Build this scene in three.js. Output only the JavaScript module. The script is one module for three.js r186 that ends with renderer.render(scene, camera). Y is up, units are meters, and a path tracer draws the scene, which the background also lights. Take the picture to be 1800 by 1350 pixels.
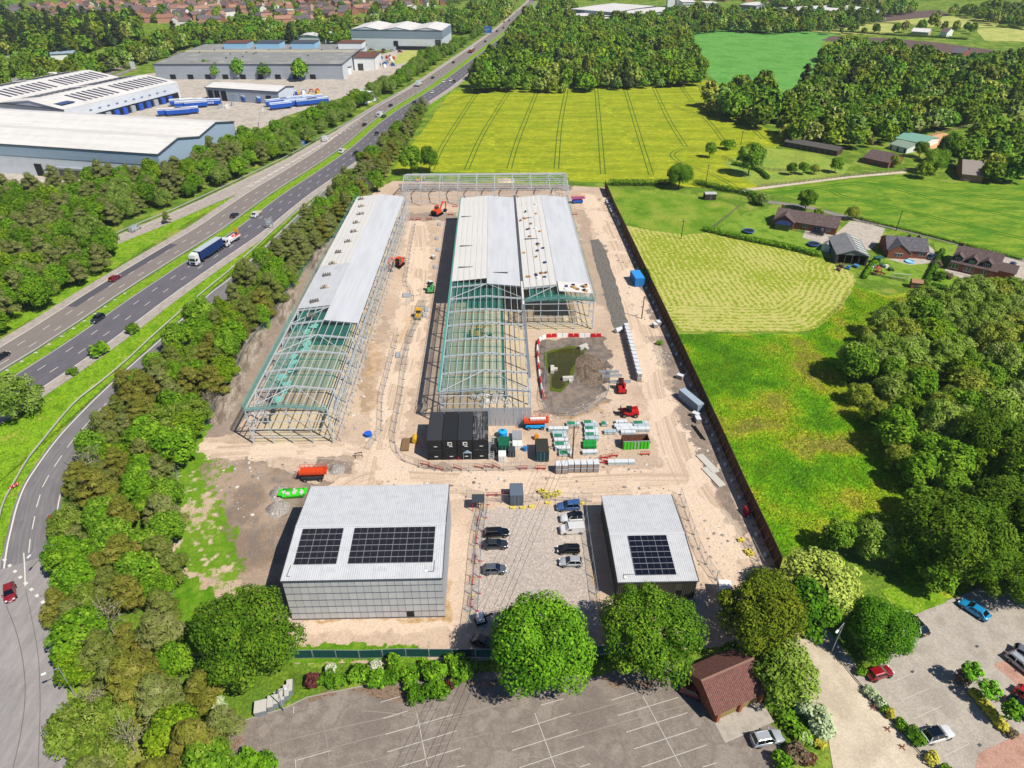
import * as THREE from 'three';
import { Sky } from 'three/addons/objects/Sky.js';
import { mergeGeometries } from 'three/addons/utils/BufferGeometryUtils.js';

// ---------------------------------------------------------------- camera, sky, sun, exposure
const scene = new THREE.Scene();
const camera = new THREE.PerspectiveCamera(58.72, 4 / 3, 1, 6000);
camera.position.set(0, 92, 0);
camera.rotation.order = 'YXZ';
camera.rotation.set(-33.855 * Math.PI / 180, -1.388 * Math.PI / 180, 0);
const renderer = new THREE.WebGLRenderer({ antialias: true });
renderer.setSize(1024, 768);
renderer.toneMapping = THREE.LinearToneMapping;
renderer.toneMappingExposure = 1.2;
renderer.shadowMap.enabled = true;
const SUN = new THREE.Vector3(0.62, 1, 0.49).normalize();
const sky = new Sky();
sky.name = 'sky'; sky.userData.kind = 'structure';
sky.scale.setScalar(5000);
sky.material.uniforms.sunPosition.value.copy(SUN);
sky.material.uniforms.turbidity.value = 3;
sky.material.uniforms.rayleigh.value = 0.9;
sky.material.uniforms.mieCoefficient.value = 0.004;
sky.material.uniforms.cloudCoverage.value = 0.25;
scene.add(sky);
scene.environmentIntensity = 0.1;
const sun = new THREE.DirectionalLight(new THREE.Color(1, 0.94, 0.82), 5);
sun.name = 'sun';
sun.position.copy(SUN).multiplyScalar(700).add(new THREE.Vector3(0, 0, -300));
sun.target.position.set(0, 0, -300);
sun.castShadow = true;
Object.assign(sun.shadow.camera, { left: -600, right: 600, top: 600, bottom: -600, near: 1, far: 2000 });
sun.shadow.mapSize.set(4096, 4096);
scene.add(sun, sun.target);
scene.fog = new THREE.FogExp2(0xdfe8f2, 0.00007);

// ---------------------------------------------------------------- helpers
const PI = Math.PI, V3 = (x, y, z) => new THREE.Vector3(x, y, z);
function rng(seed) { let a = seed >>> 0; return () => { a = (a + 0x6D2B79F5) | 0; let t = Math.imul(a ^ (a >>> 15), 1 | a); t = (t + Math.imul(t ^ (t >>> 7), 61 | t)) ^ t; return ((t ^ (t >>> 14)) >>> 0) / 4294967296; }; }
const clamp = (v, a = 0, b = 1) => v < a ? a : v > b ? b : v;
const mix = (a, b, t) => a + (b - a) * t;
const sstep = (a, b, v) => { const t = clamp((v - a) / (b - a)); return t * t * (3 - 2 * t); };
const HT = new Float32Array(65536); { const r = rng(77); for (let i = 0; i < 65536; i++) HT[i] = r(); }
const wrap = (x, w) => (w & (w - 1)) === 0 ? x & (w - 1) : ((x % w) + w) % w;
const hsh = (x, y, w) => HT[((wrap(x, w) * 251 + wrap(y, w) * 4099) ^ (w * 17)) & 65535];
function vn(x, y, w = 4096) { const i = Math.floor(x), j = Math.floor(y), u = x - i, v = y - j, s = u * u * (3 - 2 * u), t = v * v * (3 - 2 * v); return mix(mix(hsh(i, j, w), hsh(i + 1, j, w), s), mix(hsh(i, j + 1, w), hsh(i + 1, j + 1, w), s), t); }
function fbm(x, y, o = 4, w = 4096) { let a = 0.5, s = 0, n = 0; for (let k = 0; k < o; k++) { s += a * vn(x, y, w); n += a; x = x * 2 + 17; y = y * 2 + 31; w *= 2; a *= 0.5; } return s / n; }
const used = {};
function numbered(n) { const k = used[n] = (used[n] ?? -1) + 1; return k ? n + '_' + String(k).padStart(3, '0') : n; }
function shade(o) { o.traverse(m => { if (m.isMesh) { m.castShadow = m.receiveShadow = true; } }); return o; }
function thing(name, label, category, [x, z] = [0, 0], turn = 0, group, y = 0) {
  const o = new THREE.Group(); o.name = numbered(name); o.position.set(x, y, z); o.rotation.y = turn;
  o.userData = { label, category }; if (group) o.userData.group = group; scene.add(o); return o;
}
function part(name, geo, mat, parent) { if (Array.isArray(geo)) geo = mergeAll(geo); const m = new THREE.Mesh(geo, mat); m.name = name; m.castShadow = m.receiveShadow = true; (parent ?? scene).add(m); return m; }
function single(name, geo, mat, label, category, group, pos, turn = 0) { const m = part(numbered(name), geo, mat); m.userData = { label, category }; if (group) m.userData.group = group; if (pos) m.position.set(pos[0], pos[2] ?? 0, pos[1]); m.rotation.y = turn; return m; }
function struct(name, geo, mat) { const m = part(numbered(name), geo, mat); m.userData.kind = 'structure'; return m; }
function copy(o, [x, z], turn = 0, label, group, y) { const c = o.clone(); c.name = numbered(o.name.replace(/_\d\d\d$/, '')); c.position.set(x, y ?? o.position.y, z); c.rotation.y = turn; c.userData = { ...o.userData }; if (label) c.userData.label = label; if (group) c.userData.group = group; scene.add(c); return c; }
function norm(g) { if (g.index) g = g.toNonIndexed(); for (const k of Object.keys(g.attributes)) if (!['position', 'normal', 'uv'].includes(k)) g.deleteAttribute(k); if (!g.attributes.normal) g.computeVertexNormals(); if (!g.attributes.uv) g.setAttribute('uv', new THREE.BufferAttribute(new Float32Array(g.attributes.position.count * 2), 2)); return g; }
function mergeAll(list) { return list.length === 1 ? norm(list[0]) : mergeGeometries(list.map(norm)); }
function box(w, h, d, x = 0, y = 0, z = 0, ry = 0) { const g = new THREE.BoxGeometry(w, h, d); if (ry) g.rotateY(ry); g.translate(x, y, z); return g; }   // centred
function bx(x0, x1, y0, y1, z0, z1) { return box(x1 - x0, y1 - y0, z1 - z0, (x0 + x1) / 2, (y0 + y1) / 2, (z0 + z1) / 2); }
const UPV = V3(0, 1, 0);
function beam(a, b, w = 0.2, h = w) { // square bar from a to b
  const A = V3(...a), B = V3(...b), d = B.clone().sub(A), L = d.length(), g = new THREE.BoxGeometry(w, h, L); d.normalize();
  let x = Math.abs(d.y) > 0.99 ? V3(1, 0, 0) : UPV.clone().cross(d).normalize(); const y = d.clone().cross(x);
  g.applyMatrix4(new THREE.Matrix4().makeBasis(x, y, d).setPosition(A.add(B).multiplyScalar(0.5))); return g;
}
function cyl(r0, r1, h, x = 0, y = 0, z = 0, n = 8) { const g = new THREE.CylinderGeometry(r1, r0, h, n); g.translate(x, y + h / 2, z); return g; }
function tube(pts, r, n = 5, seg) { return new THREE.TubeGeometry(new THREE.CatmullRomCurve3(pts.map(p => V3(...p))), seg ?? pts.length * 4, r, n); }
function hexa(b, t) { // 8 corner solid: b, t = 4 points each [x,y,z], counter-clockwise seen from above
  const P = []; const q = (a, c, d, e) => P.push(...a, ...c, ...d, ...a, ...d, ...e);
  q(t[0], t[1], t[2], t[3]); q(b[3], b[2], b[1], b[0]); for (let i = 0; i < 4; i++) { const j = (i + 1) % 4; q(b[i], b[j], t[j], t[i]); }
  const g = new THREE.BufferGeometry(); g.setAttribute('position', new THREE.BufferAttribute(new Float32Array(P), 3)); g.computeVertexNormals(); return norm(g);
}
function rectPts(x0, x1, z0, z1, y) { return [[x0, y, z1], [x1, y, z1], [x1, y, z0], [x0, y, z0]]; }
function prism(profile, len, axis = 'z') { // profile [[u,y]...] extruded along z (centred) or x
  const s = new THREE.Shape(profile.map(p => new THREE.Vector2(p[0], p[1]))); const g = new THREE.ExtrudeGeometry(s, { depth: len, bevelEnabled: false }); g.translate(0, 0, -len / 2); if (axis === 'x') g.rotateY(PI / 2); return norm(g);
}
function sheet(pts, y, scale = 1) { // flat polygon at height y, uv in metres / scale
  const s = new THREE.Shape(pts.map(p => new THREE.Vector2(p[0], -p[1]))); const g = new THREE.ShapeGeometry(s); g.rotateX(-PI / 2); g.translate(0, y, 0);
  const p = g.attributes.position, u = g.attributes.uv; for (let i = 0; i < p.count; i++) u.setXY(i, p.getX(i) / scale, p.getZ(i) / scale); return norm(g);
}
function rough(pts, amp, step, seed = 1) { // a polygon with an uneven edge
  const out = []; for (let i = 0; i < pts.length; i++) { const a = pts[i], b = pts[(i + 1) % pts.length], L = Math.hypot(b[0] - a[0], b[1] - a[1]), n = Math.max(1, Math.round(L / step)); for (let k = 0; k < n; k++) { const t = k / n, x = mix(a[0], b[0], t), z = mix(a[1], b[1], t); out.push([x + amp * (fbm(x / step / 2 + seed, z / step / 2) - 0.5) * 2, z + amp * (fbm(x / step / 2 + 9, z / step / 2 + seed) - 0.5) * 2]); } } return out;
}
function smooth(pts, n = 8) { const c = new THREE.CatmullRomCurve3(pts.map(p => V3(p[0], 0, p[1])), false, 'centripetal'); return c.getSpacedPoints((pts.length - 1) * n).map(p => [p.x, p.z]); }
function frames(line) { return line.map((p, i) => { const a = line[Math.max(0, i - 1)], b = line[Math.min(line.length - 1, i + 1)], d = Math.hypot(b[0] - a[0], b[1] - a[1]); return { p, d: [(b[0] - a[0]) / d, (b[1] - a[1]) / d], n: [-(b[1] - a[1]) / d, (b[0] - a[0]) / d] }; }); }
function offs(line, o) { return frames(line).map(f => [f.p[0] + f.n[0] * o, f.p[1] + f.n[1] * o]); }
function ribbon(line, o0, o1, y, scale = 1) { // flat strip beside a line, uv: across / along in metres
  const F = frames(line), P = [], U = []; let s = 0; const row = (i) => { const f = F[i]; const a = typeof o0 === 'function' ? o0(i / (F.length - 1)) : o0, b = typeof o1 === 'function' ? o1(i / (F.length - 1)) : o1; return [[f.p[0] + f.n[0] * a, y, f.p[1] + f.n[1] * a], [f.p[0] + f.n[0] * b, y, f.p[1] + f.n[1] * b], a, b]; };
  for (let i = 0; i + 1 < F.length; i++) { const A = row(i), B = row(i + 1), L = Math.hypot(F[i + 1].p[0] - F[i].p[0], F[i + 1].p[1] - F[i].p[1]); P.push(...A[0], ...B[1], ...B[0], ...A[0], ...A[1], ...B[1]); const u = (v) => v / scale; U.push(u(A[2]), u(s), u(B[3]), u(s + L), u(B[2]), u(s + L), u(A[2]), u(s), u(A[3]), u(s), u(B[3]), u(s + L)); s += L; }
  for (let i = 0; i < P.length; i += 9) { const nx = (P[i + 4] - P[i + 1]); const cr = (P[i + 5] - P[i + 2]) * (P[i + 6] - P[i]) - (P[i + 3] - P[i]) * (P[i + 8] - P[i + 2]); if (cr < 0) { for (let k = 0; k < 3; k++) { const t = P[i + 3 + k]; P[i + 3 + k] = P[i + 6 + k]; P[i + 6 + k] = t; } const q = i / 9 * 6; for (let k = 0; k < 2; k++) { const t = U[q + 2 + k]; U[q + 2 + k] = U[q + 4 + k]; U[q + 4 + k] = t; } } }
  const g = new THREE.BufferGeometry(); g.setAttribute('position', new THREE.BufferAttribute(new Float32Array(P), 3)); g.setAttribute('uv', new THREE.BufferAttribute(new Float32Array(U), 2)); g.computeVertexNormals(); return g;
}
function along(line, step, from = 0) { const out = []; let acc = from; for (let i = 0; i + 1 < line.length; i++) { const a = line[i], b = line[i + 1], L = Math.hypot(b[0] - a[0], b[1] - a[1]); while (acc <= L) { const t = acc / L; out.push({ p: [mix(a[0], b[0], t), mix(a[1], b[1], t)], a: Math.atan2(b[0] - a[0], b[1] - a[1]) }); acc += step; } acc -= L; } return out; }
function inside(p, poly) { let c = false; for (let i = 0, j = poly.length - 1; i < poly.length; j = i++) { const a = poly[i], b = poly[j]; if ((a[1] > p[1]) !== (b[1] > p[1]) && p[0] < (b[0] - a[0]) * (p[1] - a[1]) / (b[1] - a[1]) + a[0]) c = !c; } return c; }
function scatter(poly, gap, seed, max = 1e9) { // evenly uneven points inside a polygon
  const r = rng(seed), xs = poly.map(p => p[0]), zs = poly.map(p => p[1]), x0 = Math.min(...xs), x1 = Math.max(...xs), z0 = Math.min(...zs), z1 = Math.max(...zs), grid = new Map(), out = [], key = (x, z) => Math.floor(x / gap) + '_' + Math.floor(z / gap); const tries = Math.ceil((x1 - x0) * (z1 - z0) / gap / gap * 6);
  for (let t = 0; t < tries && out.length < max; t++) { const x = mix(x0, x1, r()), z = mix(z0, z1, r()); if (!inside([x, z], poly)) continue; const ci = Math.floor(x / gap), cj = Math.floor(z / gap); let ok = true; for (let i = -1; i <= 1 && ok; i++) for (let j = -1; j <= 1 && ok; j++) for (const q of grid.get((ci + i) + '_' + (cj + j)) ?? []) if (Math.hypot(q[0] - x, q[1] - z) < gap) { ok = false; break; } if (!ok) continue; const k = key(x, z); if (!grid.has(k)) grid.set(k, []); grid.get(k).push([x, z]); out.push([x, z]); }
  return out;
}
// textures and materials
function tex(w, h, fn, srgb = true) { const d = new Uint8Array(w * h * 4); for (let j = 0; j < h; j++) for (let i = 0; i < w; i++) { const c = fn(i / w, j / h, i, j), k = (j * w + i) * 4; d[k] = clamp(c[0]) * 255; d[k + 1] = clamp(c[1]) * 255; d[k + 2] = clamp(c[2]) * 255; d[k + 3] = c.length > 3 ? clamp(c[3]) * 255 : 255; } const t = new THREE.DataTexture(d, w, h); t.wrapS = t.wrapT = THREE.RepeatWrapping; t.magFilter = THREE.LinearFilter; t.minFilter = THREE.LinearMipmapLinearFilter; t.generateMipmaps = true; if (srgb) t.colorSpace = THREE.SRGBColorSpace; t.needsUpdate = true; return t; }
const hexes = {}; const hex = (h) => hexes[h] ??= (() => { const c = new THREE.Color(h); c.convertLinearToSRGB(); return [c.r, c.g, c.b]; })();
function mat(color, o = {}) { return new THREE.MeshPhysicalMaterial({ color, roughness: 0.8, metalness: 0, specularIntensity: (o.roughness ?? 0.8) >= 0.85 ? 0.2 : 0.6, ...o }); }
const lerp3 = (a, b, t) => [mix(a[0], b[0], t), mix(a[1], b[1], t), mix(a[2], b[2], t)];
function grainTex(size, cols, f1, f2, seed = 0, amp = 0.12) { // tileable blend of colours by coarse noise, with fine grain
  const C = cols.map(hex); return tex(size, size, (u, v, i, j) => { const n = clamp((fbm(u * f1 + seed, v * f1, 4, f1) - 0.5) * 2.2 + 0.5), t = n * (C.length - 1), k = Math.min(C.length - 2, Math.floor(t)), c = lerp3(C[k], C[k + 1], t - k), g = 1 + amp * 2 * (fbm(u * f2, v * f2 + seed, 2, f2) - 0.5) + amp * (HT[(i * 131 + j * 7919 + seed * 31) & 65535] - 0.5); return [c[0] * g, c[1] * g, c[2] * g]; });
}
const bumpNoise = tex(512, 512, (u, v) => { const n = 0.6 * fbm(u * 32, v * 32, 4, 32) + 0.4 * vn(u * 256, v * 256, 256); return [n, n, n]; }, false);

// ---------------------------------------------------------------- ground, fields, roads
const grassTex = grainTex(384, ['#4f681e', '#627c22', '#577424', '#758a2e', '#848c3c'], 12, 256, 3, 0.22);
const M = {
  grass: mat(0xffffff, { map: grassTex, roughness: 0.95, bumpMap: bumpNoise, bumpScale: 0.2 }),
  verge: mat(0xffffff, { map: grainTex(384, ['#5c8218', '#6e921c', '#7d9c24', '#668a1a', '#8c9c38'], 16, 128, 8, 0.25), roughness: 0.95, bumpMap: bumpNoise, bumpScale: 0.2 }),
  lawn: mat(0xffffff, { map: grainTex(384, ['#56791e', '#6e8c2a', '#7c9236', '#628224'], 8, 128, 5, 0.15), roughness: 0.95 }),
  meadow: mat(0xffffff, { map: grainTex(384, ['#447010', '#528410', '#649012', '#7c961a', '#94942a', '#857c38'], 10, 256, 21, 0.3), roughness: 0.95, bumpMap: bumpNoise, bumpScale: 0.4 }),
  barley: mat(0xffffff, { map: tex(512, 512, (u, v, i, j) => { const n = fbm(u * 6, v * 24, 4, 24), w = fbm(u * 40, v * 90, 3, 90), s = vn(u * 60, v * 240, 240); const c = lerp3(hex('#7b8a16'), hex('#979c20'), clamp(n * 2 - 0.5)); const k = 0.86 + 0.28 * w + (s > 0.8 ? 0.2 : 0) + 0.08 * (HT[(i * 37 + j * 911) & 65535] - 0.5); return [c[0] * k, c[1] * k, c[2] * k * 1.1]; }), roughness: 0.95, bumpMap: bumpNoise, bumpScale: 0.25 }),
  greenField: mat(0xffffff, { map: grainTex(384, ['#538a38', '#5c9240', '#659848', '#588e3c'], 6, 64, 2, 0.1), roughness: 0.95 }),
  plough: mat(0xffffff, { map: tex(256, 256, (u, v, i, j) => { const k = 0.85 + 0.2 * fbm(u * 8, v * 8, 3, 8) + 0.1 * Math.sin(u * 2 * PI * 32); return [0.41 * k, 0.34 * k, 0.32 * k]; }), roughness: 1 }),
  paleField: mat(0xffffff, { map: grainTex(256, ['#8c9a4a', '#a3a85a', '#b0ad66', '#97a04e'], 6, 64, 4, 0.12), roughness: 1 }),
  tar: mat(0xffffff, { map: grainTex(384, ['#75706c', '#807a75', '#8a837d', '#7a7571'], 8, 128, 6, 0.1), roughness: 0.9 }),
  carriageA: mat(0xffffff, { map: tex(512, 512, (u, v, i, j) => { const k = 0.93 + 0.12 * fbm(u * 64, v * 4, 3, 64) + 0.08 * (HT[(i * 53 + j * 391) & 65535] - 0.5); return [0.50 * k, 0.465 * k, 0.445 * k]; }), roughness: 0.9 }),
  carriageB: mat(0xffffff, { map: tex(512, 512, (u, v, i, j) => { const k = 0.9 + 0.2 * fbm(u * 40, v * 3, 3, 40) + 0.08 * (HT[(i * 53 + j * 391) & 65535] - 0.5); return [0.39 * k, 0.375 * k, 0.40 * k]; }), roughness: 0.9 }),
  shoulder: mat(0xffffff, { map: grainTex(384, ['#928a84', '#a0968e', '#a89d94'], 12, 128, 9, 0.08), roughness: 0.95 }),
  slip: mat(0xffffff, { map: tex(512, 512, (u, v, i, j) => { const k = 0.86 + 0.26 * fbm(u * 40, v * 3, 3, 40) + 0.1 * (HT[(i * 53 + j * 391) & 65535] - 0.5); return [0.46 * k, 0.445 * k, 0.45 * k]; }), roughness: 0.9 }),
  parkTar: mat(0xffffff, { map: grainTex(384, ['#776d65', '#7e746b', '#867c72', '#7a7068', '#8b8177'], 10, 256, 14, 0.12), roughness: 0.95, bumpMap: bumpNoise, bumpScale: 0.01 }),
  drive: mat(0xffffff, { map: grainTex(384, ['#b3a591', '#bfb19c', '#c8baa6'], 8, 128, 17, 0.08), roughness: 0.95 }),
  gravelPark: mat(0xffffff, { map: grainTex(384, ['#9a9186', '#a39a8f', '#aaa196', '#9e958a'], 8, 128, 19, 0.1), roughness: 0.95 }),
  brickPave: mat(0xffffff, { map: grainTex(256, ['#a07c6c', '#b08b7a', '#a88272'], 8, 64, 23, 0.15), roughness: 0.95 }),
  yard: mat(0xffffff, { map: grainTex(384, ['#a39a8f', '#ada398', '#b6aca0', '#9e958b'], 8, 64, 25, 0.08), roughness: 0.95 }),
  white: mat(0xd8d4cc, { roughness: 0.7 }),
  paint: mat(0xcfcac2, { roughness: 0.8 }),
  soil: mat(0xffffff, { map: grainTex(384, ['#75675b', '#877a6d', '#988b7e', '#a6998b'], 12, 128, 27, 0.25), roughness: 1, bumpMap: bumpNoise, bumpScale: 0.3 }),
  sandArena: mat(0xffffff, { map: grainTex(256, ['#c09468', '#cda076', '#c79a6e'], 6, 64, 29, 0.08), roughness: 1 }),
};
struct('ground', sheet([[-2600, 400], [2600, 400], [2600, -3200], [-2600, -3200]], 0, 60), M.grass);
const field = (name, pts, y, m, sc, amp = 1.5) => struct(name, sheet(rough(pts, amp, 6), y, sc), m);
const barleyPoly = [[-46.9,-310.1],[-43.3,-344.7],[-35.4,-424.4],[-28.4,-495],[51,-498.9],[112.5,-513.6],[153.2,-523.3],[148.7,-477.5],[128.3,-435.6],[142.3,-412.8],[148.3,-385.7],[150.8,-363.9],[138.9,-343.4],[129.9,-343.6],[110.1,-324.3],[114.7,-292.9],[113.1,-280.6],[48.7,-291.4],[32.6,-294.9],[30.3,-305.6]];
field('barley_field', barleyPoly, 0.03, M.barley, 70);
field('green_field', [[193.8,-776.4],[259.7,-841.8],[360.8,-781.3],[311.9,-711.8],[238.3,-548.4],[193.7,-476.4],[155.5,-506.4],[162.4,-574.8],[182.3,-661.7],[183.8,-714.9]], 0.03, M.greenField, 90, 2);
field('ploughed_field', [[307.1,-658.7],[363.5,-746.4],[383.3,-746],[419.3,-713.1],[458.7,-638.8],[480.1,-599.4],[442.8,-548.2],[422.9,-584.3],[390.4,-607.3],[355.5,-632],[304.3,-627.1]], 0.05, M.plough, 30);
field('ploughed_field', [[317,-727.2],[341.1,-759.7],[360.1,-746.5],[333.5,-715.1]], 0.06, M.plough, 30);
field('rough_pasture', [[309.2,-820.4],[416.4,-910.6],[478.2,-857.7],[399.4,-762.6],[345.3,-772.7]], 0.03, M.paleField, 60, 3);
field('ploughed_field', [[412.5,-904.7],[444.1,-875],[567.8,-944.4],[591.4,-1013.2],[541.2,-992.7]], 0.05, M.plough, 30);
field('pale_field', [[434.3,-875.3],[564.2,-938.1],[587.2,-877.2],[550.4,-824.5],[483.4,-831.2]], 0.03, M.paleField, 60);
field('pale_field', [[521.5,-815.2],[598.9,-823.4],[522.4,-710.6],[475.1,-723.4]], 0.03, M.paleField, 60);
field('lane_field', [[109.3,-280],[151.2,-293.6],[183.2,-301.1],[197.5,-287.7],[234.9,-298.2],[257.8,-294.3],[186.4,-196.3],[177,-210.1],[164.2,-221.3],[144.8,-239.2],[135.9,-247.7],[121.9,-268.9]], 0.03, mat(0xffffff, { map: tex(512, 512, (u, v, i, j) => { const n = fbm(u * 10, v * 30, 4, 30), w = fbm(u * 60, v * 120, 3, 120); const c = lerp3(hex('#527a1c'), hex('#7a8f2a'), clamp(n * 2.4 - 0.7)); const k = 0.85 + 0.3 * w; return [c[0] * k, c[1] * k, c[2] * k]; }), roughness: 0.95 }), 80);
field('paddock', [[45.7,-283.8],[66.4,-281],[85.9,-273.3],[94.2,-261.4],[93.3,-247.5],[76.7,-234],[67,-232.1],[46.2,-243.9]], 0.03, mat(0xffffff, { map: grainTex(384, ['#587a1c', '#668624', '#788c2e', '#849036'], 8, 128, 31, 0.15), roughness: 0.95 }), 50);
field('paddock', [[106.6,-321.5],[134.1,-347.7],[152.9,-336.9],[166,-315.5],[152.6,-296.9],[111,-285.2],[106.7,-303.8]], 0.04, mat(0xffffff, { map: grainTex(384, ['#7d8c3a', '#8a9a3e', '#76903a'], 6, 64, 33, 0.12), roughness: 0.95 }), 50);
field('garden_lawn', [[78.8,-234],[96.1,-253],[109.3,-259.1],[125.8,-234.5],[133.3,-237.2],[135.4,-226.1],[111.2,-209.3],[108.7,-212.7]], 0.05, M.lawn, 30, 0.5);
field('garden_lawn', [[126.3,-208.9],[130.8,-210.2],[143.4,-201.7],[133.7,-187.2],[128.8,-184.6],[115.5,-193.7]], 0.05, M.lawn, 30, 0.5);
field('garden_lawn', [[153.2,-223.1],[160.1,-219.3],[145,-197.3],[159.8,-186.6],[154.1,-179],[134.7,-189.2],[143.4,-201.7]], 0.05, M.lawn, 30, 0.5);
const hayPoly = [[45.6,-242.7],[66.7,-231],[75.6,-233.5],[107.9,-210.8],[113.8,-198.9],[112.3,-192.2],[100.5,-174.8],[88.7,-162.9],[81.4,-160.2],[50.7,-162.3],[48.6,-168.5],[47.4,-204]];
{ // mown hay: straw swaths lie parallel to the field's edge, rows in the middle
  const W = 1024, xs = hayPoly.map(p => p[0]), zs = hayPoly.map(p => p[1]), x0 = Math.min(...xs) - 2, x1 = Math.max(...xs) + 2, z0 = Math.min(...zs) - 2, z1 = Math.max(...zs) + 2;
  const seg = hayPoly.map((a, i) => [a, hayPoly[(i + 1) % hayPoly.length]]), segL = [seg[10], seg[11]], segR = seg.slice(4, 9);
  const edge = (x, z, S = seg) => { let m = 1e9; for (const [a, b] of S) { const dx = b[0] - a[0], dz = b[1] - a[1], t = clamp(((x - a[0]) * dx + (z - a[1]) * dz) / (dx * dx + dz * dz)); m = Math.min(m, Math.hypot(x - a[0] - dx * t, z - a[1] - dz * t)); } return m; };
  const t = tex(W, W, (u, v, i, j) => { const x = mix(x0, x1, u), z = mix(z0, z1, v), e = edge(x, z); const wob = 1.6 * (fbm(x / 7, z / 7, 3) - 0.5); const el = edge(x, z, segL), er = edge(x, z, segR), d = er < 15 ? er : el; const ph = ((d + wob) / 1.75) % 1; const st = Math.abs(((ph + 1) % 1) - 0.5) * 2, n = fbm(x * 1.7, z * 1.7, 3), p = fbm(x / 14, z / 14, 2); const straw = sstep(0.35, 0.8, st + (n - 0.5) * 1.5 + (p - 0.5) * 0.9) * 0.72; const g = lerp3(hex('#76881f'), hex('#98a038'), clamp(n * 1.6 - 0.3)); const c = lerp3(g, hex('#c4b582'), straw * 0.9); const k = 0.9 + 0.2 * HT[(i * 71 + j * 1201) & 65535]; return [c[0] * k, c[1] * k, c[2] * k]; });
  const g = sheet(rough(hayPoly, 1, 5), 0.05); const p = g.attributes.position, uv = g.attributes.uv; for (let i = 0; i < p.count; i++) uv.setXY(i, (p.getX(i) - x0) / (x1 - x0), (p.getZ(i) - z0) / (z1 - z0)); struct('mown_hay_field', g, mat(0xffffff, { map: t, roughness: 0.95 }));
}
field('wild_meadow', [[48,-160.7],[84.1,-159.2],[110.1,-189.8],[116.9,-181.8],[137.2,-187.1],[180.5,-188.1],[94.8,-70.5],[75,-72.2],[67.5,-72.3],[69.1,-83.5],[52.9,-83.9],[48.6,-80.1]], 0.03, M.meadow, 80, 1);
// tramlines in the barley: bare wheelings pressed between the stalks
const tram = mat(0x4c6220, { roughness: 1 });
{ const geos = []; const tl = (pts, w = 1) => { const l = smooth(pts, 6); geos.push(ribbon(l, -w - 0.3, -w + 0.22, 0.06), ribbon(l, w - 0.22, w + 0.3, 0.06)); };
  tl([[-11.7,-485.1],[-26.9,-347.4],[-29.1,-311.4]]); tl([[10,-490.2],[-7.2,-371.2],[-13.1,-312.7]]); tl([[29.3,-493.6],[10.6,-353.9],[6.3,-313.1]]); tl([[49.1,-495],[35.6,-388.5],[27.8,-312.6]]); tl([[69.4,-496.5],[56.7,-381.7],[48,-304.4]]); tl([[88.8,-494.1],[76,-369.2],[69.3,-302.2]]); tl([[109.3,-499.5],[99,-400],[95.6,-348.7]]); tl([[129.5,-509.1],[127,-481.7],[124.7,-455.1]]); tl([[144.2,-514.9],[139.4,-487.1],[136,-465.2]]); tl([[121.5,-411.9],[120.2,-386.4],[117.4,-354.6]]);
  tl([[110,-442.3],[115.7,-426.7],[130.4,-406.1],[140.1,-384.7],[139.4,-361.9]]); tl([[107.3,-344.2],[93.2,-344.5],[85.8,-334.5],[87.3,-319.2],[96.3,-303.2],[101.7,-287]]); tl([[-34.4,-439.5],[-10.9,-483.2],[51.3,-502.8],[110.4,-503.4],[143.5,-517.1]]);
  struct('tramline', mergeAll(geos), tram); }
{ const geos = []; const tl = (pts) => { const l = smooth(pts, 6); geos.push(ribbon(l, -1.5, -0.7, 0.06), ribbon(l, 0.7, 1.5, 0.06)); }; tl([[110.4,-272.7],[131.6,-281.7],[159,-288.7],[166.6,-283.9],[177.3,-267.6],[199.6,-244.4]]); tl([[140.7,-279.2],[141.9,-271.9],[155,-260],[171.4,-240.9],[186.8,-224.9]]); tl([[166.3,-288.5],[184.3,-280.4],[197.9,-270.6],[213.3,-265.3]]); struct('tramline', mergeAll(geos), mat(0x3f7012, { roughness: 1 })); }
// motorway
const median = smooth([[-139, -95], ...[[-122,-142.6],[-116.5,-162.3],[-110.9,-188.8],[-103.6,-217.8],[-97.5,-241.1],[-93.8,-262.1],[-89.7,-283.3],[-82.4,-312.7],[-74.7,-348.6],[-67.2,-401.4],[-58.4,-444.8],[-44.2,-501.2],[-19.2,-628.9],[-2.6,-715.7],[17,-827.5],[37.6,-963.8],[66.1,-1159]], [100, -1500]], 10);
struct('motorway_carriageway', ribbon(median, -12.6, -1.9, 0.1, 12), M.carriageA);
struct('motorway_carriageway', ribbon(median, 2.3, 13.4, 0.1, 12), M.carriageB);
struct('hard_shoulder', ribbon(median, -16, -12.6, 0.1, 12), M.shoulder);
struct('hard_shoulder', ribbon(median, 13.4, 16.8, 0.1, 12), M.shoulder);
struct('central_reservation', ribbon(median, -1.9, 2.3, 0.13, 20), M.verge);
struct('roadside_verge', sheet([...offs(median, 16.8).slice(0, 90), ...[[-64.1,-342.2],[-75.4,-259.1],[-83.3,-201.9],[-86.6,-187.5],[-90.8,-157.4],[-92.2,-149.3],[-93.6,-140.2],[-94.8,-130.1],[-95.4,-120.9],[-95.4,-116.5],[-94.9,-109.8],[-94.1,-103.6],[-92.2,-97.2],[-90.1,-91.9],[-88.2,-87.3],[-87.4,-84],[-91.4,-84.1],[-101,-96.2]]], 0.04, 30), M.verge);
struct('roadside_verge', sheet([[-139,-219.6],[-135.5,-228.5],[-128.5,-235.2],[-122.8,-246.2],[-111.3,-269.8],[-104.9,-283],[-114.4,-252],[-121.9,-219.7],[-125.7,-193.5],[-130.7,-173.5],[-134.2,-163.3],[-136.3,-152.3],[-143.8,-164.2],[-137.9,-180.6],[-139.5,-195.8]], 0.05, 30), M.verge);
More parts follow.
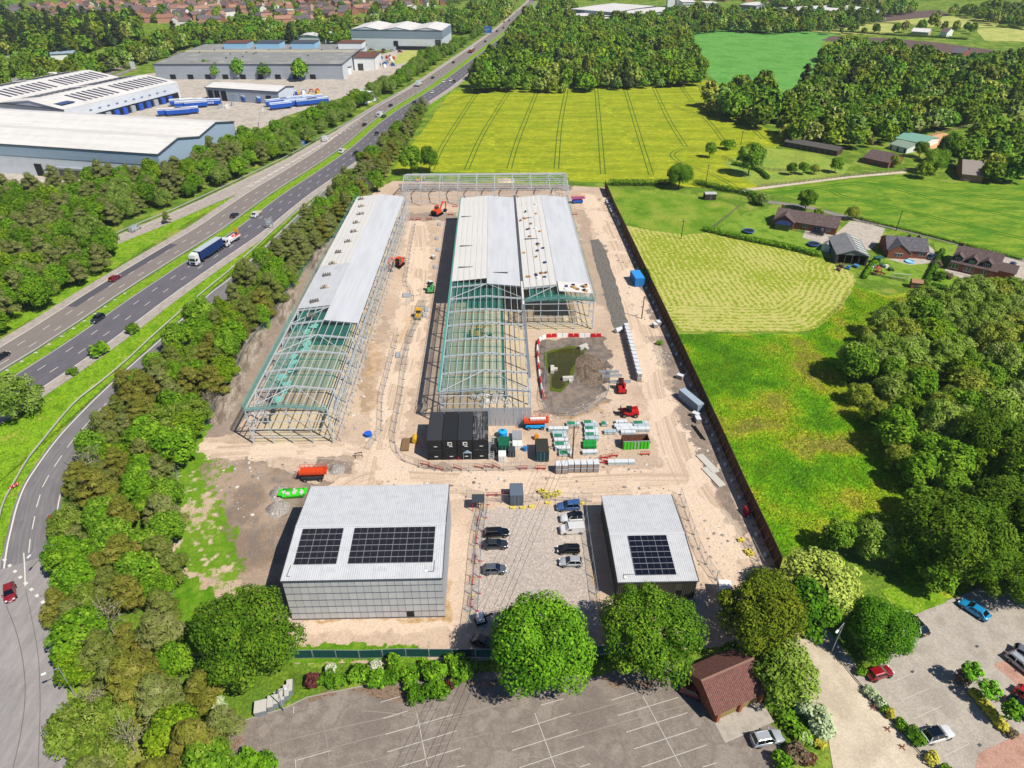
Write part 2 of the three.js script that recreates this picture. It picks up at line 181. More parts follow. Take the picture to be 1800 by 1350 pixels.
{ const m = []; const dash = (o, w, len, gap) => { let s = 0; const L = along(median, gap, 3); for (const q of L) { const dx = Math.sin(q.a), dz = Math.cos(q.a), nx = -dz, nz = dx; const c = [q.p[0] + nx * o, q.p[1] + nz * o]; if (c[1] < -760) continue; m.push(box(w, 0.012, len, c[0], 0.118, c[1], q.a)); } };
  for (const o of [-5.4, -9]) dash(o, 0.17, 2.6, 9); for (const o of [6, 9.7]) dash(o, 0.17, 2.6, 9);
  m.push(ribbon(median, -12.75, -12.5, 0.125), ribbon(median, -2.25, -2.05, 0.125), ribbon(median, 2.5, 2.7, 0.125), ribbon(median, 13.3, 13.55, 0.125)); struct('lane_marking', mergeAll(m), M.paint); }
const patch = median.filter(p => p[1] < -178 && p[1] > -232); struct('tarmac_patch', ribbon(patch, -12.3, -9.3, 0.112, 12), mat(0x55545a, { roughness: 0.9 }));
// left slip road with chevrons
struct('slip_road', sheet([[-141.8,-214],[-140.2,-222.1],[-137.2,-232.2],[-132.3,-244.2],[-126.6,-255.9],[-118.9,-275.4],[-111.5,-296],[-99.8,-330.3],[-91.1,-365.2],[-76.5,-422.4],[-63.2,-480.8],[-56.9,-491.8],[-62.8,-446.5],[-73.1,-400.2],[-87,-345.8],[-95.9,-314.7],[-105.1,-283.7],[-111.6,-270.5],[-122.6,-245.7],[-128.3,-234.6],[-133.6,-224.4],[-136.2,-213.9],[-138.1,-206.7]], 0.09, 12), M.shoulder);
{ const m = []; const a = [[-104.7,-283.7],[-74.1,-406.9]], b = [[-104.7,-283.7],[-72.9,-398.9]]; for (let k = 0; k < 22; k++) { const t = 0.06 + k * 0.042, p = [mix(a[0][0], a[1][0], t), mix(a[0][1], a[1][1], t)]; m.push(box(3.4 - 2.4 * t, 0.012, 0.7, p[0] - 1.2, 0.14, p[1], 0.9)); } m.push(ribbon(smooth([[-105.1,-285.2],[-96.2,-315.6],[-86.1,-355.2],[-74.6,-409.7]]), -2.2, -1.95, 0.142)); m.push(ribbon(smooth([[-136.2,-232.7],[-126.1,-254.7],[-111,-294.4],[-99.4,-328.4],[-90.6,-363],[-76.1,-419.5]]), 0.3, 0.5, 0.142)); struct('lane_marking', mergeAll(m), M.paint); }
// right slip road and the wide junction road
const slipR = smooth([[-85.7,-82],[-88.2,-87.3],[-90.1,-91.9],[-92.2,-97.2],[-94.1,-103.6],[-94.9,-109.8],[-95.4,-116.5],[-95.4,-120.9],[-94.8,-130.1],[-93.6,-140.2],[-92.2,-149.3],[-90.8,-157.4],[-86.6,-187.5],[-83.3,-201.9],[-75.4,-259.1],[-68.8,-307.2],[-62.2,-348.3]], 8);
struct('slip_road', ribbon(slipR, -0.4, 7.9, 0.09, 12), M.slip);
struct('junction_road', sheet([[-127.1,-85],[-87.4,-84],[-88.3,-87.6],[-81,-87.4],[-77.3,-80.6],[-74.4,-76.9],[-70.9,-71.2],[-68.3,-67],[-63.9,-60.2],[-60.5,-54.9],[-56,-47.8],[-52.9,-42.9],[-91.9,-43.8]], 0.085, 12), mat(0xffffff, { map: tex(512, 512, (u, v, i, j) => { const k = 0.86 + 0.2 * fbm(u * 14, v * 3, 4, 14) + 0.1 * fbm(u * 90, v * 20, 2, 90) + 0.06 * (HT[(i * 53 + j * 391) & 65535] - 0.5); return [0.555 * k, 0.535 * k, 0.53 * k]; }), roughness: 0.92 }));
{ const m = [ribbon(slipR, 0, 0.28, 0.1), ribbon(slipR, 7.3, 7.5, 0.1)]; for (const q of along(slipR, 6.5, 4).slice(0, 16)) { const o = 3.7; m.push(box(0.16, 0.012, 3.6, q.p[0] - Math.cos(q.a) * o, 0.1, q.p[1] + Math.sin(q.a) * o, q.a)); } for (let k = 0; k < 10; k++) { const a = [-86.6,-84], b = [-71.7,-72.1], t = k / 9; m.push(box(0.7, 0.012, 0.5, mix(a[0], b[0], t), 0.11, mix(a[1], b[1], t), -0.6)); } m.push(ribbon(smooth([[-84.1,-85.6],[-81.9,-82],[-79.7,-78.2]]), 0, 0.18, 0.1)); struct('lane_marking', mergeAll(m), M.paint); }
{ const m = [ribbon(smooth([[-80.5,-74.2],[-76.1,-69.2],[-72.2,-64.1],[-68.7,-58.5],[-66,-52.6],[-64.4,-48]]), 0, 0.12, 0.1), ribbon(smooth([[-79.4,-77.6],[-74.8,-71.3],[-70.5,-65.1],[-66.1,-57.6],[-61.1,-47.9]]), 0, 0.1, 0.1)]; struct('tar_seam', mergeAll(m), mat(0x6a6562, { roughness: 1 })); }
struct('roadside_verge', sheet([[-81.2,-87.8],[-83.8,-95.8],[-79.6,-89.8],[-72.8,-76.9],[-67.1,-68],[-60.1,-56.6],[-53.9,-47.8],[-52.9,-42.9],[-56,-47.8],[-60.5,-54.9],[-63.9,-60.2],[-68.3,-67],[-70.9,-71.2],[-74.4,-76.9],[-77.3,-80.6]], 0.06, 30), M.verge);
// country lane, drives, yards
struct('country_lane', ribbon(smooth([[102.1,-280.2],[110.2,-282.9],[152.6,-296.9],[184.4,-304.5]]), -1, 2, 0.06, 12), M.drive);
struct('country_lane', ribbon(smooth([[105.4,-267.9],[122.7,-258.8],[134.9,-246.5],[147.4,-235.7],[163.1,-219.2],[174.6,-206.4],[180.7,-198.6]]), -1.7, 1.7, 0.07, 12), M.tar);
struct('drive', sheet([[119.2,-227.6],[133.2,-244.2],[139.1,-240.5],[142.4,-235.8],[134.2,-223.5],[127.7,-216.1],[118.2,-221.3]], 0.06, 12), M.yard);
struct('drive', sheet([[171.3,-210.2],[175.5,-207.7],[180.7,-198.6],[163,-173.3],[157.8,-180.8],[158.4,-192.7],[145.9,-193],[144,-199.5],[146.2,-201.6]], 0.06, 12), M.yard);
struct('drive', sheet([[150.3,-221.6],[149.5,-215.6],[144.4,-205.3],[135.1,-203.7],[129.9,-208.4],[143.1,-209.9]], 0.06, 12), M.yard);
struct('drive', sheet([[112.4,-234.8],[121.5,-229.1],[115.8,-220.4],[108.7,-227.8]], 0.062, 12), M.yard);
struct('riding_arena', sheet([[215,-358.9],[238.7,-374.8],[243.8,-367.5],[228.9,-347.6],[217.5,-341.5],[212.3,-348]], 0.06, 20), M.sandArena);
// foreground car park, access road, right car park
struct('car_park', sheet(rough([[-35.8,-42.4],[-37.7,-51.2],[-36,-53.9],[-30.9,-55.5],[-28.1,-57.1],[-20.2,-58.7],[-13.6,-59.2],[-1.9,-60.5],[14,-59.2],[18.5,-60.8],[27.3,-61.7],[31.6,-58.8],[33.7,-54.3],[37.8,-50.9],[37,-45.6],[36,-40.7]], 0.15, 2), 0.06, 30), M.parkTar);
struct('access_road', sheet([[46.6,-68.4],[50,-68.8],[49.9,-66.2],[51.8,-58.3],[56.5,-45.1],[58.2,-40.2],[42.1,-40.6],[44.5,-50],[43.8,-54.1],[44.1,-60.4]], 0.065, 20), M.drive);
struct('car_park', sheet([[53,-58.3],[58.2,-61],[65.5,-68.5],[72.6,-71.3],[82.2,-74.6],[95.6,-71.7],[72.5,-39.8],[59.6,-40.1],[56.9,-45.8],[54.7,-53.8]], 0.06, 20), M.gravelPark);
struct('pavement', ribbon([[49.6,-66.2],[51.8,-58.3],[56.5,-45.1],[57.5,-41.5]], -0.1, -1.7, 0.12, 12), M.gravelPark);
struct('brick_paving', sheet([[73.6,-59.8],[79.4,-61.4],[83.3,-59.4],[77.8,-51.6],[75.5,-55.5]], 0.075, 6), M.brickPave);
struct('brick_paving', sheet([[63.6,-46.8],[70.7,-49.3],[76.1,-49.2],[69.6,-39.9],[58.2,-40.2]], 0.075, 6), M.brickPave);
field('garden_lawn', [[63.2,-74.2],[67.7,-74.7],[73.4,-72.8],[72.8,-71.3],[65.6,-68.7],[63.7,-71.3]], 0.08, M.verge, 20, 0.3);
{ const m = [], c = (o, a, b, w = 0.1) => m.push(ribbon([a, b], -w / 2, w / 2, 0.075)); 
  const L = [[-12.1,-54.3],[-10,-46.8],[-16.7,-53.6],[-13.4,-54.6],[-16.1,-51.3],[-7,-53.9],[-15.5,-48.9],[-6.3,-51.6],[-13.7,-46.9],[-5.7,-49.2],[-6.1,-46.7],[-5,-46.9],[-17.4,-56],[-14.7,-56.8],[-27.4,-48.1],[-23,-49.3],[-27.6,-48.2],[-27.3,-47.1],[4.5,-53.9],[6.8,-46.3],[5.4,-55],[8.8,-55.9],[1.2,-51.2],[9.5,-53.7],[1.2,-48.7],[10.3,-51.3],[2.1,-46.4],[10.9,-49],[10,-46.3],[11.5,-46.7],[20.2,-56],[23.4,-46],[15.5,-55.5],[19.2,-56.6],[16.1,-53.2],[25.2,-55.7],[16.9,-50.8],[26,-53.4],[17.6,-48.5],[26.8,-51.1],[18.2,-46.1],[27.5,-48.8],[26.2,-45.9],[28.2,-46.4],[-29.4,-54.6],[-29.6,-55.6]];
  for (let i = 0; i < L.length; i += 2) c(0, L[i], L[i + 1]);
  for (const k of [0, 1, 2, 3, 4]) { const a = [57.2,-57.3], b = [58.8,-46.5], p = [mix(a[0], b[0], k / 4), mix(a[1], b[1], k / 4)]; c(0, [p[0] - 0.2, p[1]], [p[0] + 4.3, p[1] - 1.6], 0.1); }
  struct('parking_line', mergeAll(m), mat(0xb9b3aa, { roughness: 0.9 })); }
const barLine = (pts, w, h, y) => mergeAll(pts.slice(1).map((p, i) => beam([pts[i][0], y, pts[i][1]], [p[0], y, p[1]], w, h)));
struct('kerb', barLine([[49.5,-66],[51.7,-58.1],[56.4,-44.9],[57.8,-40.8]], 0.15, 0.16, 0.08), mat(0x9b9286));
struct('kerb', barLine([[-36.8,-47.7],[-37.5,-51.2],[-35.8,-53.8],[-30.9,-55.4],[-28,-57],[-20.1,-58.6]], 0.15, 0.16, 0.08), mat(0x9b9286));
// faint ghosts of older lines and tyre arcs, leaf litter blown against the beds
{ const m = []; for (const l of [[[-32.9,-49.9],[-25.3,-51.8],[-14.7,-54],[-6.8,-55.5]], [[-30.4,-47.6],[-18.9,-50.7],[-6.7,-53.5],[-0.3,-55.2]], [[-25,-53.2],[-24,-50.8],[-22.9,-47.4]], [[-19.9,-54.8],[-15.5,-54.3],[-12.2,-53.6]], [[1.2,-47.5],[4.2,-47.8],[7.2,-47],[9.3,-46.1]], [[9.3,-53.2],[15.9,-54.9],[21.9,-56.2]], [[8.2,-50],[18.8,-52.8],[27.3,-54.8]], [[-9.1,-53.5],[-2.7,-54.8],[3,-56.6]], [[-21.3,-47],[-12.6,-48.9],[-1.9,-51.1]]]) m.push(ribbon(smooth(l, 6), -0.06, 0.06, 0.071)); struct('worn_marking', mergeAll(m), mat(0x8f867d, { roughness: 1 })); }
{ const litter = mat(0xffffff, { roughness: 1, map: grainTex(256, ['#6b5444', '#7d6654', '#87786a', '#6f5d50'], 16, 128, 61, 0.35) }); for (const [l, k] of [[[[-24.3,-58.7],[-20.1,-58.1],[-15.2,-58.3],[-13.6,-55.5],[-15.7,-56.2],[-20,-57.5]], 1], [[[14,-59.1],[19,-58.6],[23.3,-59],[22.1,-57.7],[16.3,-57.7]], 2], [[[-6.9,-58.8],[-1.9,-59.4],[1.4,-59],[-3.6,-57.9]], 3], [[[-36.7,-47.3],[-37.1,-51],[-36.2,-51.9],[-35.9,-49.6],[-35.9,-47.2]], 4], [[[-28,-56.9],[-24.1,-57.8],[-23.2,-57.3],[-27.5,-56.3]], 5]]) struct('leaf_litter', sheet(rough(l, 1.1, 0.9, k * 3), 0.068, 4), litter); }

// ---------------------------------------------------------------- building site ground
const SX0 = -78, SX1 = 62, SZ0 = -304, SZ1 = -50;
{ const W = 1024, H = 2048, mk = () => { const c = document.createElement('canvas'); c.width = W; c.height = H; const x = c.getContext('2d'); x.fillStyle = '#000'; x.fillRect(0, 0, W, H); x.lineCap = x.lineJoin = 'round'; return x; };
  const U = (p) => [(p[0] - SX0) / (SX1 - SX0) * W, (p[1] - SZ0) / (SZ1 - SZ0) * H], sc = W / (SX1 - SX0);
  const fill = (x, pts, a = 1) => { x.fillStyle = 'rgba(255,255,255,' + a + ')'; x.beginPath(); pts.forEach((p, i) => { const q = U(p); i ? x.lineTo(...q) : x.moveTo(...q); }); x.closePath(); x.fill(); };
  const line = (x, pts, w, a = 1, dark) => { x.strokeStyle = dark ? 'rgba(0,0,0,' + a + ')' : 'rgba(255,255,255,' + a + ')'; x.lineWidth = w * sc; x.beginPath(); pts.forEach((p, i) => { const q = U(p); i ? x.lineTo(...q) : x.moveTo(...q); }); x.stroke(); };
  const road = mk(), dark = mk(), grass = mk(), gravel = mk(), track = mk(), clay = mk(), slab = mk(), brown = mk();
  const roads = [smooth([[-63.2,-112.9],[-51.3,-113.2],[-33.3,-112.7],[-28.3,-111.1]]), smooth([[-30.6,-97.5],[-26.9,-102.3],[-8.8,-101.9],[13.7,-100.5],[28.5,-101],[37.5,-100.8]]), smooth([[-30,-244],[-26.3,-215],[-24.4,-170.9],[-24.7,-136.6],[-25,-114.8],[-25.2,-102.3]]), smooth([[37.4,-274.5],[39.7,-239.4],[40.4,-204.2],[39.8,-169.4],[38.9,-145.3],[37.8,-123.5],[37.7,-104.2],[40.2,-89.8],[42.1,-79],[44.2,-70.6],[47,-65.7]]), smooth([[-20.8,-108.2],[-21.3,-102.2],[-11.1,-101.1]])];
  line(road, roads[0], 6); line(road, roads[1], 9); line(road, roads[2], 8); line(road, roads[3], 7.5); line(road, roads[4], 6); fill(road, [[-32.3,-70.1],[-7.4,-69.9],[-7.3,-67.4],[-31.7,-67.7]], 0.9); fill(road, [[34.5,-97.6],[42.3,-97.4],[42.3,-76.5],[34.3,-72],[34.1,-80.4]], 0.8);
  fill(road, [[-9.3,-100.2],[-5.4,-100.1],[-5.5,-67.5],[-8.6,-67.6]], 0.5);
  const r = rng(5); for (const R of roads) for (let k = 0; k < 22; k++) { const o = (r() - 0.5) * 6.5, q = offs(R, o).map((p, i) => [p[0] + 1.2 * (vn(i * 0.13 + k * 7, k) - 0.5), p[1] + 1.2 * (vn(i * 0.13, k * 5) - 0.5)]); line(track, q, 0.12 + r() * 0.22, 0.3 + r() * 0.6); }
  for (let k = 0; k < 150; k++) { const c = [k < 90 ? mix(-10, 45, r()) : mix(-60, 45, r()), k < 90 ? mix(-96, -150, r()) : mix(-70, -200, r())], a = r() * 6.28, R = 4 + r() * 9; const pts = []; for (let t = 0; t < 9; t++) pts.push([c[0] + R * Math.cos(a + t * 0.14), c[1] + R * Math.sin(a + t * 0.14)]); line(track, pts, 0.15, 0.35 + 0.4 * r()); }
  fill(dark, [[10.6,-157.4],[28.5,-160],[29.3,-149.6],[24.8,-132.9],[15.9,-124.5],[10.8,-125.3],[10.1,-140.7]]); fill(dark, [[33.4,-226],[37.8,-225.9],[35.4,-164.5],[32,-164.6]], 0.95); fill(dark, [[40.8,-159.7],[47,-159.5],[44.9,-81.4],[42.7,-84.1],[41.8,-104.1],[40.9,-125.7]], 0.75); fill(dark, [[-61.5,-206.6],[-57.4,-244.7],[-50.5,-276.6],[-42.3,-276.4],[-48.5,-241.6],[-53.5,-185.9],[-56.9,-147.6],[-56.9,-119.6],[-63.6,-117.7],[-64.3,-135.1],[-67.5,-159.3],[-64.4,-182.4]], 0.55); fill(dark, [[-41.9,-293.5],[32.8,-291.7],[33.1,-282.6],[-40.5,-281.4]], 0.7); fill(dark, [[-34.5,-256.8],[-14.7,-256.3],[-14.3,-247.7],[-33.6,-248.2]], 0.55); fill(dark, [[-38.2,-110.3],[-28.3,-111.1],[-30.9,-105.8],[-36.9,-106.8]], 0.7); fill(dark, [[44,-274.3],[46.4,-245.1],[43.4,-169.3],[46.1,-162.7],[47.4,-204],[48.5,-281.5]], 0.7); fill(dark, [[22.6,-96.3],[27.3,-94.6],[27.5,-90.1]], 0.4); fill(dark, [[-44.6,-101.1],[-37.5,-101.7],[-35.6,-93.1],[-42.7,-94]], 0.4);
  fill(brown, [[-65.9,-113.9],[-54.5,-111.8],[-36,-102.5],[-31.4,-102.4],[-35.6,-100.9],[-36.6,-78.4],[-33.3,-70.3],[-41,-73.8],[-48.7,-86.4],[-54.7,-98.1]]); fill(brown, [[-16.1,-107.2],[-11.5,-108],[-9,-106],[-15.9,-105.8]], 0.7); line(brown, [[9.5,-125.3],[15.9,-123.6],[24.4,-129.4]], 2.6, 0.8); line(brown, [[-34.7,-152.6],[-31.6,-136.7],[-30.8,-127.4]], 2.2, 0.5); line(brown, [[-32,-158.4],[-31.2,-171.1]], 2.5, 0.35); fill(brown, [[30.9,-261],[35.1,-257.7],[32.2,-169.6],[28.3,-183.9],[29.2,-223.5]], 0.4);
  line(clay, [[-39.8,-185.6],[-31.7,-147],[-30.8,-127.4]], 4, 0.4); line(clay, [[-22.8,-176],[-26.5,-158.3]], 3, 0.4); line(clay, [[-9.5,-77.7],[-9.2,-69.7]], 2, 0.8); line(clay, [[-32.1,-70.3],[-9.2,-70.1]], 1, 0.7); line(clay, [[11.5,-125.3],[17.1,-123],[24.2,-127.9]], 1.6, 0.7);
  fill(grass, [[-67.6,-112.1],[-61.6,-111.9],[-55.4,-109.1],[-52.6,-105.5],[-54,-103],[-53,-98.1],[-49,-90.5],[-44.7,-83],[-40.6,-77.3],[-39.2,-73.8],[-43,-68.4],[-44.5,-62.5],[-50.1,-62.7],[-56.9,-81.4]], 0.74); fill(grass, [[-56.4,-80.1],[-52,-80],[-47.6,-74],[-44.1,-62.5],[-49.9,-62.2]], 0.9); fill(grass, [[-33.4,-65.7],[-28.3,-66.2],[-15.9,-65.2],[-11.5,-64.6],[-11.4,-62.5],[-32.6,-62.2]], 0.85); fill(grass, [[-28.7,-67.9],[-10.9,-67.5],[-10.7,-64.6],[-28.1,-65]], 0.3); fill(grass, [[-44.1,-76.2],[-40.9,-76.7],[-38.3,-73.8],[-41.9,-70.5]], 0.6); line(grass, [[-53.3,-287.7],[-59,-241.8],[-63.3,-206.7],[-64,-168.6],[-66.2,-147.8],[-65,-135.1],[-64.9,-117.8],[-65.5,-106.7]], 2.5, 0.9);
  fill(gravel, [[-4.7,-94.9],[16.6,-94.9],[15,-68.1],[-5.4,-68.6]]); fill(slab, [[-12.5, -121], [7, -121], [7, -247], [-12.5, -247]]); fill(slab, [[7, -163], [26, -163], [26, -247], [7, -247]]); fill(slab, [[-52.5, -115.5], [-35.5, -115.5], [-34.5, -248], [-51, -248]]);
  const get = (x) => x.getImageData(0, 0, W, H).data; const Rd = get(road), Dk = get(dark), Gr = get(grass), Gv = get(gravel), Tr = get(track), Cl = get(clay), Sl = get(slab), Bn = get(brown);
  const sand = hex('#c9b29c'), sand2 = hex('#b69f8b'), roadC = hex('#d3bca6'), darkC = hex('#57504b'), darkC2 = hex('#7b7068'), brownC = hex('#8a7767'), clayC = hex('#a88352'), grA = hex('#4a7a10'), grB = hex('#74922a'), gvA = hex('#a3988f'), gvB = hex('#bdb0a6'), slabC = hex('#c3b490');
  const t = tex(W, H, (u, v, i, j) => { const x = mix(SX0, SX1, u), z = mix(SZ0, SZ1, v); const n1 = fbm(x / 7, z / 7, 4), n2 = fbm(x * 0.9 + 40, z * 0.9, 3), n3 = vn(x * 4.1, z * 4.1), g = HT[(i * 131 + j * 7919) & 65535];
    const wx = Math.round((fbm(x / 2.2 + 7, z / 2.2, 3) - 0.5) * 26), wz = Math.round((fbm(x / 2.2, z / 2.2 + 50, 3) - 0.5) * 26); const ii = clamp(i + wx, 0, W - 1), jj = clamp(j + wz, 0, H - 1), k = (jj * W + ii) * 4, k0 = (j * W + i) * 4;
    let c = lerp3(sand2, sand, clamp(n1 * 1.8 - 0.4)); const rub = sstep(0.5, 0.75, n2 * 0.6 + n3 * 0.4); c = lerp3(c, lerp3(darkC2, sand, 0.35), rub * 0.35);
    const b = Bn[k] / 255; c = lerp3(c, lerp3(brownC, darkC2, clamp(n2 * 2 - 0.6)), b * (0.45 + 0.55 * sstep(0.35, 0.6, n1)));
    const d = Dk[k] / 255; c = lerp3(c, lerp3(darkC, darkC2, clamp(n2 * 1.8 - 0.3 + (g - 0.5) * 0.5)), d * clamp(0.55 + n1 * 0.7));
    const rd = Rd[k] / 255; c = lerp3(c, roadC, rd * (1 - 0.7 * d) * (0.75 + 0.25 * n2)); const gv = Gv[k] / 255; c = lerp3(c, lerp3(gvA, gvB, clamp(n3 * 0.8 + (g - 0.5) * 1.2 + n1 - 0.4)), gv);
    c = lerp3(c, slabC, Sl[k0] / 255 * (0.35 + 0.3 * n1)); const cl = Cl[k] / 255; c = lerp3(c, clayC, cl * clamp(n2 * 1.6 - 0.2)); const tr = Tr[k0] / 255; c = lerp3(c, lerp3(hex('#97826c'), hex('#dcc8b0'), n1 > 0.5 ? 1 : 0), tr * 0.5 * (1 - gv));
    const gr = Gr[k] / 255; if (gr > 0) c = lerp3(c, lerp3(grA, grB, clamp(n2 * 1.6 - 0.3)), sstep(0.1, 0.25, gr * (n2 * 0.7 + n1 * 0.6) - 0.28 + (gr > 0.8 ? 0.3 : 0)));
    const f = 0.93 + 0.14 * g; return [c[0] * f, c[1] * f, c[2] * f]; });
  const sitePoly = [[46.9,-285.2],[31.3,-288.7],[-44.8,-296.8],[-51,-280.2],[-57.4,-244.7],[-63.2,-210.3],[-65,-177.1],[-69.6,-163.6],[-64.9,-140.5],[-65.5,-123.9],[-66.4,-113.5],[-64.7,-103.2],[-56.9,-81.4],[-49.7,-62.5],[-1.9,-62.4],[32.1,-63.6],[47.9,-65.7],[47.3,-68.9],[47.8,-78.8],[46.7,-169.2]];
  const g = sheet(rough(sitePoly, 0.6, 3), 0.035); const p = g.attributes.position, uv = g.attributes.uv; for (let i = 0; i < p.count; i++) uv.setXY(i, (p.getX(i) - SX0) / (SX1 - SX0), (p.getZ(i) - SZ0) / (SZ1 - SZ0));
  const bt = bumpNoise.clone(); bt.repeat.set(12, 22); struct('building_site_ground', g, mat(0xffffff, { map: t, roughness: 1, bumpMap: bt, bumpScale: 0.12 }));
  // soil banks and heaps: low mounds with an uneven skin
  const mound = (name, label, cx, cz, rx, rz, h, turn, m, seed) => { const g = new THREE.PlaneGeometry(2, 2, 28, 28); g.rotateX(-PI / 2); const q = g.attributes.position; for (let i = 0; i < q.count; i++) { const x = q.getX(i), z = q.getZ(i), e = Math.max(0, 1 - Math.hypot(x, z) * (0.9 + 0.3 * fbm(x * 2 + seed, z * 2))); q.setXYZ(i, x * rx, h * (sstep(0, 0.7, e) * (0.7 + 0.6 * fbm(x * rx / 1.6 + seed, z * rz / 1.6, 3)) - 0.03), z * rz); } g.computeVertexNormals(); const o = struct(name, g, m); o.position.set(cx, 0.03, cz); o.rotation.y = turn; o.userData.label = label; return o; };
  const S = [[-55.2,-256.7],[-59.2,-213.4],[-62.3,-180.6],[-65.1,-156.2],[-64.3,-135.1]]; S.forEach((c, i) => mound('soil_bank', 'bank of grey-brown soil beside the tree belt', c[0], c[1], 4, 15, 1.5, 0.12, M.soil, i * 7));
  const A = [21.9,-143]; mound('soil_bank', 'dark soil bank right of the pond', A[0] + 1, A[1], 4.5, 9, 0.5, 0, mat(0xffffff, { map: grainTex(256, ['#574a3f', '#67594c', '#776859', '#6a5c50'], 12, 64, 47, 0.3), roughness: 1 }), 50);
  const rubble = mat(0xffffff, { map: grainTex(256, ['#8d8580', '#a29a94', '#77706b', '#b5ada6'], 24, 64, 41, 0.35), roughness: 1 });
  for (const [c, r0, s] of [[[-43.1,-99.8], 2.3, 61], [[-42.3,-95.5], 2.6, 65], [[-33.1,-106.6], 1.9, 69], [[-0.8,-131.2], 2.2, 81]]) mound('rubble_heap', 'low heap of grey rubble', c[0], c[1], r0, r0, 1, 0, rubble, s);
  for (const [c, r0, s] of [[[-17.3,-127.5], 2.2, 75], [[4.7,-295.6], 3.5, 71], [[43.3,-269.4], 2.6, 73]]) mound('sand_heap', 'low heap of pale sand', c[0], c[1], r0, r0, 1, 0, mat(0xffffff, { map: grainTex(128, ['#bba58c', '#cdb9a2'], 8, 32, 3, 0.2), roughness: 1 }), s);
}
struct('gravel_strip', sheet(rough([[32.8,-227.6],[36.2,-228.5],[37.2,-218.3],[37,-191.5],[36.4,-166.8],[34.6,-163.6],[31.9,-164.3],[32.1,-183.8],[32.5,-208.9]], 0.5, 1.5, 3), 0.05, 6), mat(0xffffff, { map: grainTex(256, ['#57534f', '#66625d', '#78736d', '#5e5a56'], 16, 128, 51, 0.35), roughness: 1 }));
// pond in its excavated hollow
struct('pond', sheet(smooth([[12.8,-150.9],[18.7,-153.6],[22.4,-152.4],[20.7,-147.9],[18.2,-143.1],[17.3,-139.3],[14.8,-134.6],[13.1,-135.2],[13.2,-140.6],[12.6,-145.9],[12.8,-150.9]], 4), 0.06), new THREE.MeshPhysicalMaterial({ color: 0x3e3c12, roughness: 0.12, clearcoat: 0.4 }));
struct('pond_margin', sheet(rough([[12.1,-152],[18.8,-154.8],[23.4,-153.5],[21.5,-146.8],[18.7,-141.8],[17.7,-137.5],[14.8,-133.2],[12.2,-133.7],[12.7,-140.7],[11.9,-145.9]], 0.5, 2), 0.05), mat(0x4f5a1c, { roughness: 1 }));

// ---------------------------------------------------------------- trees, shrubs, hedges
function leafMesh(seed, lobes, n, o) { // leaf-sized faces spread through the lobes of a crown; o: size, slim, cols, inner, up
  const r = rng(seed), P = new Float32Array(n * 18), N = new Float32Array(n * 18), C = new Float32Array(n * 18), cols = o.cols.map(c => new THREE.Color(c)), w = [], d = V3(), nn = V3(), a = V3(), b = V3(), c = V3(); let tot = 0; for (const l of lobes) { tot += l[3] * l[3]; w.push(tot); }
  let k = 0, guard = 0; while (k < n && guard++ < n * 8) {
    const t = r() * tot; let li = 0; while (w[li] < t) li++; const L = lobes[li]; d.set(r() * 2 - 1, r() * 2 - 1, r() * 2 - 1); const q = d.length(); if (q > 1 || q < 0.05) continue; d.divideScalar(q); if (d.y < (o.low ?? -0.55)) continue;
    const rad = L[3] * (r() < (o.inner ?? 0.25) ? 0.5 + 0.4 * r() : 0.8 + 0.36 * r()), fy = L[4] ?? 1; c.set(L[0] + d.x * rad, L[1] + d.y * rad * fy, L[2] + d.z * rad);
    let deep = false; for (let m = 0; m < lobes.length; m++) if (m !== li) { const Q = lobes[m], fq = Q[4] ?? 1; if (((c.x - Q[0]) ** 2 + ((c.y - Q[1]) / fq) ** 2 + (c.z - Q[2]) ** 2) < (Q[3] * 0.62) ** 2) { deep = true; break; } } if (deep) continue; if (c.y < 0.15) continue;
    nn.set(d.x + (r() - 0.5) * 1.1, d.y / fy + (o.up ?? 0.35) + (r() - 0.5) * 1.1, d.z + (r() - 0.5) * 1.1).normalize(); a.set(r() - 0.5, r() - 0.5, r() - 0.5).cross(nn).normalize(); b.crossVectors(nn, a);
    const s = o.size * (0.45 + 1.1 * r()), sl = o.slim ?? 0.75; a.multiplyScalar(s); b.multiplyScalar(s * sl); const i = k * 18, col = cols[(r() < 0.55 ? li : Math.floor(r() * 97)) % cols.length], f = 0.8 + 0.4 * r();
    const v = [[c.x - a.x, c.y - a.y, c.z - a.z], [c.x + a.x, c.y + a.y, c.z + a.z], [c.x + b.x, c.y + b.y, c.z + b.z], [c.x - a.x, c.y - a.y, c.z - a.z], [c.x - b.x, c.y - b.y, c.z - b.z], [c.x + a.x, c.y + a.y, c.z + a.z]];
    for (let m = 0; m < 6; m++) { P.set(v[m], i + m * 3); N[i + m * 3] = nn.x; N[i + m * 3 + 1] = nn.y; N[i + m * 3 + 2] = nn.z; C[i + m * 3] = col.r * f; C[i + m * 3 + 1] = col.g * f; C[i + m * 3 + 2] = col.b * f; } k++;
  }
  const g = new THREE.BufferGeometry(); g.setAttribute('position', new THREE.BufferAttribute(P.subarray(0, k * 18), 3)); g.setAttribute('normal', new THREE.BufferAttribute(N.subarray(0, k * 18), 3)); g.setAttribute('color', new THREE.BufferAttribute(C.subarray(0, k * 18), 3)); return g;
}
